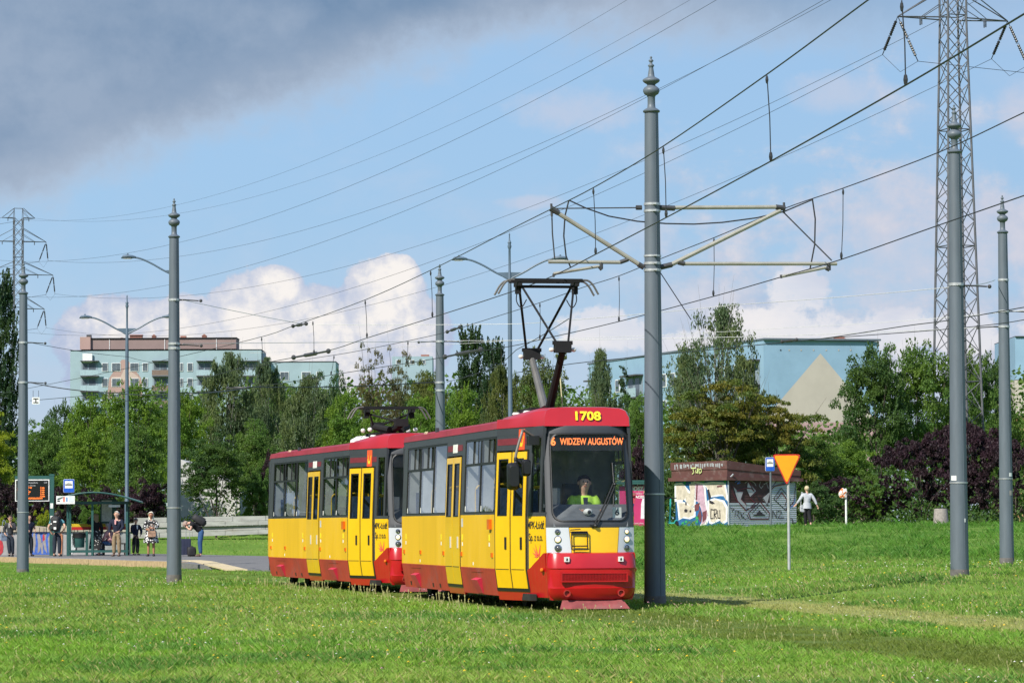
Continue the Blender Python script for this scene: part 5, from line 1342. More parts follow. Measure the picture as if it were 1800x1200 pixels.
for i in range(26):
    u = .05 + .90 * i / 26 + random.uniform(-.01, .01); w = random.uniform(.01, .03); h0 = T1 - .05 - random.uniform(0, .04); h1 = h0 - random.uniform(.05, .18)
    c = .163 ; m.add([fl_(u * 1.04 - .02, h1, c), fl_((u + w) * 1.04 - .02, h1 - .03, c), fl_((u + w) * 1.04 - .02, h0, c), fl_(u * 1.04 - .02, h0, c)], [(0, 1, 2, 3)])
m.build('peeling_paint', pm('peeling_grey', (.32, .33, .34), .8), kt)
# graffiti, left wall: letters with white outlines; crop coordinates of the photograph
def LU(p): return ((p[0] - 432) / 396.0, (742 - p[1]) / 385.0 * (KH))
G_bei = pm('graffiti_beige', (.52, .46, .37), .7, 0, .18, 5); G_pnk = pm('graffiti_pink', (.48, .32, .40), .7, 0, .2, 5); G_mar = pm('graffiti_maroon', (.14, .04, .05), .7, 0, .2, 5); G_grn = pm('graffiti_green', (.03, .30, .10), .7)
G_red2 = pm('graffiti_crimson', (.32, .03, .06), .7)
def kpoly(name, pts, mat, d, fn=fl_, L=LU, grow=0.0):
    if grow:
        cx_ = sum(p[0] for p in pts) / len(pts); cy_ = sum(p[1] for p in pts) / len(pts)
        pts = [(p[0] + grow * (1 if p[0] > cx_ else -1), p[1] + grow * (1 if p[1] > cy_ else -1)) for p in pts]
    m = MB(); m.add([fn(*L(p), d) for p in pts], [tuple(range(len(pts)))]); return m.build(name, mat, kt)
letters = [([(440, 398), (498, 392), (530, 462), (548, 468), (540, 392), (583, 388), (580, 470), (572, 560), (548, 572), (520, 540), (508, 500), (500, 520), (470, 515), (440, 520)], G_bei),
           ([(455, 540), (500, 545), (530, 560), (575, 590), (572, 640), (530, 660), (500, 650), (470, 668), (462, 600)], G_bei),
           ([(586, 385), (640, 400), (650, 420), (662, 560), (680, 640), (660, 700), (628, 720), (640, 640), (616, 540), (590, 530)], G_pnk),
           ([(660, 400), (720, 392), (800, 398), (815, 470), (820, 530), (790, 480), (760, 478), (700, 490), (685, 440)], G_bei),
           ([(690, 540), (740, 520), (790, 540), (815, 590), (812, 680), (780, 700), (760, 670), (720, 700), (700, 690), (690, 620)], G_bei)]
for pts, mt in letters: kpoly('graffiti_outline', pts, G_wht, .018, grow=13)
for pts, mt in letters: kpoly('graffiti_letter', pts, mt, .021)
for pts in ([(580, 560), (620, 540), (612, 600), (580, 612)], [(596, 400), (606, 398), (600, 520), (588, 520)], [(640, 620), (672, 600), (668, 670), (640, 700)], [(750, 410), (790, 406), (790, 420), (752, 424)], [(600, 650), (622, 590), (634, 650), (624, 700)]): kpoly('graffiti_shade', pts, G_mar, .024)
for pts in ([(497, 372), (515, 368), (513, 398), (498, 396)], [(600, 352), (632, 348), (630, 378), (603, 376)], [(632, 365), (660, 362), (655, 386), (634, 384)], [(478, 700), (500, 690), (495, 718), (480, 716)], [(505, 684), (524, 682), (522, 702), (506, 702)], [(586, 652), (612, 646), (610, 672), (588, 676)], [(588, 682), (606, 678), (604, 702), (590, 702)], [(800, 372), (820, 368), (818, 390), (802, 392)], [(494, 716), (514, 712), (516, 728), (498, 728)]): kpoly('graffiti_block', pts, G_grn, .024)
for pts in ([(500, 600), (512, 588), (528, 600), (522, 618), (504, 618)], [(540, 604), (556, 598), (554, 618), (542, 618)], [(508, 540), (520, 536), (520, 560), (510, 560)], [(690, 520), (720, 535), (735, 552), (712, 556), (692, 545)], [(676, 440), (690, 436), (706, 500), (690, 520)]): kpoly('graffiti_splash', pts, G_blk, .025)
def klines(name, lines, w, mat, d, fn, L):
    m = MB()
    for ln in lines:
        P_ = [fn(*L(p), d) for p in ln]
        for a, b in zip(P_[:-1], P_[1:]):
            a, b = Vector(a), Vector(b); dv = (b - a); n = Vector((fn(0, 0, 1)[0] - fn(0, 0, 0)[0], fn(0, 0, 1)[1] - fn(0, 0, 0)[1], 0)); s_ = dv.cross(n).normalized() * w / 2; e = dv.normalized() * w / 3
            m.add([a - s_ - e, b - s_ + e, b + s_ + e, a + s_ - e], [(0, 1, 2, 3)])
    return m.build(name, mat, kt)
crew = [[(722, 600), (704, 596), (702, 668), (720, 668)], [(728, 668), (728, 598), (744, 598), (745, 630), (729, 634), (746, 668)], [(754, 606), (756, 664), (772, 666), (770, 604)]]
klines('graffiti_letters', crew, .045, G_blk, .027, fl_, LU)
klines('graffiti_tag', [[(578, 268), (612, 266)], [(590, 268), (596, 305), (585, 312)], [(612, 285), (612, 305), (625, 300), (624, 275)], [(630, 270), (628, 308)], [(636, 280), (652, 275), (655, 300), (640, 310), (636, 280)]], .04, pm('graffiti_lime', (.55, .62, .25), .7), .166, fl_, LU)
def RU(p): return ((p[0] - 835) / 528.0, (722 - p[1]) / 375.0 * KH)
blk = [[(862, 392), (872, 460), (905, 520), (965, 588), (1050, 545)], [(862, 392), (900, 430), (960, 415), (1010, 420), (1030, 440), (975, 350)], [(985, 352), (1052, 440), (1000, 490), (1040, 530), (1010, 555)], [(900, 440), (950, 440), (930, 500), (970, 545)],
       [(1085, 490), (1175, 400), (1225, 338)], [(1180, 500), (1240, 418), (1310, 500), (1275, 590), (1180, 500)], [(1130, 552), (1160, 430), (1190, 400), (1290, 380), (1360, 350), (1340, 520), (1275, 590)], [(1205, 500), (1245, 450), (1285, 505), (1270, 550)],
       [(985, 610), (1075, 520), (1150, 612), (1140, 655), (1000, 655), (985, 610)], [(1015, 612), (1072, 548), (1125, 612)], [(1060, 500), (1100, 500), (1130, 552)], [(1050, 470), (1075, 520)],
       [(880, 640), (890, 590), (915, 600), (900, 625), (920, 655)], [(925, 600), (935, 655)], [(955, 605), (930, 630), (960, 655)], [(970, 620), (985, 650), (960, 655)], [(848, 570), (875, 580), (860, 600)],
       [(1170, 650), (1172, 590), (1200, 650), (1205, 588)], [(1212, 600), (1235, 590), (1240, 610), (1215, 650), (1260, 648)], [(1280, 660), (1320, 650), (1330, 690), (1350, 690)], [(1330, 670), (1325, 695), (1350, 698), (1352, 680)]]
klines('graffiti_lines', [[(x, y + 3) for x, y in l] for l in blk[:4] + blk[6:9]], .035, G_red2, .052, fr2, RU)
klines('graffiti_lines', blk, .032, G_blk, .056, fr2, RU)
for pts in ([(870, 400), (900, 440), (950, 440), (930, 500), (970, 545), (965, 580), (905, 515)], [(985, 370), (1045, 440), (1000, 485), (975, 430)], [(1130, 545), (1162, 440), (1090, 500)], [(1225, 345), (1180, 400), (1165, 430), (1170, 360)]): kpoly('graffiti_fill', pts, pm('graffiti_silver', (.40, .38, .40), .5, .2, .15, 4), .046, fr2, RU)
kpoly('graffiti_fill', [(1015, 632), (1045, 618), (1068, 588), (1092, 612), (1118, 630)], G_blk, .057, fr2, RU)
klines('graffiti_tag', [[(960, 380), (980, 365), (1010, 362), (1035, 380), (1045, 400)], [(1080, 370), (1070, 400), (1085, 420), (1100, 400)], [(1120, 360), (1140, 420)], [(1105, 390), (1140, 370)]], .025, pm('graffiti_pale', (.35, .3, .3), .7), .050, fr2, RU)
klines('graffiti_tag', [[(885, 375), (905, 360), (925, 365), (900, 385), (925, 380)]], .03, G_blue, .050, fr2, RU)
klines('graffiti_tag', [[(1345, 500), (1335, 550), (1310, 570)], [(1255, 380), (1290, 372)]], .03, G_blue, .058, fr2, RU)
# downpipe corner trim
m = MB(); m.tube([fr2(0, 0, .03), fr2(0, KH, .03)], .03, 6); m.tube([fr2(.0, KH + .03, .12), fr2(.02, KH + .18, .26)], .03, 6); m.build('corner_trim', M_corr, kt)

# e-scooter, advertising panel, signpost with a bag, concrete planter
sp0 = fit_ground(1183, 929.5); sp0 = aty(1183, 928, 131.5); sp0.z = gz(sp0.x, sp0.y)
t = thing('kick_scooter', 'turquoise electric kick scooter parked left of the kiosk', 'scooter', tuple(sp0), 1.9)
M_teal = pm('scooter_teal', (.04, .42, .36), .4); 
m = MB(); m.box((0, 0, .17), (.62, .16, .05)); m.hexa([(-.32, -.08, .145), (-.24, -.08, .145), (-.24, .08, .145), (-.32, .08, .145), (-.40, -.05, .26), (-.34, -.05, .28), (-.34, .05, .28), (-.40, .05, .26)]); m.build('deck', M_teal, t)
m = MB(); m.tube([(.40, 0, .12), (.34, 0, .3), (.22, 0, 1.1)], .035, 8); m.tube([(.31, 0, .18), (.36, 0, .26)], .04, 6); m.build('stem', M_teal, t)
m = MB(); m.tube([(.22, -.24, 1.13), (.22, .24, 1.13)], .02, 6); m.box((.25, 0, 1.14), (.09, .1, .05)); m.build('handlebar', M_rub, t)
for x in (-.42, .42):
    m = MB(); m.M = Matrix.Translation((x, 0, .12)) @ Matrix.Rotation(R(90), 4, 'X'); m.lathe([(.05, -.03), (.115, -.03), (.12, 0), (.115, .03), (.05, .03)], 14); m.build('wheel', M_rub, t, True)
ad = aty(1118, 928, 128.5); ad.z = gz(ad.x, ad.y) - .02
AS = ad.y / FPX
t = thing('advert_panel', 'pink advertising poster panel between the tram and the tall mast', 'advert', tuple(ad), 0)
hw_ = 0.64; zt = aty(1118, 853, ad.y).z - ad.z; 
m = MB(); m.box((0, .12, zt / 2), (2 * hw_, .16, zt)); m.build('cabinet', pm('advert_grey', (.2, .22, .22), .5), t)
m = MB(); m.lathe([(.05, -.1), (.05, zt + .05)], 8, (0, .3, 0)); m.box((0, .15, zt + .08), (2 * hw_ + .3, .7, .06)); m.box((0, .12, zt + .16), (2 * hw_ + .1, .5, .08)); m.build('roof', M_green, t)
m = MB(); m.box((0, .03, zt / 2), (2 * hw_ - .06, .012, zt - .06)); po = m.build('poster', pm('poster_pink', (.50, .035, .14), .4, 0, .12, 1.5), t)
pfn = lambda u, v, d: (u, .022, v)
m = MB(); put_text(m, 'SŁODSZA', .20, lambda u, v, d: pfn(u + .0, zt - .13 + v, 0), .95, bold=.01); put_text(m, 'OD MIŁOŚCI •', .09, lambda u, v, d: pfn(u, zt - .30 + v, 0), 1.0); put_text(m, '#ZMIACZE', .13, lambda u, v, d: pfn(u, zt - .43 + v, 0), 1.0, bold=.006); put_text(m, 'ZNAJDŹ SWÓJ SMAK', .06, lambda u, v, d: pfn(u, .18 + v, 0), 1.0); m.build('poster_lettering', M_wht, po)
m = MB(); m.M = Matrix.Translation((-.22, 0, .85)) @ Matrix.Rotation(.22, 4, 'Y')
m.poly([pfn(x, z, 0) for x, z in ((-.13, -.5), (.13, -.5), (.15, -.42), (.15, .40), (.10, .5), (-.10, .5), (-.15, .40), (-.15, -.42))]); m.build('poster_can', pm('poster_can_red', (.45, .05, .08), .4), po)
m = MB(); m.M = Matrix.Translation((-.22, -.003, .85)) @ Matrix.Rotation(.22, 4, 'Y')
m.poly([pfn(x, z, 0) for x, z in ((-.14, -.14), (.14, -.14), (.14, .1), (-.14, .1))]); m.build('poster_can_band', pm('poster_navy', (.02, .04, .16), .4), po)
m = MB(); m.M = Matrix.Translation((-.22, -.003, .85)) @ Matrix.Rotation(.22, 4, 'Y'); m.poly([pfn(x, z, 0) for x, z in ((-.14, -.46), (.14, -.46), (.14, -.2), (-.14, -.2))]); m.poly([pfn(x, z, 0) for x, z in ((-.1, .42), (.1, .42), (.08, .48), (-.08, .48))]); m.build('poster_can_foot', pm('poster_brown', (.28, .12, .10), .5), po)
m = MB(); m.poly([pfn(x, z, 0) for x, z in ((.18, .35), (.52, .35), (.55, .9), (.5, 1.15), (.38, 1.22), (.26, 1.15), (.2, .9))]); m.build('poster_shirt', pm('poster_white', (.7, .66, .7), .5), po)
m = MB(); m.poly([(.38 + .09 * math.cos(a), .021, 1.34 + .12 * math.sin(a)) for a in np.linspace(0, 2 * math.pi, 12, endpoint=False)]); m.build('poster_face', pm('poster_skin', (.5, .28, .18), .5), po)
bp = aty(1487.5, 922, 133.5); bp.z = gz(bp.x, bp.y) - .02; BS = bp.y / FPX
t = thing('bagged_signpost', 'thin white post with its sign wrapped in an orange and white bag', 'signpost', tuple(bp), 0)
hz_ = aty(1487, 858, bp.y).z - bp.z
m = MB(); m.lathe([(.04, -.3), (.038, hz_ - .02), (.01, hz_)], 8); m.build('post', M_wht, t, True)
bmm = bmesh.new(); bmesh.ops.create_icosphere(bmm, subdivisions=3, radius=.17)
for v in bmm.verts: v.co *= 1 + random.uniform(-.16, .16); v.co.y *= .6; v.co.z *= 1.15; v.co += Vector((-.12, -.04, hz_ - .2))
me = bpy.data.meshes.new('bag'); bmm.to_mesh(me); bmm.free()
mb_ = bpy.data.materials.new('bag_orange_white'); mb_.use_nodes = True; nt = mb_.node_tree; tc = nt.nodes.new('ShaderNodeTexCoord'); n_ = noise(nt, tc.outputs['Object'], 8, 2); nt.links.new(mixc(nt, n_.ss(.5, .56), (.72, .68, .62), (.62, .18, .05)), nt.nodes['Principled BSDF'].inputs[0]); me.materials.append(mb_); link('bag', me, t)
pp = aty(1654, 924.5, 131.8); pp.z = gz(pp.x, pp.y) - .02; s_ = pp.y / FPX
t = thing('concrete_bin', 'squat grey concrete litter bin behind the mast at right', 'bin', tuple(pp), 0)
m = MB(); hh = aty(1654, 893.5, pp.y).z - pp.z; m.lathe([(14 * s_, -.1), (14 * s_, .02), (11.6 * s_, hh - .03), (11.2 * s_, hh), (9.6 * s_, hh), (9.3 * s_, hh - .2)], 20); m.build('shell', pm('bin_concrete', (.27, .245, .215), .95, 0, .2, 14, bump=.5, dirt=(.18, .165, .15), dirt_amt=.5), t, True, 50)
m = MB(); m.lathe([(9.8 * s_, hh - .06), (9.8 * s_, hh + .012), (9.3 * s_, hh + .015), (9.2 * s_, hh - .1)], 16, cap=False); m.build('liner', M_rub, t, True)
# ------------------------------------------------------------------ people
def skin_mesh(name, nodes, edges, root, mat, parent, sub=2):
    keys = list(nodes); idx = {k: i for i, k in enumerate(keys)}
    bm = bmesh.new(); lay = bm.verts.layers.skin.verify()
    vs = []
    for k in keys:
        v = bm.verts.new(nodes[k][0]); r = nodes[k][1]; v[lay].radius = r if isinstance(r, tuple) else (r, r); v[lay].use_root = (k == root); vs.append(v)
    for a, b in edges: bm.edges.new((vs[idx[a]], vs[idx[b]]))
    me = bpy.data.meshes.new('tmp'); bm.to_mesh(me); bm.free()
    ob = bpy.data.objects.new('tmp', me); COL.objects.link(ob)
    md = ob.modifiers.new('s', 'SKIN'); md.use_smooth_shade = True; md.branch_smoothing = .6
    if sub: ms = ob.modifiers.new('u', 'SUBSURF'); ms.levels = sub; ms.render_levels = sub
    dg = bpy.context.evaluated_depsgraph_get(); out = bpy.data.meshes.new_from_object(ob.evaluated_get(dg))
    bpy.data.objects.remove(ob, do_unlink=True); bpy.data.meshes.remove(me)
    out.materials.clear(); out.materials.append(mat)
    out.polygons.foreach_set('use_smooth', [True] * len(out.polygons))
    return link(name, out, parent)
def skinmat(n, c): return pm('skin_' + n, c, 0.55, 0, .06, 8)
SK = skinmat('light', (.60, .35, .25)); SK_t = skinmat('tan', (.40, .19, .11))
def base_pose(H):
    P_ = {}
    def s(k, x, y, z, r): P_[k] = [Vector((x * H, y * H, z * H)), r * H]
    s('pelvis', 0, 0, .52, .075); s('waist', 0, 0, .60, .068); s('chest', 0, .0, .73, .080); s('neck0', 0, -.005, .815, .046); s('neck', 0, .0, .855, .031); s('chin', 0, .016, .880, .044); s('head', 0, .008, .930, .062); s('top', 0, 0, .968, .050)
    for q, d in (('l', -1), ('r', 1)):
        s('hip' + q, d * .052, 0, .50, .056); s('knee' + q, d * .058, .008, .285, .036); s('ank' + q, d * .062, -.01, .045, .023); s('heel' + q, d * .062, -.01, .025, .022); s('toe' + q, d * .07, .085, .018, .018)
        s('sho' + q, d * .115, -.005, .80, .042); s('elb' + q, d * .14, -.01, .635, .025); s('wri' + q, d * .145, .03, .49, .017); s('palm' + q, d * .147, .045, .445, .020)
    return P_
def person(label, loc, face, H, top, bottom, hair, pose=None, sleeve='long', bot='trousers', shoes=M_rub, skin=SK, hairlen='short', hem=.27, glasses=False, dress=False, collar=None, female=False, group=None):
    t = thing('person', label, 'person', loc, face, group)
    P_ = base_pose(H)
    if female:
        for k, f in (('waist', .88), ('chest', .90), ('neck0', .85), ('neck', .85), ('shol', .88), ('shor', .88)): P_[k][1] *= f
        for q, d in (('l', -1), ('r', 1)): P_['sho' + q][0].x *= .88
    for k, v in (pose or {}).items(): P_[k][0] = Vector(v) * H
    def E(pairs): return pairs
    limbs = []
    body_e = [('pelvis', 'waist'), ('waist', 'chest'), ('chest', 'neck0'), ('neck0', 'neck'), ('neck', 'chin'), ('chin', 'head'), ('head', 'top')]
    for q in 'lr': body_e += [('pelvis', 'hip' + q), ('hip' + q, 'knee' + q), ('knee' + q, 'ank' + q), ('ank' + q, 'heel' + q), ('heel' + q, 'toe' + q), ('chest', 'sho' + q), ('sho' + q, 'elb' + q), ('elb' + q, 'wri' + q), ('wri' + q, 'palm' + q)]
    N = {k: (tuple(v[0]), v[1]) for k, v in P_.items()}
    # five fingers on each palm
    for q, d in (('l', -1), ('r', 1)):
        w, pm_ = P_['wri' + q][0], P_['palm' + q][0]; ax = (pm_ - w).normalized(); sd = ax.cross(Vector((d * 1.0, 0.2, 0))).normalized(); nm = ax.cross(sd)
        for i, (o, L) in enumerate(((-.018, .040), (-.006, .046), (.006, .043), (.018, .034))):
            b = pm_ + sd * o * H + ax * .018 * H; m1 = b + ax * L * .55 * H + nm * .004 * H * d; e = m1 + ax * L * .42 * H + nm * .012 * H * d
            N[f'f{q}{i}a'] = (tuple(b), .0062 * H); N[f'f{q}{i}b'] = (tuple(m1), .0052 * H); N[f'f{q}{i}c'] = (tuple(e), .0042 * H)
            body_e += [('palm' + q, f'f{q}{i}a'), (f'f{q}{i}a', f'f{q}{i}b'), (f'f{q}{i}b', f'f{q}{i}c')]
        th = w + (pm_ - w) * .6 - sd * .022 * H; th2 = th - sd * .012 * H + ax * .03 * H
        N[f't{q}a'] = (tuple(th), .007 * H); N[f't{q}b'] = (tuple(th2), .005 * H); body_e += [('wri' + q, f't{q}a'), (f't{q}a', f't{q}b')]
    NB = dict(N)
    for kk in ('waist', 'chest', 'pelvis', 'shol', 'shor', 'hipl', 'hipr'): NB[kk] = (N[kk][0], N[kk][1] * .72)
    for kk in ('neck0',): NB[kk] = (N[kk][0], N[kk][1] * .75)
    skin_mesh('body', NB, body_e, 'pelvis', skin, t, 1)
    hd, ch, tp = P_['head'][0], P_['chin'][0], P_['top'][0]
    up = (tp - ch).normalized(); fw = (pose or {}).get('_face')
    fwd = Vector((0, 1, 0)); fwd = (fwd - up * fwd.dot(up)); fwd = fwd.normalized() if fwd.length > .2 else Vector((0, 0, -1)); rt = fwd.cross(up)
    Mh = Matrix((rt, fwd, up)).transposed().to_4x4(); Mh.translation = hd
    m = MB(); m.M = Mh
    for d in (-1, 1): m.ball((d * .019 * H, .047 * H, .004 * H), .0062 * H, 7, 5, 1); m.ball((d * .055 * H, .0, -.004 * H), (.007 * H, .012 * H, .018 * H), 7, 5, 0)
    m.hexa([(-.009 * H, .047 * H, -.018 * H), (.009 * H, .047 * H, -.018 * H), (.007 * H, .064 * H, -.016 * H), (-.007 * H, .064 * H, -.016 * H), (-.004 * H, .047 * H, .008 * H), (.004 * H, .047 * H, .008 * H), (.003 * H, .052 * H, .006 * H), (-.003 * H, .052 * H, .006 * H)], 0)
    m.box((0, .046 * H, -.034 * H), (.026 * H, .008 * H, .006 * H), mi=2)
    m.build('face', [skin, M_rub, pm('lips', (.35, .1, .08), .5)], t, True)
    if glasses:
        m = MB(); m.M = Mh
        for d in (-1, 1): m.box((d * .021 * H, .057 * H, .006 * H), (.034 * H, .006 * H, .020 * H)); m.box((d * .046 * H, .028 * H, .008 * H), (.006 * H, .06 * H, .006 * H))
        m.build('sunglasses', M_rub, t)
    # clothes
    k = 1.30
    cn = {a: (N[a][0], N[a][1] * k + .006 * H) for a in ('waist', 'chest', 'neck0', 'shol', 'shor', 'elbl', 'elbr', 'pelvis')}
    cn['neck0'] = (tuple(Vector(N['neck0'][0]) + (Vector(N['neck'][0]) - Vector(N['neck0'][0])) * .3), N['neck0'][1] * 1.2)
    cn['chest'] = (N['chest'][0], N['chest'][1] * 1.38)
    cn['pelvis'] = (N['pelvis'][0], N['pelvis'][1] * 1.12)
    ce = [('pelvis', 'waist'), ('waist', 'chest'), ('chest', 'neck0')]
    for q in 'lr':
        ce += [('chest', 'sho' + q)]
        if sleeve == 'long':
            cn['wri' + q] = (N['wri' + q][0], N['wri' + q][1] * 1.4 + .004 * H); ce += [('sho' + q, 'elb' + q), ('elb' + q, 'wri' + q)]
            cn['elb' + q] = (N['elb' + q][0], N['elb' + q][1] * 1.45 + .004 * H)
        else:
            a, b = Vector(N['sho' + q][0]), Vector(N['elb' + q][0]); cn['slv' + q] = (tuple(a + (b - a) * .62), .040 * H); del cn['elb' + q]; ce += [('sho' + q, 'slv' + q)]
    skin_mesh('dress' if dress else 'top', cn, ce, 'waist', top, t, 1)
    if bot == 'trousers':
        tn = {'pelvis': (N['pelvis'][0], N['pelvis'][1] * 1.1), 'w': (tuple(Vector(N['pelvis'][0]) * .4 + Vector(N['waist'][0]) * .6), N['waist'][1] * 1.08)}; te = [('pelvis', 'w')]
        for q in 'lr':
            tn['hip' + q] = (N['hip' + q][0], N['hip' + q][1] * 1.25); tn['knee' + q] = (N['knee' + q][0], N['knee' + q][1] * 1.5); tn['ank' + q] = (tuple(Vector(N['ank' + q][0]) + Vector((0, 0, .004 * H))), N['ank' + q][1] * 1.7)
            te += [('pelvis', 'hip' + q), ('hip' + q, 'knee' + q), ('knee' + q, 'ank' + q)]
        skin_mesh('trousers', tn, te, 'pelvis', bottom, t, 1)
    elif bot == 'skirt':
        m = MB(); rs = []; c = P_['pelvis'][0]; z0 = P_['waist'][0].z if not dress else P_['waist'][0].z + .02 * H; hz = hem * H; n = 22
        for i in range(8):
            f = i / 7; z = z0 + (hz - z0) * f; r = (.078 + .062 * f ** .9 + (.02 if f > .1 else 0)) * H
            rs.append([(c.x + r * 1.08 * math.cos(a) * (1 + .05 * f * math.sin(6 * a)), c.y + r * .86 * math.sin(a) * (1 + .05 * f * math.sin(6 * a + 1)), z) for a in np.linspace(0, 2 * math.pi, n, endpoint=False)])
        m.rings(rs, True, True, False); m.build('skirt', bottom, t, True, 60)
    for q in 'lr':
        sn = {'a': (N['heel' + q][0], .036 * H), 'b': (tuple((Vector(N['heel' + q][0]) + Vector(N['toe' + q][0])) / 2), .036 * H), 'c': (tuple(Vector(N['toe' + q][0]) + (Vector(N['toe' + q][0]) - Vector(N['heel' + q][0])) * .25), .026 * H)}
        skin_mesh('shoe', sn, [('a', 'b'), ('b', 'c')], 'a', shoes, t, 1)
    if hair:
        m = MB(); m.M = Mh; rs = []; nn = 14; mm_ = 9
        for i in range(mm_):
            f = i / (mm_ - 1); row = []
            for j in range(nn):
                a = 2 * math.pi * j / nn; back = (1 - math.sin(a)) / 2        # 1 at the back
                low = -.62 + 1.42 * back if hairlen == 'short' else -.62 + 1.75 * back
                ph = f * (math.pi / 2 + low); r = (.062 if hairlen == 'short' else .068) * H * (1 + .05 * math.sin(5 * a + 3 * f))
                row.append((r * .98 * math.sin(ph) * math.cos(a) + 1e-5 * math.cos(a), r * 1.06 * math.sin(ph) * math.sin(a) - .006 * H + 1e-5 * math.sin(a), r * 1.02 * math.cos(ph) + .004 * H))
            rs.append(row)
        m.rings(rs, True, True, False)
        if hairlen == 'long':
            rs = []
            for f in np.linspace(0, 1, 6):
                w = (.058 + .012 * math.sin(math.pi * f) - .015 * f) * H
                rs.append([(w * math.cos(a), -.035 * H + .035 * H * math.sin(a) - .012 * H * f, .02 * H - f * .19 * H) for a in np.linspace(0, 2 * math.pi, 10, endpoint=False)])
            m.rings(rs, True, True, True)
        m.build('hair', hair, t, True, 70)
    if collar is not None:
        m = MB(); c = P_['chest'][0]; y = c.y + .080 * H
        m.add([(-.022 * H, y + .012 * H, c.z + .075 * H), (.022 * H, y + .012 * H, c.z + .075 * H), (.014 * H, y + .022 * H, c.z - .03 * H), (-.014 * H, y + .022 * H, c.z - .03 * H)], [(0, 1, 2, 3)]); m.build('shirt_front', collar, t)
    return t, P_
def cloth(n, c, v=.15): return pm('cloth_' + n, c, .85, 0, v, 10, bump=.1, spec=.2)
def pattern_mat(name, a, b, scale, thr=.42):
    m = bpy.data.materials.new(name); m.use_nodes = True; nt = m.node_tree; tc = nt.nodes.new('ShaderNodeTexCoord'); v = nt.nodes.new('ShaderNodeTexVoronoi'); v.inputs['Scale'].default_value = scale; nt.links.new(tc.outputs['Object'], v.inputs['Vector'])
    nt.links.new(mixc(nt, NX(nt, v.outputs['Distance']).ss(thr - .03, thr + .03), a, b), nt.nodes['Principled BSDF'].inputs[0]); nt.nodes['Principled BSDF'].inputs['Roughness'].default_value = .85
    return m
C_black = cloth('black', (.016, .016, .018)); C_navy = cloth('navy', (.018, .022, .040)); C_char = cloth('charcoal', (.035, .037, .042)); C_jean = cloth('jeans', (.035, .085, .19)); C_jean2 = cloth('jeans_light', (.09, .17, .32)); C_khaki = cloth('khaki', (.27, .20, .12)); C_pink = cloth('pink', (.60, .30, .30)); C_teal = cloth('teal', (.10, .25, .28)); C_grey = cloth('light_grey', (.46, .47, .50)); C_dnavy = cloth('dark_trousers', (.025, .032, .045)); C_white = cloth('white', (.7, .7, .68))
H_white = pm('hair_white', (.62, .58, .50), .6, 0, .15, 30); H_blond = pm('hair_blond', (.50, .40, .24), .6, 0, .2, 30); H_plat = pm('hair_platinum', (.70, .64, .50), .6, 0, .12, 30); H_brown = pm('hair_dark_brown', (.035, .02, .015), .6, 0, .2, 30); H_grey = pm('hair_grey', (.42, .40, .36), .6, 0, .15, 30); H_db = pm('hair_dark_blond', (.30, .21, .12), .6, 0, .2, 30)
S_brown = pm('shoes_brown', (.10, .06, .04), .6); S_white = pm('shoes_white', (.7, .7, .7), .6)
def stand(px, py, ptop, Y=None):
    p = atz(px, py, PZ)
    if Y: p = aty(px, py, Y); p.z = PZ
    H = (py - ptop) * p.y / FPX
    return (p.x, p.y, PZ), H
toward = lambda p: math.atan2(-p[0], 0) * 0 + math.pi      # facing the camera: local +y turned to -y
l, H = stand(18, 977.5, 905, 131)
t1, _ = person('person in dark jacket and sunglasses, at the far left edge of the platform', l, math.pi - .15, H, C_char, C_dnavy, H_brown, pose={'elbl': (-.15, .06, .64), 'wril': (-.06, .11, .72), 'palml': (-.04, .10, .76), 'elbr': (.15, .02, .64), 'wrir': (.11, .11, .56), 'palmr': (.08, .13, .53), 'kneer': (.02, .05, .29), 'ankr': (.0, .05, .05), 'heelr': (0, .05, .025), 'toer': (.0, .13, .018)}, glasses=True, female=True, collar=cloth('grey_shirt', (.3, .29, .28)))
l2_, H2 = stand(51, 976, 903, 132.5)
person('person in navy t-shirt mostly hidden behind the far left tram mast', l2_, math.pi + .6, H2, C_navy, C_dnavy, H_brown, pose={'elbr': (.15, .03, .66), 'wrir': (.13, .13, .60), 'palmr': (.12, .16, .60), 'elbl': (-.16, -.02, .65), 'wril': (-.12, .10, .6), 'palml': (-.1, .13, .6)}, sleeve='short')
l3, H3 = stand(100, 977.5, 899, 131)
t3, _ = person('person seen from behind with black backpack, hands on hips, before the departure board post', l3, -.25, H3, C_teal, C_dnavy, H_brown, pose={'elbr': (.22, -.05, .66), 'wrir': (.13, .0, .54), 'palmr': (.10, .02, .53), 'elbl': (-.19, -.04, .65), 'wril': (-.16, .03, .55), 'palml': (-.14, .05, .52)}, sleeve='short')
l4 = SHM @ Vector((1.05, .75, 0)); H4 = 1.64
person('person with long blonde hair and patterned skirt standing inside the shelter', tuple(l4), .25, H4, C_black, pattern_mat('skirt_pattern', (.6, .58, .52), (.02, .02, .02), 14, .30), H_db, pose={'elbl': (-.20, .02, .76), 'wril': (-.17, .05, .88), 'palml': (-.14, .05, .91), 'head': (.0, .012, .93)}, bot='skirt', hem=.16, hairlen='long', female=True, skin=SK)
l5 = SHM @ Vector((1.62, .98, 0)); H5 = 1.66
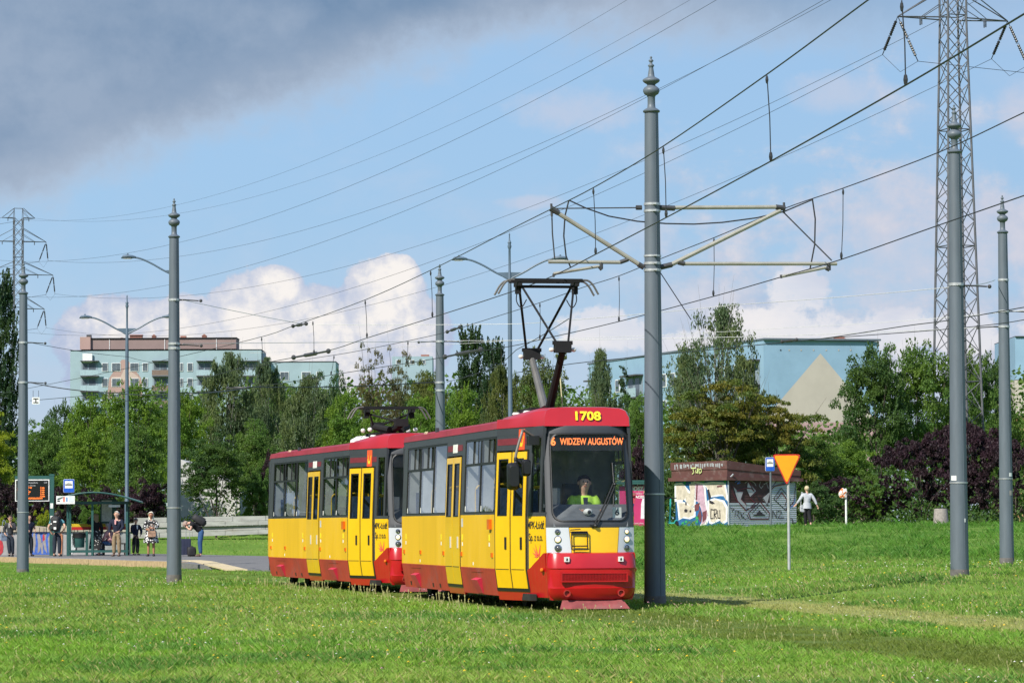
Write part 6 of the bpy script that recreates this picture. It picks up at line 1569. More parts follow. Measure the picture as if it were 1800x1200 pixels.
sit = {'pelvis': (0, 0, .285), 'waist': (0, .01, .36), 'chest': (0, .04, .49), 'neck0': (0, .06, .575), 'neck': (0, .07, .615), 'chin': (0, .085, .645), 'head': (0, .085, .695), 'top': (0, .08, .735), 'hipl': (-.055, .02, .28), 'hipr': (.055, .02, .28), 'kneel': (-.06, .25, .295), 'kneer': (.06, .25, .295), 'ankl': (-.06, .27, .05), 'ankr': (.06, .24, .05), 'heell': (-.06, .26, .025), 'heelr': (.06, .23, .025), 'toel': (-.06, .36, .018), 'toer': (.06, .33, .018),
       'shol': (-.10, .05, .56), 'shor': (.10, .05, .56), 'elbl': (-.14, .10, .41), 'elbr': (.14, .10, .41), 'wril': (-.08, .20, .34), 'wrir': (.08, .20, .34), 'palml': (-.06, .23, .335), 'palmr': (.06, .23, .335)}
person('seated person in pink shirt, blue jeans and white shoes on the shelter bench', tuple(l5), 1.2, H5, C_pink, C_jean2, H_grey, pose=sit, shoes=S_white)
l6, H6 = stand(205, 977.5, 898, 129.5)
person('white-haired person in navy jacket and khaki trousers before the shelter', l6, math.pi - .2, H6, C_navy, C_khaki, H_white, pose={'elbl': (-.16, .03, .64), 'wril': (-.10, .12, .55), 'palml': (-.06, .14, .53), 'elbr': (.16, .0, .64), 'wrir': (.15, .05, .51), 'palmr': (.14, .06, .47)}, shoes=S_brown, collar=C_pink)
l7, H7 = stand(238.5, 975.5, 910, 134)
t7, P7 = person('elderly person in long dark coat and sunglasses with a walking cane', l7, math.pi + .55, H7, C_navy, C_black, H_grey, pose={'elbr': (.14, .06, .65), 'wrir': (.10, .16, .53), 'palmr': (.09, .19, .5), 'elbl': (-.14, .06, .65), 'wril': (-.08, .16, .55), 'palml': (-.05, .19, .53)}, glasses=True, female=True, collar=C_white)
l8, H8 = stand(265.5, 978, 900, 129)
dressm = pattern_mat('dress_pattern', (.70, .69, .66), (.015, .015, .017), 13, .40)
person('person with platinum hair in a black and white patterned dress', l8, math.pi - .05, H8, dressm, dressm, H_plat, pose={'elbl': (-.16, .03, .66), 'wril': (-.07, .13, .63), 'palml': (-.03, .14, .64), 'elbr': (.15, .02, .66), 'wrir': (.10, .12, .60), 'palmr': (.06, .14, .60)}, bot='skirt', hem=.30, dress=True, hairlen='long', female=True, skin=SK_t)
l9, H9 = stand(352, 979.5, 900, 127); H9 = 1.78
bend = {'pelvis': (0, -.02, .52), 'waist': (0, .02, .60), 'chest': (0, .12, .68), 'neck0': (0, .20, .705), 'neck': (0, .235, .695), 'chin': (0, .265, .68), 'head': (0, .305, .672), 'top': (0, .345, .665), 'shol': (-.105, .17, .695), 'shor': (.105, .17, .695), 'elbl': (-.13, .20, .55), 'elbr': (.13, .18, .55), 'wril': (-.06, .27, .60), 'wrir': (.06, .25, .58), 'palml': (-.02, .28, .63), 'palmr': (.03, .27, .61), 'hipl': (-.052, -.02, .5), 'hipr': (.052, -.02, .5)}
t9, _ = person('person in jeans bending forward with a black backpack, next to a suitcase', l9, math.pi / 2 + .1, H9, C_black, C_jean, pm('hair_shaved', (.30, .22, .18), .7), pose=bend, sleeve='short', shoes=S_brown, skin=SK)
pr = aty(1419, 926, 131.8); prz = gz(pr.x, pr.y)
tw, _ = person('person in light grey cardigan walking away past the kiosk', (pr.x, pr.y, prz), .35, 1.58, C_grey, C_black, H_blond, pose={'elbl': (-.17, .02, .67), 'wril': (-.23, .10, .56), 'palml': (-.25, .13, .53), 'elbr': (.18, -.04, .66), 'wrir': (.23, -.07, .53), 'palmr': (.25, -.07, .49), 'kneel': (-.03, .05, .29), 'ankl': (-.01, .06, .05), 'heell': (-.01, .06, .03), 'toel': (-.02, .14, .02), 'kneer': (.04, -.02, .29), 'ankr': (.04, -.12, .08), 'heelr': (.04, -.13, .06), 'toer': (.04, -.05, .02)}, female=True, shoes=M_rub)
m = MB(); rs = [[(.12 * math.cos(a) * k, .085 * math.sin(a) * k, z) for a in np.linspace(0, 2 * math.pi, 14, endpoint=False)] for z, k in ((.70, 1.5), (.80, 1.42), (.92, 1.25))]; m.rings(rs); m.build('cardigan_hem', C_grey, tw, True)
# driver
dl = Matrix.Translation((TRK0.x, TRK0.y, 0)) @ Matrix.Rotation(TH, 4, 'Z')
dsit = dict(sit); dsit.update({'wril': (-.10, .26, .42), 'wrir': (.10, .26, .42), 'palml': (-.09, .30, .43), 'palmr': (.09, .30, .43)})
dp = dl @ Vector((.06, .98, .72))
td, PD_ = person('driver in navy shirt and lime high-visibility vest behind the windshield', tuple(dp), math.pi + TH, 1.78, pm('vest_lime', (.40, .66, .06), .6), C_dnavy, H_brown, pose=dsit, sleeve='short', collar=cloth('driver_shirt', (.03, .035, .05)))
ds = thing('driver_seat', 'dark driver seat behind the tram windshield', 'seat', tuple(dl @ Vector((.06, 1.05, .72))), TH)
m = MB(); m.box((0, 0, .42), (.5, .48, .1)); m.box((0, .0, .2), (.12, .12, .36)); m.build('cushion', M_intd, ds); m = MB(); m.box((0, .30, .85), (.46, .1, .75)); m.build('backrest', M_intd, ds)

# things carried
def backpack(label, loc, rz, w, h, d, mat, tilt=0.0):
    t = thing('backpack', label, 'backpack', loc, rz); t.rotation_euler = (tilt, 0, rz)
    bm = bmesh.new(); bmesh.ops.create_cube(bm, size=1.0); bmesh.ops.subdivide_edges(bm, edges=bm.edges[:], cuts=4, use_grid_fill=True)
    for v in bm.verts:
        c = v.co * 2; n = c.normalized() * max(abs(c.x), abs(c.y), abs(c.z)); c = c * .45 + n * .55 * 1.15; v.co = Vector((c.x * w / 2, c.y * d / 2, c.z * h / 2 * (1 + .06 * random.uniform(-1, 1))))
    me = bpy.data.meshes.new('pack'); bm.to_mesh(me); bm.free(); me.materials.append(mat); me.polygons.foreach_set('use_smooth', [True] * len(me.polygons)); link('pack', me, t)
    m = MB(); m.box((0, -d * .52, -h * .15), (w * .7, d * .25, h * .4)); m.build('pocket', mat, t)
    for s in (-1, 1): m = MB(); m.tube(smooth([(s * w * .3, d * .4, h * .45), (s * w * .36, d * .75, h * .4), (s * w * .38, d * .95, 0), (s * w * .36, d * .5, -h * .4)]), .018, 5); m.build('strap', mat, t)
    m = MB(); m.tube(smooth([(-.05, 0, h * .5), (0, 0, h * .6), (.05, 0, h * .5)]), .012, 5); m.build('handle', mat, t)
    return t
M_bag = pm('bag_black', (.018, .018, .02), .7, 0, .2, 8); 
p3 = Vector(l3) + Matrix.Rotation(-.25, 3, 'Z') @ Vector((.03, -.26, H3 * .725)); bk3 = backpack('black backpack with white badge on the back of the person by the departure board', tuple(p3), -.25, .36, .56, .22, M_bag)
m = MB(); m.box((.05, -.155, .08), (.12, .01, .06)); m.box((-.1, -.155, .0), (.05, .01, .05)); m.box((.06, -.165, -.17), (.1, .01, .09)); m.build('badge', M_wht, bk3)
p9 = Vector(l9) + Matrix.Rotation(math.pi / 2 + .1, 3, 'Z') @ Vector((0, .04, H9 * .755)); backpack('black backpack on the back of the bending person', tuple(p9), math.pi / 2 + .1, .36, .55, .27, M_bag, -1.0)
p = atz(337, 979, PZ); p.y = 127.5; p = aty(337, 979, 127.3); backpack('small black bag standing beside the navy suitcase', (p.x, p.y, PZ + .18), .3, .32, .36, .2, M_bag)
p = aty(324.5, 979, 127.6)
t = thing('suitcase', 'navy trolley suitcase with raised handle on the platform', 'suitcase', (p.x, p.y, PZ), .2)
m = MB(); m.prism(rrect(-.23, .23, .06, .66, .06, .06, 3), lambda u, v, d: (u, d, v), -.13, .13); m.build('shell', pm('case_navy', (.03, .035, .07), .5), t)
for x in (-.16, -.05, .06, .17): m = MB(); m.box((x, -.135, .36), (.03, .012, .5)); m.build('rib', pm('case_navy', (.03, .035, .07), .5), t)
m = MB(); m.tube([(.06, .08, .62), (.06, .08, .99), (.2, .08, .99), (.2, .08, .62)], .014, 6); m.build('handle', M_grey, t)
for x in (-.18, .18): m = MB(); m.M = Matrix.Translation((x, .0, .035)) @ Matrix.Rotation(R(90), 4, 'Y'); m.lathe([(.034, -.02), (.034, .02)], 10); m.build('wheel', M_rub, t)
def handbag(label, loc, rz, w, h, d, mat, drop=.4):
    t = thing('handbag', label, 'handbag', loc, rz)
    m = MB(); m.prism(rrect(-w / 2, w / 2, -h / 2, h / 2, .05, .05, 3), lambda u, v, q: (u, q, v), -d / 2, d / 2); b = m.build('pouch', mat, t)
    m = MB(); m.prism([(-w / 2, h * .1), (w / 2, h * .1), (w / 2 - .03, h / 2 + .01), (-w / 2 + .03, h / 2 + .01)], lambda u, v, q: (u, q, v), -d / 2 - .012, -d / 2); m.build('flap', mat, t)
    m = MB(); m.tube(smooth([(-w * .4, 0, h * .5), (-w * .2, .03, h * .5 + drop * .8), (0, .05, h * .5 + drop), (w * .2, .03, h * .5 + drop * .8), (w * .4, 0, h * .5)]), .012, 5); m.build('strap', mat, t)
    return t
q = Vector(l8) + Vector((.06, -.26, H8 * .50)); handbag('beige handbag held before the black and white dress', tuple(q), 0, .30, .22, .10, pm('bag_beige', (.33, .20, .13), .6), .25)
q = Vector(l) + Vector((-.22, -.05, H * .47)); handbag('blue-grey shoulder bag of the person at the far left', tuple(q), .5, .28, .30, .12, pm('bag_bluegrey', (.20, .24, .32), .6), .5)
q = Vector((pr.x, pr.y, prz)) + Vector((-.17, -.03, .70)); handbag('small pale shoulder bag of the walking person near the kiosk', tuple(q), .4, .2, .26, .09, pm('bag_pale', (.45, .46, .48), .6), .5)
t = thing('walking_cane', 'thin dark cane held by the elderly person', 'cane', (0, 0, 0))
hp_ = Vector(l7) + Matrix.Rotation(math.pi + .55, 3, 'Z') @ (Vector((.09, .21, .5)) * H7)
m = MB(); m.tube([(hp_.x, hp_.y, PZ), (hp_.x, hp_.y, hp_.z)], .013, 6); m.build('shaft', M_rub, t); m = MB(); m.tube([(hp_.x - .05, hp_.y, hp_.z + .02), (hp_.x + .06, hp_.y, hp_.z + .01)], .017, 6); m.build('grip', M_rub, t)
# ------------------------------------------------------------------ buildings
B_teal = pm('block_teal', (.28, .375, .41), .85, 0, .05, .4, dirt=(.23, .32, .36), dirt_amt=.5, dirt_scale=.15)
B_pinkb = pm('block_brownpink', (.25, .18, .165), .85, 0, .06, .4)
B_tan = pm('block_tan', (.36, .24, .21), .85, 0, .05, .4); B_beige = pm('block_beige', (.46, .36, .31), .85, 0, .05, .4)
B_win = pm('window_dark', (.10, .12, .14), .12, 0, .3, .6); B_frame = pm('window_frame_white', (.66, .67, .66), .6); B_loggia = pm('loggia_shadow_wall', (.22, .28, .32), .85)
B_roof = pm('roof_felt', (.06, .06, .065), .9); B_rail = pm('balcony_panel_blue', (.30, .40, .44), .6); B_wood = pm('balcony_panel_brown', (.17, .12, .095), .7); B_chim = pm('chimney_terracotta', (.28, .12, .085), .8)
BY = 600.0
apt = thing('apartment_block', 'pale teal apartment block with balconies and a set-back brown top storey', 'building', (0, 0, 0))
def bp_(px, py, Y=BY): p = aty(px, py, Y); return p
def bbox(m, x0, x1, y0, y1, Y0, Y1):    # pixel rectangle extruded in depth
    a = bp_(x0, y1, Y0); b = bp_(x1, y0, Y0)
    xa, xb = a.x, b.x; za, zb = a.z, b.z
    return m.hexa([(xa, Y0, za), (xb, Y0, za), (xb, Y1, za), (xa, Y1, za), (xa, Y0, zb), (xb, Y0, zb), (xb, Y1, zb), (xa, Y1, zb)])
m = MB(); bbox(m, 123, 459, 615, 930, BY, BY + 12); m.build('wall', B_teal, apt)
m = MB(); bbox(m, 122.5, 459.5, 613.6, 615.6, BY - .15, BY + 12.1); m.build('parapet', B_roof, apt)
m = MB(); bbox(m, 459.2, 590, 636, 930, BY + 4, BY + 15); m.build('wall', B_teal, apt)
m = MB(); bbox(m, 459.2, 590.5, 634.6, 636.4, BY + 3.9, BY + 15.1); m.build('parapet', B_roof, apt)
m = MB(); bbox(m, 141, 415, 594, 614, BY + 5, BY + 12); m.build('top_storey', B_pinkb, apt)
m = MB(); bbox(m, 140.5, 159, 592, 614, BY + 4.5, BY + 12); m.build('top_storey', B_tan, apt)
m = MB(); bbox(m, 159, 416, 592.6, 594.6, BY + 4.7, BY + 12.2); m.build('roof', B_roof, apt)
for x0, x1, y0 in ((152, 160, 588), (228, 250, 588.5), (267, 274, 591), (317, 327, 590), (355, 363, 590.5), (402, 411, 594), (212, 216, 593), (253, 256, 594)):
    m = MB(); bbox(m, x0, x1, y0, 595, BY + 7, BY + 8); c = m.build('chimney', B_chim if x0 not in (152, 402) else B_roof, apt)
    if x0 in (267, 355): m = MB(); a, b = bp_(x0 - 1, y0, BY + 7), bp_(x1 + 1, y0, BY + 7); m.hexa([(a.x, BY + 6.9, a.z), (b.x, BY + 6.9, b.z), (b.x, BY + 8.1, b.z), (a.x, BY + 8.1, a.z), ((a.x + b.x) / 2 - .05, BY + 6.9, a.z + .35), ((a.x + b.x) / 2 + .05, BY + 6.9, a.z + .35), ((a.x + b.x) / 2 + .05, BY + 8.1, a.z + .35), ((a.x + b.x) / 2 - .05, BY + 8.1, a.z + .35)]); m.build('chimney_cap', B_chim, c)
    elif x0 == 228: m = MB(); bbox(m, 227.5, 250.5, 588, 589.6, BY + 6.8, BY + 8.2); m.build('chimney_cap', B_chim, c)
for x in (192, 289, 380): m = MB(); bbox(m, x, x + 1, 596, 614, BY + 4.9, BY + 5.0); m.build('downpipe', B_frame, apt)
def bwin(x0, x1, y0, y1, Y=BY, parent=apt, div=2):
    f = MB(); bbox(f, x0, x1, y0, y1, Y - .10, Y + .05); w = f.build('window', B_frame, parent)
    n = div
    for i in range(n):
        g = MB(); a = x0 + .7 + (x1 - x0 - 1.4) * i / n; b = x0 + .7 + (x1 - x0 - 1.4) * (i + 1) / n; bbox(g, a + .2, b - .2, y0 + .8, y1 - .9, Y - .13, Y - .102); g.build('pane', B_win, w)
    return w
def bbalc(x0, x1, y0, y1, mat, parent=apt, Y=BY):
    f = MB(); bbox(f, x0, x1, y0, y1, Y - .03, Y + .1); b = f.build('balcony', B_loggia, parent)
    f = MB(); bbox(f, x0 + 14 if x1 - x0 > 22 else x0 + 9, x1 - 4, y0 + 3, y1 - 9, Y - .06, Y - .035); f.build('balcony_door', B_win, b)
    f = MB(); bbox(f, x0 + 3, x0 + 12, y0 + 4, y1 - 12, Y - .06, Y - .035); f.build('balcony_window', B_win, b)
    f = MB(); bbox(f, x0 - 1, x1 + 1, y0 - 1.5, y0, Y - 1.0, Y); f.build('balcony_roof', B_roof, b)
    f = MB(); bbox(f, x0 - 1, x1 + 1, y1 - 1, y1 + 1, Y - 1.1, Y); f.build('balcony_slab', B_roof, b)
    f = MB(); bbox(f, x0 - 1, x1 + 1, y1 - 11, y1 - 1.6, Y - 1.1, Y - 1.03); f.build('balcony_railing', mat, b)
for row in range(4):
    dy = 27.0 * row
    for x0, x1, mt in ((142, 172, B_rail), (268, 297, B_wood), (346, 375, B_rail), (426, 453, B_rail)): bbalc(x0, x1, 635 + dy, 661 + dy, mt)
    for x0, x1, dv in ((179, 190, 1), (196, 212, 2), (228, 244, 2), (250, 260, 2), (316, 322, 1), (329, 339, 1)): bwin(x0, x1, 637.5 + dy, 652.5 + dy, div=dv)
    for x0, x1, dv in ((470, 482, 1), (492, 508, 2), (530, 546, 2), (556, 566, 1)): bwin(x0, x1, 653 + dy, 668 + dy, BY + 4, div=dv)
m = MB(); bbox(m, 145, 162, 621, 637, BY - .5, BY - .3); m.build('satellite_panel', B_frame, apt)
m = MB(); m.add([tuple(bp_(x, y, BY - .02)) for x, y in ((214, 632), (224, 632), (248, 664), (252, 700), (188, 700), (192, 664))], [(0, 1, 2, 3, 4, 5)]); m.build('painted_gable', B_tan, apt)
m = MB(); m.add([tuple(bp_(x, y, BY - .04)) for x, y in ((220, 645), (246, 664), (246, 668), (196, 668), (196, 662), (212, 662))], [(0, 1, 2, 3, 4, 5)]); m.build('painted_gable', B_beige, apt)
blk3 = thing('far_block', 'distant pale flat roof just showing above the trees left of the dark poplar', 'building', (0, 0, 0))
m = MB(); bbox(m, 690, 760, 626, 930, 640, 650); m.build('wall', B_teal, blk3)
for x0, x1 in ((696, 704), (720, 728), (742, 748)): bwin(x0, x1, 632, 640, 640, blk3, 1)
m = MB(); bbox(m, 740, 754, 623, 627, 642, 645); m.build('chimney', B_chim, blk3)

# blue block on the right with the painted gable
G_sky = pm('gable_blue', (.225, .355, .47), .85, 0, .05, .5, dirt=(.19, .31, .41), dirt_amt=.5, dirt_scale=.3)
G_be = pm('gable_beige', (.44, .395, .335), .85, 0, .05, .5); G_or2 = pm('gable_orange', (.50, .27, .15), .85); G_pk = pm('gable_pink', (.42, .27, .27), .85)
gb = thing('gabled_block', 'light blue apartment block with a beige triangle painted on its gable wall', 'building', (0, 0, 0))
GC = aty(1342, 597, 330.0); GR = aty(1545, 602, 333.0); GL = aty(1035, 640, 379.0)
ZR = GC.z; zc0 = 0.0
GBk = GL + (GR - GC)
m = MB(); m.hexa([(p.x, p.y, 0) for p in (GC, GR, GBk, GL)] + [(GC.x, GC.y, ZR), (GR.x, GR.y, ZR - .1), (GBk.x, GBk.y, ZR - .1), (GL.x, GL.y, ZR)]); m.build('wall', G_sky, gb)
m = MB(); c_ = (GC + GR + GBk + GL) / 4
def ex_(p, e, z): d = (p - c_); d.z = 0; q_ = p + d.normalized() * e; return (q_.x, q_.y, z)
m.hexa([ex_(p, .35, ZR - .02) for p in (GC, GR, GBk, GL)] + [ex_(p, .35, ZR + .16) for p in (GC, GR, GBk, GL)]); m.build('roof_edge', pm('roof_edge_blue', (.10, .13, .16), .7), gb)
def gf(px, py, o):
    d = (GR - GC); n = Vector((d.y, -d.x, 0)).normalized(); n = n if n.y < 0 else -n
    p = atpl(px, py, (GC.x, GC.y, 0), (d.x, d.y)); return tuple(p + n * o)
m = MB(); m.add([gf(1442, 621, .03), gf(1545.2, 745, .03), gf(1545.2, 930, .03), gf(1342.2, 930, .03), gf(1342.2, 738, .03)], [(0, 1, 2, 3, 4)]); m.build('painted_triangle', G_be, gb)
m = MB(); m.add([gf(x, y, .05) for x, y in ((1342, 742), (1545, 742), (1545, 930), (1342, 930))], [(0, 1, 2, 3)]); m.build('painted_base', G_pk, gb)
for x in (1372, 1387, 1408, 1430, 1452, 1474, 1495, 1531):
    m = MB(); m.add([gf(x - 1, 614, .03), gf(x + 1.2, 614, .03), gf(x + 1.2, 616.5, .03), gf(x - 1, 616.5, .03)], [(0, 1, 2, 3)]); m.build('vent_cap', G_be if x != 1372 else M_black, gb)
for x0, x1, y0, mt in ((1463, 1487, 591, B_chim), (1333, 1341, 595, B_frame)):
    a, b = aty(x0, 604, 338), aty(x1, y0, 338); m = MB(); m.hexa([(a.x, 337, a.z - .4), (b.x, 337, a.z - .4), (b.x, 339, a.z - .4), (a.x, 339, a.z - .4), (a.x + .1, 337, b.z - .25), (b.x - .1, 337, b.z - .25), (b.x - .1, 339, b.z - .25), (a.x + .1, 339, b.z - .25)]); ch = m.build('chimney', mt, gb)
    m = MB(); m.box(((a.x + b.x) / 2, 338, b.z - .15), ((b.x - a.x) * .7, 1.6, .2)); m.build('chimney_cap', mt, ch)
# side wall: loggias and windows
ld = (GL - GC); ln = Vector((ld.y, -ld.x, 0)).normalized(); ln = ln if ln.x < 0 else -ln
def lf_(u, z, o): p = GC + Vector((ld.x, ld.y, 0)) * u; return (p.x + ln.x * o, p.y + ln.y * o, z)
def lbox(u0, u1, z0, z1, o0, o1): m = MB(); m.hexa([lf_(u0, z0, o0), lf_(u1, z0, o0), lf_(u1, z0, o1), lf_(u0, z0, o1), lf_(u0, z1, o0), lf_(u1, z1, o0), lf_(u1, z1, o1), lf_(u0, z1, o1)]); return m
for fl in range(4):
    z = ZR - 4.3 - fl * 2.75
    for k, u in enumerate((.02, .30, .34, .66, .70, .93)):
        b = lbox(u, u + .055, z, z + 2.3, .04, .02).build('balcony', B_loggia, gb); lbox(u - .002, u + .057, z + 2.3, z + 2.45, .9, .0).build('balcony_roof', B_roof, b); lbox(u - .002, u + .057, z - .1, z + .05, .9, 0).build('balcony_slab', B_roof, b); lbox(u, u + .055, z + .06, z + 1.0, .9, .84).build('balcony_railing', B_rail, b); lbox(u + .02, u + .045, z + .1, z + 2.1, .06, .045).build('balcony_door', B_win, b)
    for u in (.12, .17, .22, .42, .47, .52, .58, .80, .86):
        w = lbox(u, u + .028, z + .8, z + 2.2, .08, .0).build('window', B_frame, gb); lbox(u + .003, u + .0135, z + .9, z + 2.1, .10, .082).build('pane', B_win, w); lbox(u + .0145, u + .025, z + .9, z + 2.1, .10, .082).build('pane', B_win, w)
eb = thing('edge_block', 'blue, beige and orange block cut by the right edge of the view', 'building', (0, 0, 0))
for (y0, y1, mt, nm) in ((591, 667, G_sky, 'wall'), (667, 730, G_be, 'wall'), (730, 930, G_or2, 'wall')):
    m = MB(); bbox(m, 1785, 1960, y0, y1, 331 if nm == 'wall' else 330, 345); m.build(nm, mt, eb)
m = MB(); bbox(m, 1784.5, 1961, 589.5, 591.6, 330.8, 345.2); m.build('roof_edge', B_roof, eb)

# ------------------------------------------------------------------ trees
def leafmat(name, col, var=.35, hue=(1.25, 1.05, .7), trans=.35):
    m = bpy.data.materials.new(name); m.use_nodes = True; nt = m.node_tree; nt.nodes.clear(); out = nt.nodes.new('ShaderNodeOutputMaterial')
    at = nt.nodes.new('ShaderNodeAttribute'); at.attribute_name = 'leaf'; sx = nt.nodes.new('ShaderNodeSeparateXYZ'); nt.links.new(at.outputs['Vector'], sx.inputs[0]); r = NX(nt, sx.outputs[0])
    g = nt.nodes.new('ShaderNodeNewGeometry'); n = noise(nt, g.outputs['Position'], .55, 3)
    c = mixc(nt, r, tuple(x * (1 - var) for x in col), tuple(min(1, x * (1 + var)) for x in col))
    c = mixc(nt, n.ss(.35, .68), c, tuple(min(1, col[i] * hue[i] * 1.15) for i in range(3)))
    d = nt.nodes.new('ShaderNodeBsdfPrincipled'); nt.links.new(c, d.inputs['Base Color']); d.inputs['Roughness'].default_value = .55; d.inputs['Specular IOR Level'].default_value = .25
    t = nt.nodes.new('ShaderNodeBsdfTranslucent'); tm = mixc(nt, 1.0, c, (1.3, 1.25, .5), 'MULTIPLY'); nt.links.new(tm, t.inputs[0])
    x = nt.nodes.new('ShaderNodeMixShader'); x.inputs[0].default_value = trans; nt.links.new(d.outputs[0], x.inputs[1]); nt.links.new(t.outputs[0], x.inputs[2]); nt.links.new(x.outputs[0], out.inputs[0]); return m
L_bright = leafmat('leaf_bright', (.105, .20, .028)); L_mid = leafmat('leaf_mid', (.078, .155, .034)); L_dark = leafmat('leaf_dark', (.052, .108, .031)); L_olive = leafmat('leaf_olive', (.085, .12, .042)); L_birch = leafmat('leaf_birch', (.090, .138, .070)); L_yel = leafmat('leaf_yellowgreen', (.19, .26, .022))
L_aut = leafmat('leaf_autumn', (.088, .135, .026), .4, (1.7, 1.0, .8)); L_deep = leafmat('leaf_poplar_deep', (.032, .070, .030)); L_purp = leafmat('leaf_purple', (.026, .015, .019), .5, (1.2, .9, 1.1), .15); L_brn = leafmat('leaf_brownish', (.095, .105, .040), .35, (1.3, 1.0, .8))
M_bark = pm('bark', (.085, .07, .055), .95, 0, .3, 5, bump=.6); M_barkb = pm('bark_birch', (.15, .14, .12), .9, 0, .2, 4, dirt=(.03, .03, .03), dirt_amt=.9, dirt_scale=4)

def leaves(C, A, size, asp=.55):
    """C (n,3) leaf centres, A (n,3) leaf long axes -> quads"""
    n = len(C); A = A / (np.linalg.norm(A, axis=1, keepdims=True) + 1e-9)
    rnd = rng.normal(size=(n, 3)); B = np.cross(A, rnd); B /= (np.linalg.norm(B, axis=1, keepdims=True) + 1e-9)
    s = size * rng.uniform(.6, 1.3, (n, 1))
    V = np.empty((n, 4, 3)); V[:, 0] = C - A * s * .5; V[:, 1] = C + B * s * .5 * asp; V[:, 2] = C + A * s * .5; V[:, 3] = C - B * s * .5 * asp
    return V.reshape(-1, 3)
def crown_mesh(name, V, mat):
    n = len(V) // 4; me = bpy.data.meshes.new(name); me.vertices.add(len(V)); me.vertices.foreach_set('co', V.astype(np.float32).ravel()); me.loops.add(4 * n); me.polygons.add(n)
    me.loops.foreach_set('vertex_index', np.arange(4 * n, dtype=np.int32)); me.polygons.foreach_set('loop_start', np.arange(0, 4 * n, 4, dtype=np.int32)); me.polygons.foreach_set('loop_total', np.full(n, 4, dtype=np.int32))
    a = me.attributes.new('leaf', 'FLOAT_VECTOR', 'POINT'); r = np.repeat(rng.uniform(0, 1, n), 4); a.data.foreach_set('vector', np.stack([r, r, r], 1).astype(np.float32).ravel())
    me.materials.append(mat); me.update(); me.validate(); return me
def ndir(n): d = rng.normal(size=(n, 3)); return d / np.linalg.norm(d, axis=1, keepdims=True)
def round_crown(n_lobes, n_leaves, rx, rz, z0, size, lobe=(.16, .30), spread=(.45, .95), flat=.75, droop=-.2, asym=.25):
    c0 = np.array([0, 0, z0 + rz]); D = ndir(n_lobes); D[:, 2] = np.where(D[:, 2] < -.6, -D[:, 2], D[:, 2]); rad = rng.uniform(*spread, (n_lobes, 1))
    bump = 1 + asym * rng.uniform(-1, 1, (n_lobes, 1))
    LC = c0 + D * rad * bump * np.array([rx, rx, rz]); LR = rng.uniform(*lobe, n_lobes) * (rx + rz) * .5
    w = LR ** 2; k = rng.choice(n_lobes, n_leaves, p=w / w.sum()); d = ndir(n_leaves); d[:, 2] = np.abs(d[:, 2]) * .8 + d[:, 2] * .2
    rr = LR[k, None] * rng.uniform(.55, 1.08, (n_leaves, 1)) ** .6; C = LC[k] + d * rr * np.array([1, 1, flat]) + rng.normal(size=(n_leaves, 3)) * .06 * LR[k, None]
    A = d * .5 + rng.normal(size=(n_leaves, 3)) * .8; A[:, 2] += droop
    return leaves(C, A, size), LC
def spray_crown(n_s, per, rx, H, z0, size, up=(.8, 1.8), base_pow=.7, L=(1.0, 2.2), rad=.35, cone=1.0):
    # upward sprays filling a tall crown
    t = rng.uniform(0, 1, n_s) ** .9; a = rng.uniform(0, 2 * math.pi, n_s); prof = np.clip(np.sin(math.pi * (t * .86 + .12)) ** base_pow, .05, 1) * (1 - .35 * t * cone)
    r = rx * prof * np.sqrt(rng.uniform(.15, 1, n_s)); B = np.stack([r * np.cos(a), r * np.sin(a), z0 + t * (H - z0) * .93], 1)
    D = np.stack([np.cos(a) * .75, np.sin(a) * .75, rng.uniform(*up, n_s)], 1); D /= np.linalg.norm(D, axis=1, keepdims=True); LL = rng.uniform(*L, n_s)
    k = np.repeat(np.arange(n_s), per); s = rng.uniform(0, 1, n_s * per) ** .85; off = rng.normal(size=(n_s * per, 3)) * (rad * (1.05 - s))[:, None] * .55
    C = B[k] + D[k] * (s * LL[k])[:, None] + off; A = D[k] * .5 + rng.normal(size=C.shape) * .7; A[:, 2] -= .15
    C[:, 2] = np.minimum(C[:, 2], H + .3)
    return leaves(C, A, size), B
def weep_crown(n_s, per, rx, H, z0, size, n_limb=26, topheavy=.75):
    # strands hanging from limb ends scattered through an uneven crown
    t = rng.uniform(0, 1, n_limb) ** topheavy; a = rng.uniform(0, 2 * math.pi, n_limb); prof = np.sqrt(np.clip(1.06 - t ** 3.6, .05, 1)); r = rx * prof * np.sqrt(rng.uniform(.02, 1, n_limb))
    Lc = np.stack([r * np.cos(a), r * np.sin(a), z0 + (H - z0) * (.22 + .75 * t)], 1); lk = rng.integers(0, n_limb, n_s); sc = (.65 * (1.2 - .8 * t))[lk]
    B = Lc[lk] + rng.normal(size=(n_s, 3)) * sc[:, None] * np.array([1, 1, .55]); LL = rng.uniform(.5, 2.4, n_s) * (1.2 - .7 * t[lk]); a2 = rng.uniform(0, 2 * math.pi, n_s)
    k = np.repeat(np.arange(n_s), per); s = rng.uniform(0, 1, n_s * per); out = np.stack([np.cos(a2), np.sin(a2), np.zeros(n_s)], 1)
    C = B[k] + out[k] * (np.sin(s * 2.0) * .4)[:, None] + np.stack([np.zeros_like(s), np.zeros_like(s), .25 * np.sin(s * 3) - s * LL[k]], 1) + rng.normal(size=(n_s * per, 3)) * .10
    C[:, 2] = np.minimum(C[:, 2], H); C = C[C[:, 2] > z0 * .6]; A = rng.normal(size=C.shape) * .4; A[:, 2] -= .9
    return leaves(C, A, size, .45), Lc
def both(g1, g2): return np.concatenate([g1[0], g2[0]]), np.concatenate([g1[1], g2[1]])
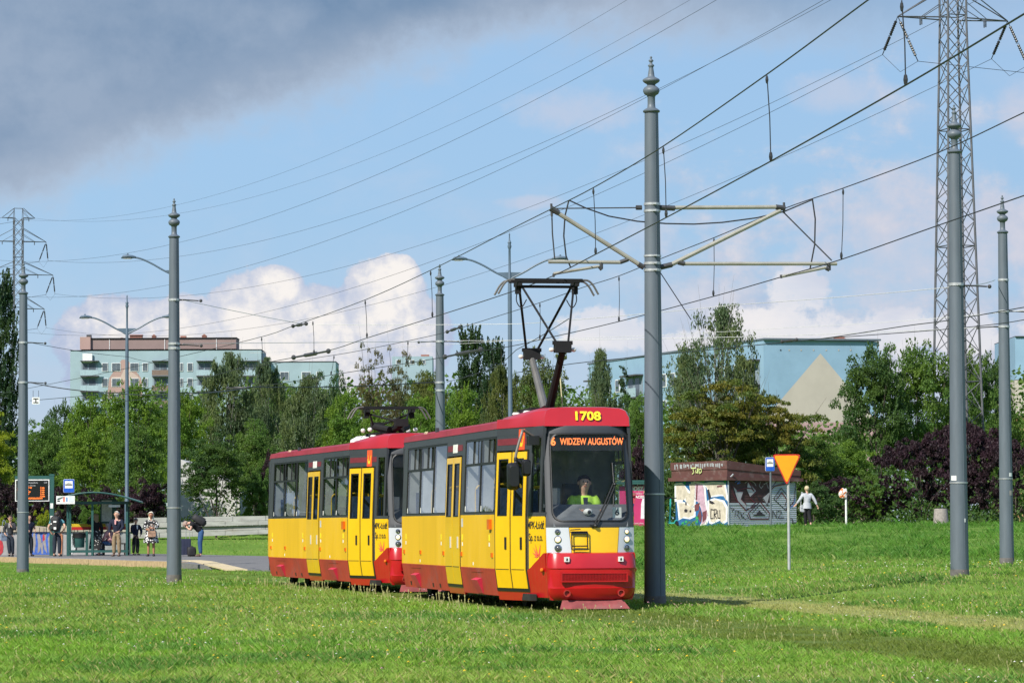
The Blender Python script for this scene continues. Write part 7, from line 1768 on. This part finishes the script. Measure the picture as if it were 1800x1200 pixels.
def trunk_mesh(name, H, r, tips, z0, mat, bend=.3, n_l=9):
    m = MB(); top = Vector((random.uniform(-bend, bend), random.uniform(-bend, bend), H * .88)); pts = [Vector((0, 0, -.5)), Vector((0, 0, .1)), Vector((top.x * .2, top.y * .4, H * .3)), Vector((top.x * .7, top.y * .6, H * .6)), top]
    pts = smooth(pts, 4); rr = [r * (1.25 if i < 2 else 1 - .85 * i / (len(pts) - 1)) for i in range(len(pts))]; m.tube(pts, rr, 9)
    tips = tips[np.argsort(rng.uniform(size=len(tips)))][:n_l]
    for tp in tips:
        tp = Vector(tp); f = min(.75, max(.15, (tp.z / H) * .62)); s = pts[int(f * (len(pts) - 1))]; mid = s + (tp - s) * .5 + Vector((0, 0, .25)); m.tube(smooth([s, mid, tp], 3), [r * .38 * (1 - .8 * i / 6) for i in range(7)], 5)
        e = tp + (tp - mid) * .5 + Vector((random.uniform(-.5, .5), random.uniform(-.5, .5), .3)); m.tube([mid, mid + (e - mid) * .5 + Vector((0, 0, .2)), e], [r * .16, r * .1, r * .03], 4)
    me = bpy.data.meshes.new(name); me.from_pydata(m.v, [], m.f); me.materials.append(mat); me.polygons.foreach_set('use_smooth', [True] * len(me.polygons)); return me
ARCH = {}
def arch(key, gen, W, H, z0, r, bark=None, n_l=9):
    V, tips = gen; ARCH[key] = (crown_mesh(key + '_crown', V, L_mid), trunk_mesh(key + '_trunk', H, r, tips, z0, bark or M_bark, n_l=n_l), W, H)
arch('maple_a', round_crown(150, 24000, 4.0, 4.0, 1.6, .20, (.10, .24), (.4, 1.0)), 8.4, 9.6, 1.6, .17)
arch('maple_b', both(round_crown(150, 19000, 4.1, 3.8, 1.3, .20, (.10, .22), (.45, 1.0)), spray_crown(150, 35, 3.9, 8.9, 1.2, .20, (.5, 1.6), .6, (.5, 1.3), .26)), 8.8, 9.3, 1.4, .17)
arch('maple_c', round_crown(120, 21000, 3.6, 4.3, 1.0, .20, (.10, .26), (.3, 1.0), .9), 7.8, 9.8, 1.0, .16)
arch('open', round_crown(170, 9500, 3.4, 4.2, 1.6, .19, (.06, .15), (.2, 1.08), .8, -.2, .3), 7.6, 10.2, 2.2, .15, None, 26)
arch('tiered', round_crown(150, 24000, 4.6, 3.4, 1.2, .20, (.10, .22), (.4, 1.0), .45, -.35), 9.8, 8.0, 1.2, .2, None, 14)
arch('spray', both(round_crown(110, 15000, 3.1, 4.3, .8, .20, (.10, .22), (.3, .95), 1.0), spray_crown(150, 60, 3.1, 10.0, 1.0, .20, (.7, 2.0), .6, (.7, 1.7), .26)), 7.0, 10.6, .8, .16)
arch('poplar', both(spray_crown(260, 75, 1.6, 13.0, .8, .20, (1.6, 3.6), .40, (.8, 1.7), .32, .5), round_crown(60, 5000, 1.3, 6.0, .8, .2, (.06, .12), (.3, .95), 1.2)), 3.6, 13.6, .8, .16)
arch('weep', weep_crown(520, 40, 2.6, 9.5, 1.2, .19, 34), 5.8, 9.6, 1.2, .14, M_barkb, 12)
arch('weep_b', weep_crown(640, 38, 3.4, 9.0, .6, .19, 46, .9), 7.6, 9.2, .6, .15, M_barkb, 14)
arch('weep_thin', weep_crown(230, 34, 2.6, 9.6, 2.4, .17, 30, .8), 6.0, 9.7, 3.0, .11, M_barkb, 24)
arch('bush', round_crown(110, 17000, 2.6, 1.75, -.1, .15, (.10, .24), (.4, .98), .9, .1), 5.4, 3.6, .0, .08)
arch('dome', round_crown(170, 22000, 3.6, 2.0, -.3, .15, (.07, .13), (.78, .97), .9, .0, .08), 7.6, 3.75, .0, .08)
arch('bush_b', round_crown(120, 17000, 3.2, 1.6, -.15, .15, (.09, .20), (.5, 1.0), .85, .1), 6.6, 3.3, .0, .08)
arch('conifer', spray_crown(130, 50, 1.2, 9.0, .6, .16, (-.1, .3), .3, (.5, 1.0), .2, 2.6), 2.6, 9.3, .6, .1)
def tree(key, x0, x1, ytop, Y, mat, name, label, cat='tree', zb=None, group=None, depth=1.0):
    cr, tr, W, H = ARCH[key]; cx = (x0 + x1) / 2; p = aty(cx, 900, Y); z = gz(p.x, Y) if zb is None else zb; zt = aty(cx, ytop, Y).z
    sx = (x1 - x0) / FPX * Y / W; sz = (zt - z) / H
    t = thing(name, label, cat, (p.x, Y, z - .03), random.uniform(0, 6.28), group)
    t.scale = (sx, sx, sz)
    for nm, me, mt in (('trunk', tr, None), ('crown', cr, mat)):
        o = bpy.data.objects.new(nm, me); COL.objects.link(o); o.parent = t
        if mt is not None: o.material_slots[0].link = 'OBJECT'; o.material_slots[0].material = mt
    return t
GT = 'trees behind the tram stop and bank'
tree('poplar', -34, 36, 462, 205, L_deep, 'poplar_tree', 'tall narrow dark poplar at the left edge under the distant pylon', group=GT)
tree('maple_a', -70, 36, 722, 152, L_yel, 'maple_tree', 'yellow-green tree at the left edge behind the far left mast', group=GT)
tree('spray', 62, 150, 692, 185, L_dark, 'deciduous_tree', 'dark green tree below the left end of the apartment block', group=GT)
tree('maple_c', 30, 120, 735, 162, L_mid, 'deciduous_tree', 'mid green tree right of the far left mast behind the departure board', group=GT)
tree('maple_b', 90, 215, 685, 172, L_bright, 'deciduous_tree', 'bright green upright tree beneath the left balconies of the apartment block', group=GT)
tree('maple_b', 165, 310, 660, 170, L_bright, 'deciduous_tree', 'tallest bright green tree, under the middle of the apartment block', group=GT)
tree('maple_b', 100, 215, 742, 158, L_bright, 'maple_tree', 'broad light green tree above the departure board and stop sign', group=GT)
tree('maple_b', 180, 300, 735, 155, L_mid, 'maple_tree', 'leafy green tree above the shelter canopy', group=GT)
tree('maple_b', 270, 370, 672, 176, L_bright, 'deciduous_tree', 'bright green tree peeking out right of the street-lamp mast', group=GT)
tree('weep_b', 335, 462, 612, 180, L_birch, 'birch_tree', 'grey-green birch reaching above the apartment block, right of the left masts', group=GT)
tree('maple_a', 312, 448, 768, 151, L_dark, 'maple_tree', 'dark green maple standing above the concrete plank wall', group=GT)
tree('weep_b', 425, 520, 622, 184, L_birch, 'birch_tree', 'feathery birch in front of the low right end of the apartment block', group=GT)
tree('maple_c', 395, 500, 735, 156, L_mid, 'deciduous_tree', 'green tree left of the trailing tram car roof', group=GT)
tree('weep', 485, 590, 655, 178, L_birch, 'birch_tree', 'grey-green hanging birch behind the trailing tram car', group=GT)
tree('spray', 560, 650, 672, 168, L_bright, 'deciduous_tree', 'bright green tree behind the folded pantograph', group=GT)
tree('maple_c', 540, 625, 650, 195, L_dark, 'deciduous_tree', 'dark tree at the right end of the low apartment wing', group=GT)
tree('open', 610, 690, 614, 200, L_brn, 'deciduous_tree', 'airy brownish-green tree with visible limbs, left of the mast behind the tram', group=GT)
tree('open', 660, 740, 618, 198, L_brn, 'deciduous_tree', 'thin brownish tree touching the mast behind the tram', group=GT)
tree('maple_b', 610, 700, 712, 158, L_bright, 'maple_tree', 'light green tree just above the leading car roof, behind folded pantograph horns', group=GT)
tree('maple_a', 690, 790, 688, 160, L_bright, 'maple_tree', 'light green tree left of the base of the mast behind the tram', group=GT)
tree('maple_a', 715, 800, 645, 190, L_olive, 'deciduous_tree', 'olive green tree crown level with the mast clamps behind the tram', group=GT)
tree('spray', 770, 860, 662, 164, L_bright, 'deciduous_tree', 'bright yellow-green tree right of the mast behind the tram', group=GT)
tree('poplar', 796, 862, 562, 212, L_deep, 'poplar_tree', 'dark pointed poplar, the taller of the pair left of the thin lamp post', group=GT)
tree('poplar', 838, 900, 584, 210, L_deep, 'poplar_tree', 'dark rounded poplar touching the thin lamp post behind the pantograph', group=GT)
tree('weep_b', 835, 935, 636, 178, L_olive, 'willow_tree', 'olive willow crown behind the thin lamp post foot', group=GT)
tree('maple_c', 900, 1018, 612, 176, L_olive, 'deciduous_tree', 'olive green tree seen through the raised pantograph frame', group=GT)
tree('maple_b', 905, 1010, 668, 162, L_mid, 'deciduous_tree', 'green tree behind the pantograph base above the red roof', group=GT)
tree('weep', 1026, 1094, 608, 155, L_birch, 'birch_tree', 'weeping birch between the pantograph and the tall mast', group=GT)
tree('conifer', 1084, 1116, 612, 160, L_deep, 'spruce_tree', 'thin dark spruce just left of the tall mast', group=GT)
tree('maple_c', 1085, 1150, 690, 148, L_mid, 'deciduous_tree', 'fresh green tree squeezed between the tram front and the tall mast', group=GT)
tree('weep_thin', 1176, 1350, 530, 150, L_birch, 'birch_tree', 'tall sparse weeping birch in front of the blue block', group=GT)
tree('weep', 1165, 1260, 620, 153, L_birch, 'birch_tree', 'drooping grey-green birch just right of the tall mast', group=GT)
tree('weep_b', 1240, 1360, 618, 154, L_birch, 'birch_tree', 'dense drooping birch below the dark loggia of the blue block', group=GT)
tree('tiered', 1160, 1385, 680, 147, L_aut, 'maple_tree', 'broad maple with rusty autumn tips above the kiosk', group=GT)
tree('tiered', 1265, 1462, 702, 149, L_aut, 'maple_tree', 'green maple with brown tinges reaching under the beige triangle', group=GT)
tree('maple_a', 1385, 1500, 760, 152, L_mid, 'deciduous_tree', 'fresh green tree behind the walking person', group=GT)
tree('maple_c', 1440, 1545, 772, 155, L_bright, 'deciduous_tree', 'bright green tree left of the big purple plum bush', group=GT)
tree('maple_b', 1462, 1625, 596, 165, L_dark, 'deciduous_tree', 'tall dark green tree with pointed shoots right of the gable wall', group=GT)
tree('maple_b', 1530, 1700, 590, 168, L_mid, 'deciduous_tree', 'tall green tree immediately left of the lattice pylon', group=GT)
tree('maple_b', 1640, 1755, 602, 182, L_mid, 'deciduous_tree', 'green tree seen through the lattice pylon', group=GT)
tree('maple_b', 1690, 1800, 612, 185, L_dark, 'deciduous_tree', 'dark green tree behind the right edge mast', group=GT)
tree('maple_b', 1720, 1830, 705, 175, L_mid, 'deciduous_tree', 'low green tree at the right edge below the edge block', group=GT)
tree('maple_a', 440, 560, 676, 190, L_mid, 'deciduous_tree', 'rounded mid green tree filling the gap between two birches behind the trailing car', group=GT)
tree('maple_b', 520, 640, 690, 186, L_mid, 'deciduous_tree', 'rounded green tree behind the trailing car, below the airy brownish trees', group=GT)
tree('maple_a', 690, 800, 664, 206, L_dark, 'deciduous_tree', 'dark rounded tree left of the pointed poplar pair', group=GT)
tree('maple_b', 250, 350, 700, 182, L_mid, 'deciduous_tree', 'rounded green tree directly behind the street-lamp mast', group=GT)
GP = 'purple-leaved plum bushes'
tree('dome', 1520, 1720, 768, 148, L_purp, 'plum_bush', 'big purple-leaved bush left of the pylon mast', 'bush', group=GP)
tree('dome', 1600, 1800, 740, 150, L_purp, 'plum_bush', 'tallest purple-leaved bush, at the pylon foot', 'bush', group=GP)
tree('dome', 1700, 1870, 772, 147, L_purp, 'plum_bush', 'purple-leaved bush at the right edge', 'bush', group=GP)
tree('dome', 1410, 1580, 835, 146.5, L_purp, 'plum_bush', 'low dark purple bush behind the bagged signpost', 'bush', group=GP)
tree('bush', 1095, 1150, 778, 142, L_purp, 'plum_bush', 'small purple bush above the pink advert', 'bush', group=GP)
tree('bush_b', -30, 75, 838, 151.5, L_purp, 'plum_bush', 'purple bush behind the far left mast', 'bush', group=GP)
tree('bush_b', 55, 150, 850, 151.8, L_purp, 'plum_bush', 'purple bush behind the departure board', 'bush', group=GP)
tree('bush_b', 125, 235, 852, 152.2, L_purp, 'plum_bush', 'purple bush behind the shelter', 'bush', group=GP)
tree('bush', 215, 310, 845, 152.0, L_purp, 'plum_bush', 'purple bush between the shelter and the street-lamp mast', 'bush', group=GP)
tree('bush', 445, 500, 800, 154, L_purp, 'plum_bush', 'purple bush just left of the trailing tram car', 'bush', group=GP)
GS = 'green shrubs'
tree('bush', 420, 480, 812, 153.0, L_mid, 'shrub', 'green shrub behind the concrete beam left of the tram', 'shrub', group=GS)
tree('bush_b', 1150, 1260, 800, 146, L_dark, 'shrub', 'dark green shrub behind the left side of the kiosk', 'shrub', group=GS)
tree('bush_b', 1380, 1480, 842, 143.5, L_dark, 'shrub', 'dark green shrub right of the kiosk', 'shrub', group=GS)
tree('bush', 1490, 1560, 830, 145.5, L_mid, 'shrub', 'green shrub under the left end of the large purple bush', 'shrub', group=GS)
tree('bush_b', 55, 110, 893, 142, L_yel, 'shrub', 'yellow-flowered weed shrub on top of the graffiti wall', 'shrub', group=GS)
tree('bush_b', -25, 30, 905, 141.5, L_yel, 'shrub', 'yellowish weed shrub at the left edge above the graffiti wall', 'shrub', group=GS)
tree('bush', 135, 190, 880, 148.5, L_mid, 'shrub', 'green shrub seen through the shelter glass', 'shrub', group=GS)
# the far mass of woods behind everything
def far_woods():
    n = 100000; x = rng.uniform(-46, 75, n); ph = np.interp(x, np.linspace(-70, 75, 60), rng.uniform(8.0, 10.8, 60)) * np.where((x < -24) | ((x > 12) & (x < 34)), .72, 1); y = rng.uniform(215, 240, n); z = 1.0 + ph * rng.uniform(0, 1, n) ** .8 + .6 * np.sin(x * 1.3) * np.sin(y)
    A = rng.normal(size=(n, 3)); V = leaves(np.stack([x, y, z], 1), A, .36, .6); return tag(link('far_woods', crown_mesh('far_woods', V, L_mid)), 'dark mass of woods behind the single trees', None, None, 'stuff')
far_woods()
def outer_woods():
    # unseen woods beyond the view, their gap shaped for the tram window reflections
    n = 26000; gap = 7000; a = rng.uniform(R(22), R(343.7), n); r = rng.uniform(170, 200, n); x = np.sin(a) * r; y = np.cos(a) * r; z = 1.0 + rng.uniform(0, 1, n) ** .8 * (7.5 + 2.0 * np.sin(a * 41) + 1.2 * np.sin(a * 17))
    a2 = rng.uniform(R(336), R(349), gap); r2 = rng.uniform(390, 420, gap); x = np.concatenate([x, np.sin(a2) * r2]); y = np.concatenate([y, np.cos(a2) * r2]); z = np.concatenate([z, 1.0 + rng.uniform(0, 1, gap) ** .8 * (5.0 + 1.6 * np.sin(a2 * 160) + 1.2 * np.sin(a2 * 370))]); n += gap  # low far trees added in the gap, so panes mirror leaves below sky
    V = leaves(np.stack([x, y, z], 1), rng.normal(size=(n, 3)), 2.2, .8); return tag(link('outer_woods', crown_mesh('outer_woods', V, L_dark)), 'dark ring of unseen woods, gapped for the tram window reflections', None, None, 'stuff')
outer_woods()
def undergrowth():
    n = 60000; x = rng.uniform(-34, 36, n); y = np.where(x < 0, rng.uniform(155, 164, n), rng.uniform(143, 160, n)); z = 1.1 + rng.uniform(0, 1, n) ** 1.4 * (1.6 + .7 * np.sin(x * .9) + .4 * np.sin(x * 2.7 + 1))
    V = leaves(np.stack([x, y, z], 1), rng.normal(size=(n, 3)), .17, .6); return tag(link('undergrowth', crown_mesh('undergrowth', V, L_dark)), 'dark undergrowth beneath the trees', None, None, 'stuff')
undergrowth()

# ------------------------------------------------------------------ grass
def vnoise(x, y, s, seed):
    r = np.random.default_rng(seed); G = r.uniform(0, 1, (256, 256)); u = x * s + 1000; v = y * s + 1000; i = np.floor(u).astype(int); j = np.floor(v).astype(int); fu = u - i; fv = v - j; fu = fu * fu * (3 - 2 * fu); fv = fv * fv * (3 - 2 * fv)
    g = lambda a, b: G[a % 256, b % 256]
    return (g(i, j) * (1 - fu) + g(i + 1, j) * fu) * (1 - fv) + (g(i, j + 1) * (1 - fu) + g(i + 1, j + 1) * fu) * fv
gzv = np.vectorize(gz)
pA = np.array(PA); pD = np.array(PD); pN = np.array(PN)
def blocked(x, y):
    s = (x - pA[0]) * pD[0] + (y - pA[1]) * pD[1]; w = (x - pA[0]) * pN[0] + (y - pA[1]) * pN[1]
    b = (s > -1) & (s < 36) & (w > -.05) & (w < 9.2)
    def inpoly(P_):
        r = np.ones(len(x), bool)
        for a, c in zip(P_, P_[1:] + P_[:1]): r &= ((c[0] - a[0]) * (y - a[1]) - (c[1] - a[1]) * (x - a[0])) > -.03
        return r
    def ccw(P_):
        A = sum(a[0] * c[1] - c[0] * a[1] for a, c in zip(P_, P_[1:] + P_[:1])); return P_ if A > 0 else P_[::-1]
    b |= inpoly(ccw([(e0.x, e0.y), (e1.x, e1.y), (q1.x, q1.y), (q0.x, q0.y)])) | inpoly(ccw([(q0.x, q0.y), (q1.x, q1.y), (r1.x, r1.y), (r0.x, r0.y)]))
    b |= (x > 1.5) & (y > 130.5) & (y < 133.1)
    for k in ('main', 'r1', 'r2', 'l1', 'l2', 'mid'): b |= (x - MAST[k].x) ** 2 + (y - MAST[k].y) ** 2 < .17 ** 2
    return b
def grass():
    xs_, ys_, hs, ws, cs = [], [], [], [], []
    def field(n, y0, y1, h, w, power=1.0):
        y = y0 + (y1 - y0) * rng.uniform(0, 1, n) ** power; half = .158 * y + 2.2; x = rng.uniform(-1, 1, n) * half; return x, y
    zones = ((170000, 25.5, 34, .070, .0062), (140000, 34, 44, .072, .0078), (120000, 44, 58, .072, .0095), (110000, 58, 78, .07, .012), (80000, 78, 100, .07, .014), (170000, 88, 131, .055, .012), (30000, 136, 152, .08, .016))
    X = []; Y = []; Hh = []; Ww = []
    for n, y0, y1, h, w in zones:
        x, y = field(n, y0, y1, h, w, .85 if y0 < 80 else 1.0); X.append(x); Y.append(y); Hh.append(np.full(n, h)); Ww.append(np.full(n, w))
    X = np.concatenate(X); Y = np.concatenate(Y); Hh = np.concatenate(Hh); Ww = np.concatenate(Ww)
    ok = ~blocked(X, Y); X, Y, Hh, Ww = X[ok], Y[ok], Hh[ok], Ww[ok]; n = len(X)
    # distance from the track centre lines
    cx = TRK0.x - math.tan(TH) * (Y - TRK0.y) - np.where(Y > 66, .0016 * (Y - 66) ** 2, 0)
    d1 = (X - cx); d2 = (X - cx - TRACK2)
    p1 = vnoise(X, Y, .22, 1); p2 = vnoise(X, Y, .9, 2); p3 = vnoise(X, Y, 3.1, 3)
    wob = (p2 - .5) * .7
    strip1 = np.clip(1 - (np.abs(d1 + .3 + wob) - .90) / .35, 0, 1); strip2 = np.clip(1 - (np.abs(d2 + .2 + wob) - .85) / .45, 0, 1) * np.clip((Y - 30) / 10, 0, 1)
    strip1 *= (Y < 140); strip2 *= (Y < 75)
    hmul = .5 + .75 * p2 + .9 * (p3 - .5); hmul *= 1 - .45 * np.maximum(strip1, strip2)
    bank = np.clip((Y - 88) / 8, 0, 1) * (X > -3)
    hmul *= 1 + bank * (1.1 * np.clip((p3 - .45) * 3, 0, 1) + .6 * np.clip((p2 - .5) * 3, 0, 1))
    Hh = Hh * hmul * rng.uniform(.55, 1.35, n)
    nm = lambda a: np.array(a)[None, :]
    g1, g2, g3, g4 = nm((.235, .405, .058)), nm((.165, .32, .058)), nm((.34, .455, .095)), nm((.10, .24, .05))
    q1_ = np.clip((p1 - .25) * 1.9, 0, 1)[:, None]; col = g1 * (1 - q1_) + g3 * q1_ * .75 + g2 * q1_ * .25
    t = np.clip((p2 - .45) * 3, 0, 1)[:, None]; col = col * (1 - t * .6) + g2 * t * .6
    pc = (vnoise(X, Y, .55, 5) > .66)[:, None]; col = np.where(pc, col * .35 + g4 * .65, col)
    dry = (rng.uniform(0, 1, n) < (.10 + .10 * p1))[:, None]; col = np.where(dry, nm((.40, .37, .15)), col)
    olive = nm((.19, .235, .048)); straw = nm((.45, .44, .17))
    s1 = (strip1 * rng.uniform(.8, 1, n))[:, None]; col = col * (1 - s1) + olive * s1
    s2 = (strip2 * (.55 + .45 * (rng.uniform(0, 1, n) < .8)))[:, None]; col = col * (1 - s2) + straw * s2
    bk = bank[:, None]; col = col * (1 - bk) + (nm((.078, .205, .030)) * (.7 + .6 * p3[:, None])) * bk * .75 + col * bk * .25
    col *= rng.uniform(.72, 1.28, (n, 1))
    # geometry: bent blades, near ones in two segments
    a = rng.uniform(0, 2 * math.pi, n); lean = rng.uniform(.2, 1.2, n); Z = gzv(X, Y) - .012
    wide = rng.uniform(0, 1, n) < .06; Ww = Ww * np.where(wide, 2.2, rng.uniform(.7, 1.3, n)); Hh = Hh * np.where(wide, .6, 1)
    f = rng.uniform(-1, 1, n) * 1.2; bx, by = np.cos(f) * Ww * .5, np.sin(f) * Ww * .5
    lx, ly = np.cos(a) * lean * Hh, np.sin(a) * lean * Hh
    V = np.empty((n, 4, 3))
    V[:, 0] = np.stack([X - bx, Y - by, Z], 1); V[:, 1] = np.stack([X + bx, Y + by, Z], 1)
    V[:, 2] = np.stack([X + bx * .7 + lx * .4, Y + by * .7 + ly * .4, Z + Hh * .62], 1); V[:, 3] = np.stack([X + lx, Y + ly, Z + Hh], 1)
    me = bpy.data.meshes.new('grass'); me.vertices.add(4 * n); me.vertices.foreach_set('co', V.astype(np.float32).ravel()); me.loops.add(4 * n); me.polygons.add(n)
    me.loops.foreach_set('vertex_index', np.arange(4 * n, dtype=np.int32)); me.polygons.foreach_set('loop_start', np.arange(0, 4 * n, 4, dtype=np.int32)); me.polygons.foreach_set('loop_total', np.full(n, 4, dtype=np.int32))
    at = me.attributes.new('tint', 'FLOAT_COLOR', 'POINT'); C4 = np.concatenate([np.repeat(col, 4, 0), np.ones((4 * n, 1))], 1); at.data.foreach_set('color', C4.astype(np.float32).ravel())
    m = bpy.data.materials.new('grass_blade'); m.use_nodes = True; nt = m.node_tree; nt.nodes.clear(); out = nt.nodes.new('ShaderNodeOutputMaterial'); av = nt.nodes.new('ShaderNodeAttribute'); av.attribute_name = 'tint'
    d = nt.nodes.new('ShaderNodeBsdfPrincipled'); nt.links.new(av.outputs['Color'], d.inputs['Base Color']); d.inputs['Roughness'].default_value = .5; d.inputs['Specular IOR Level'].default_value = .25
    tl = nt.nodes.new('ShaderNodeBsdfTranslucent'); nt.links.new(mixc(nt, 1.0, av.outputs['Color'], (1.2, 1.25, .6), 'MULTIPLY'), tl.inputs[0]); x = nt.nodes.new('ShaderNodeMixShader'); x.inputs[0].default_value = .5; nt.links.new(d.outputs[0], x.inputs[1]); nt.links.new(tl.outputs[0], x.inputs[2]); nt.links.new(x.outputs[0], out.inputs[0])
    me.materials.append(m); me.update(); tag(link('grass', me), 'uneven green meadow grass with dry blades over the tram tracks', None, None, 'stuff')
grass()
def weeds():
    # flower heads and dry seed stalks
    def scat(n, y0, y1): y = y0 + (y1 - y0) * rng.uniform(0, 1, n) ** 1.2; x = rng.uniform(-1, 1, n) * (.158 * y + 2); ok = ~blocked(x, y); return x[ok], y[ok]
    def clus(n, y0, y1, thr, seed): x, y = scat(n, y0, y1); k = vnoise(x, y, .5, seed) > thr; return x[k], y[k]
    for name, lab, (x, y), col, r, hh in (('white_clover_flowers', 'small white clover and yarrow flowers scattered in the grass', clus(1300, 26, 88, .60, 11), (.72, .70, .62), .0105, .10), ('yellow_flowers', 'small yellow flowers dotted in the grass on the right', clus(900, 26, 80, .60, 12), (.75, .48, .02), .013, .10), ('pink_clover_flowers', 'few pinkish clover heads in the grass at left', clus(350, 26, 70, .6, 13), (.42, .20, .24), .012, .10)):
        m = MB()
        for a, b in zip(x, y):
            rr = r * (.7 + .6 * random.random()) * (1 + (b - 26) / 90); z = gz(a, b) + hh * (.6 + .7 * random.random())
            m.add([(a - rr, b, z), (a, b - rr, z + rr * .3), (a + rr, b, z), (a, b + rr, z + rr * .3), (a, b, z + rr * .9)], [(0, 1, 4), (1, 2, 4), (2, 3, 4), (3, 0, 4), (3, 2, 1, 0)])
        tag(m.build(name, pm(name, col, .7, 0, .15, 30), None, False, 35, False), lab, None, None, 'stuff')
    x, y = scat(2600, 26, 84); m = MB()
    for a, b in zip(x, y):
        if vnoise(np.array([a]), np.array([b]), .35, 15)[0] < .42: continue
        z = gz(a, b); h = random.uniform(.045, .095); dx, dy = random.uniform(-.05, .05), random.uniform(-.04, .04); w = .0018 * (1 + (b - 26) / 50); hd_ = .0065 * (1 + (b - 26) / 60)
        m.add([(a - w, b, z), (a + w, b, z), (a + dx + w, b + dy, z + h), (a + dx - w, b + dy, z + h), (a + dx - hd_, b + dy, z + h + .012), (a + dx, b + dy, z + h + .032), (a + dx + hd_, b + dy, z + h + .012)], [(0, 1, 2, 3), (3, 2, 6, 5, 4)])
    # taller weeds along the tram flank, against its dark underside
    for i in range(110):
        f = random.random() * 26; px_ = TRK0.x - math.sin(TH) * f - math.cos(TH) * (1.35 + random.uniform(-.12, .7)); py_ = TRK0.y + math.cos(TH) * f - math.sin(TH) * 1.35 - .0
        if f > 14: px_ -= .05 * (f - 14)
        z = gz(px_, py_); h = random.uniform(.06, .19); dx = random.uniform(-.05, .05); w = .004
        m.add([(px_ - w, py_, z), (px_ + w, py_, z), (px_ + dx + w, py_, z + h), (px_ + dx - w, py_, z + h), (px_ + dx - .011, py_, z + h + .01), (px_ + dx, py_, z + h + .05), (px_ + dx + .011, py_, z + h + .01)], [(0, 1, 2, 3), (3, 2, 6, 5, 4)])
    tag(m.build('seed_stalks', pm('seed_stalk', (.30, .29, .12), .8, 0, .2, 30), None, False, 35, False), 'thin dry seed stalks standing above the grass', None, None, 'stuff')
weeds()
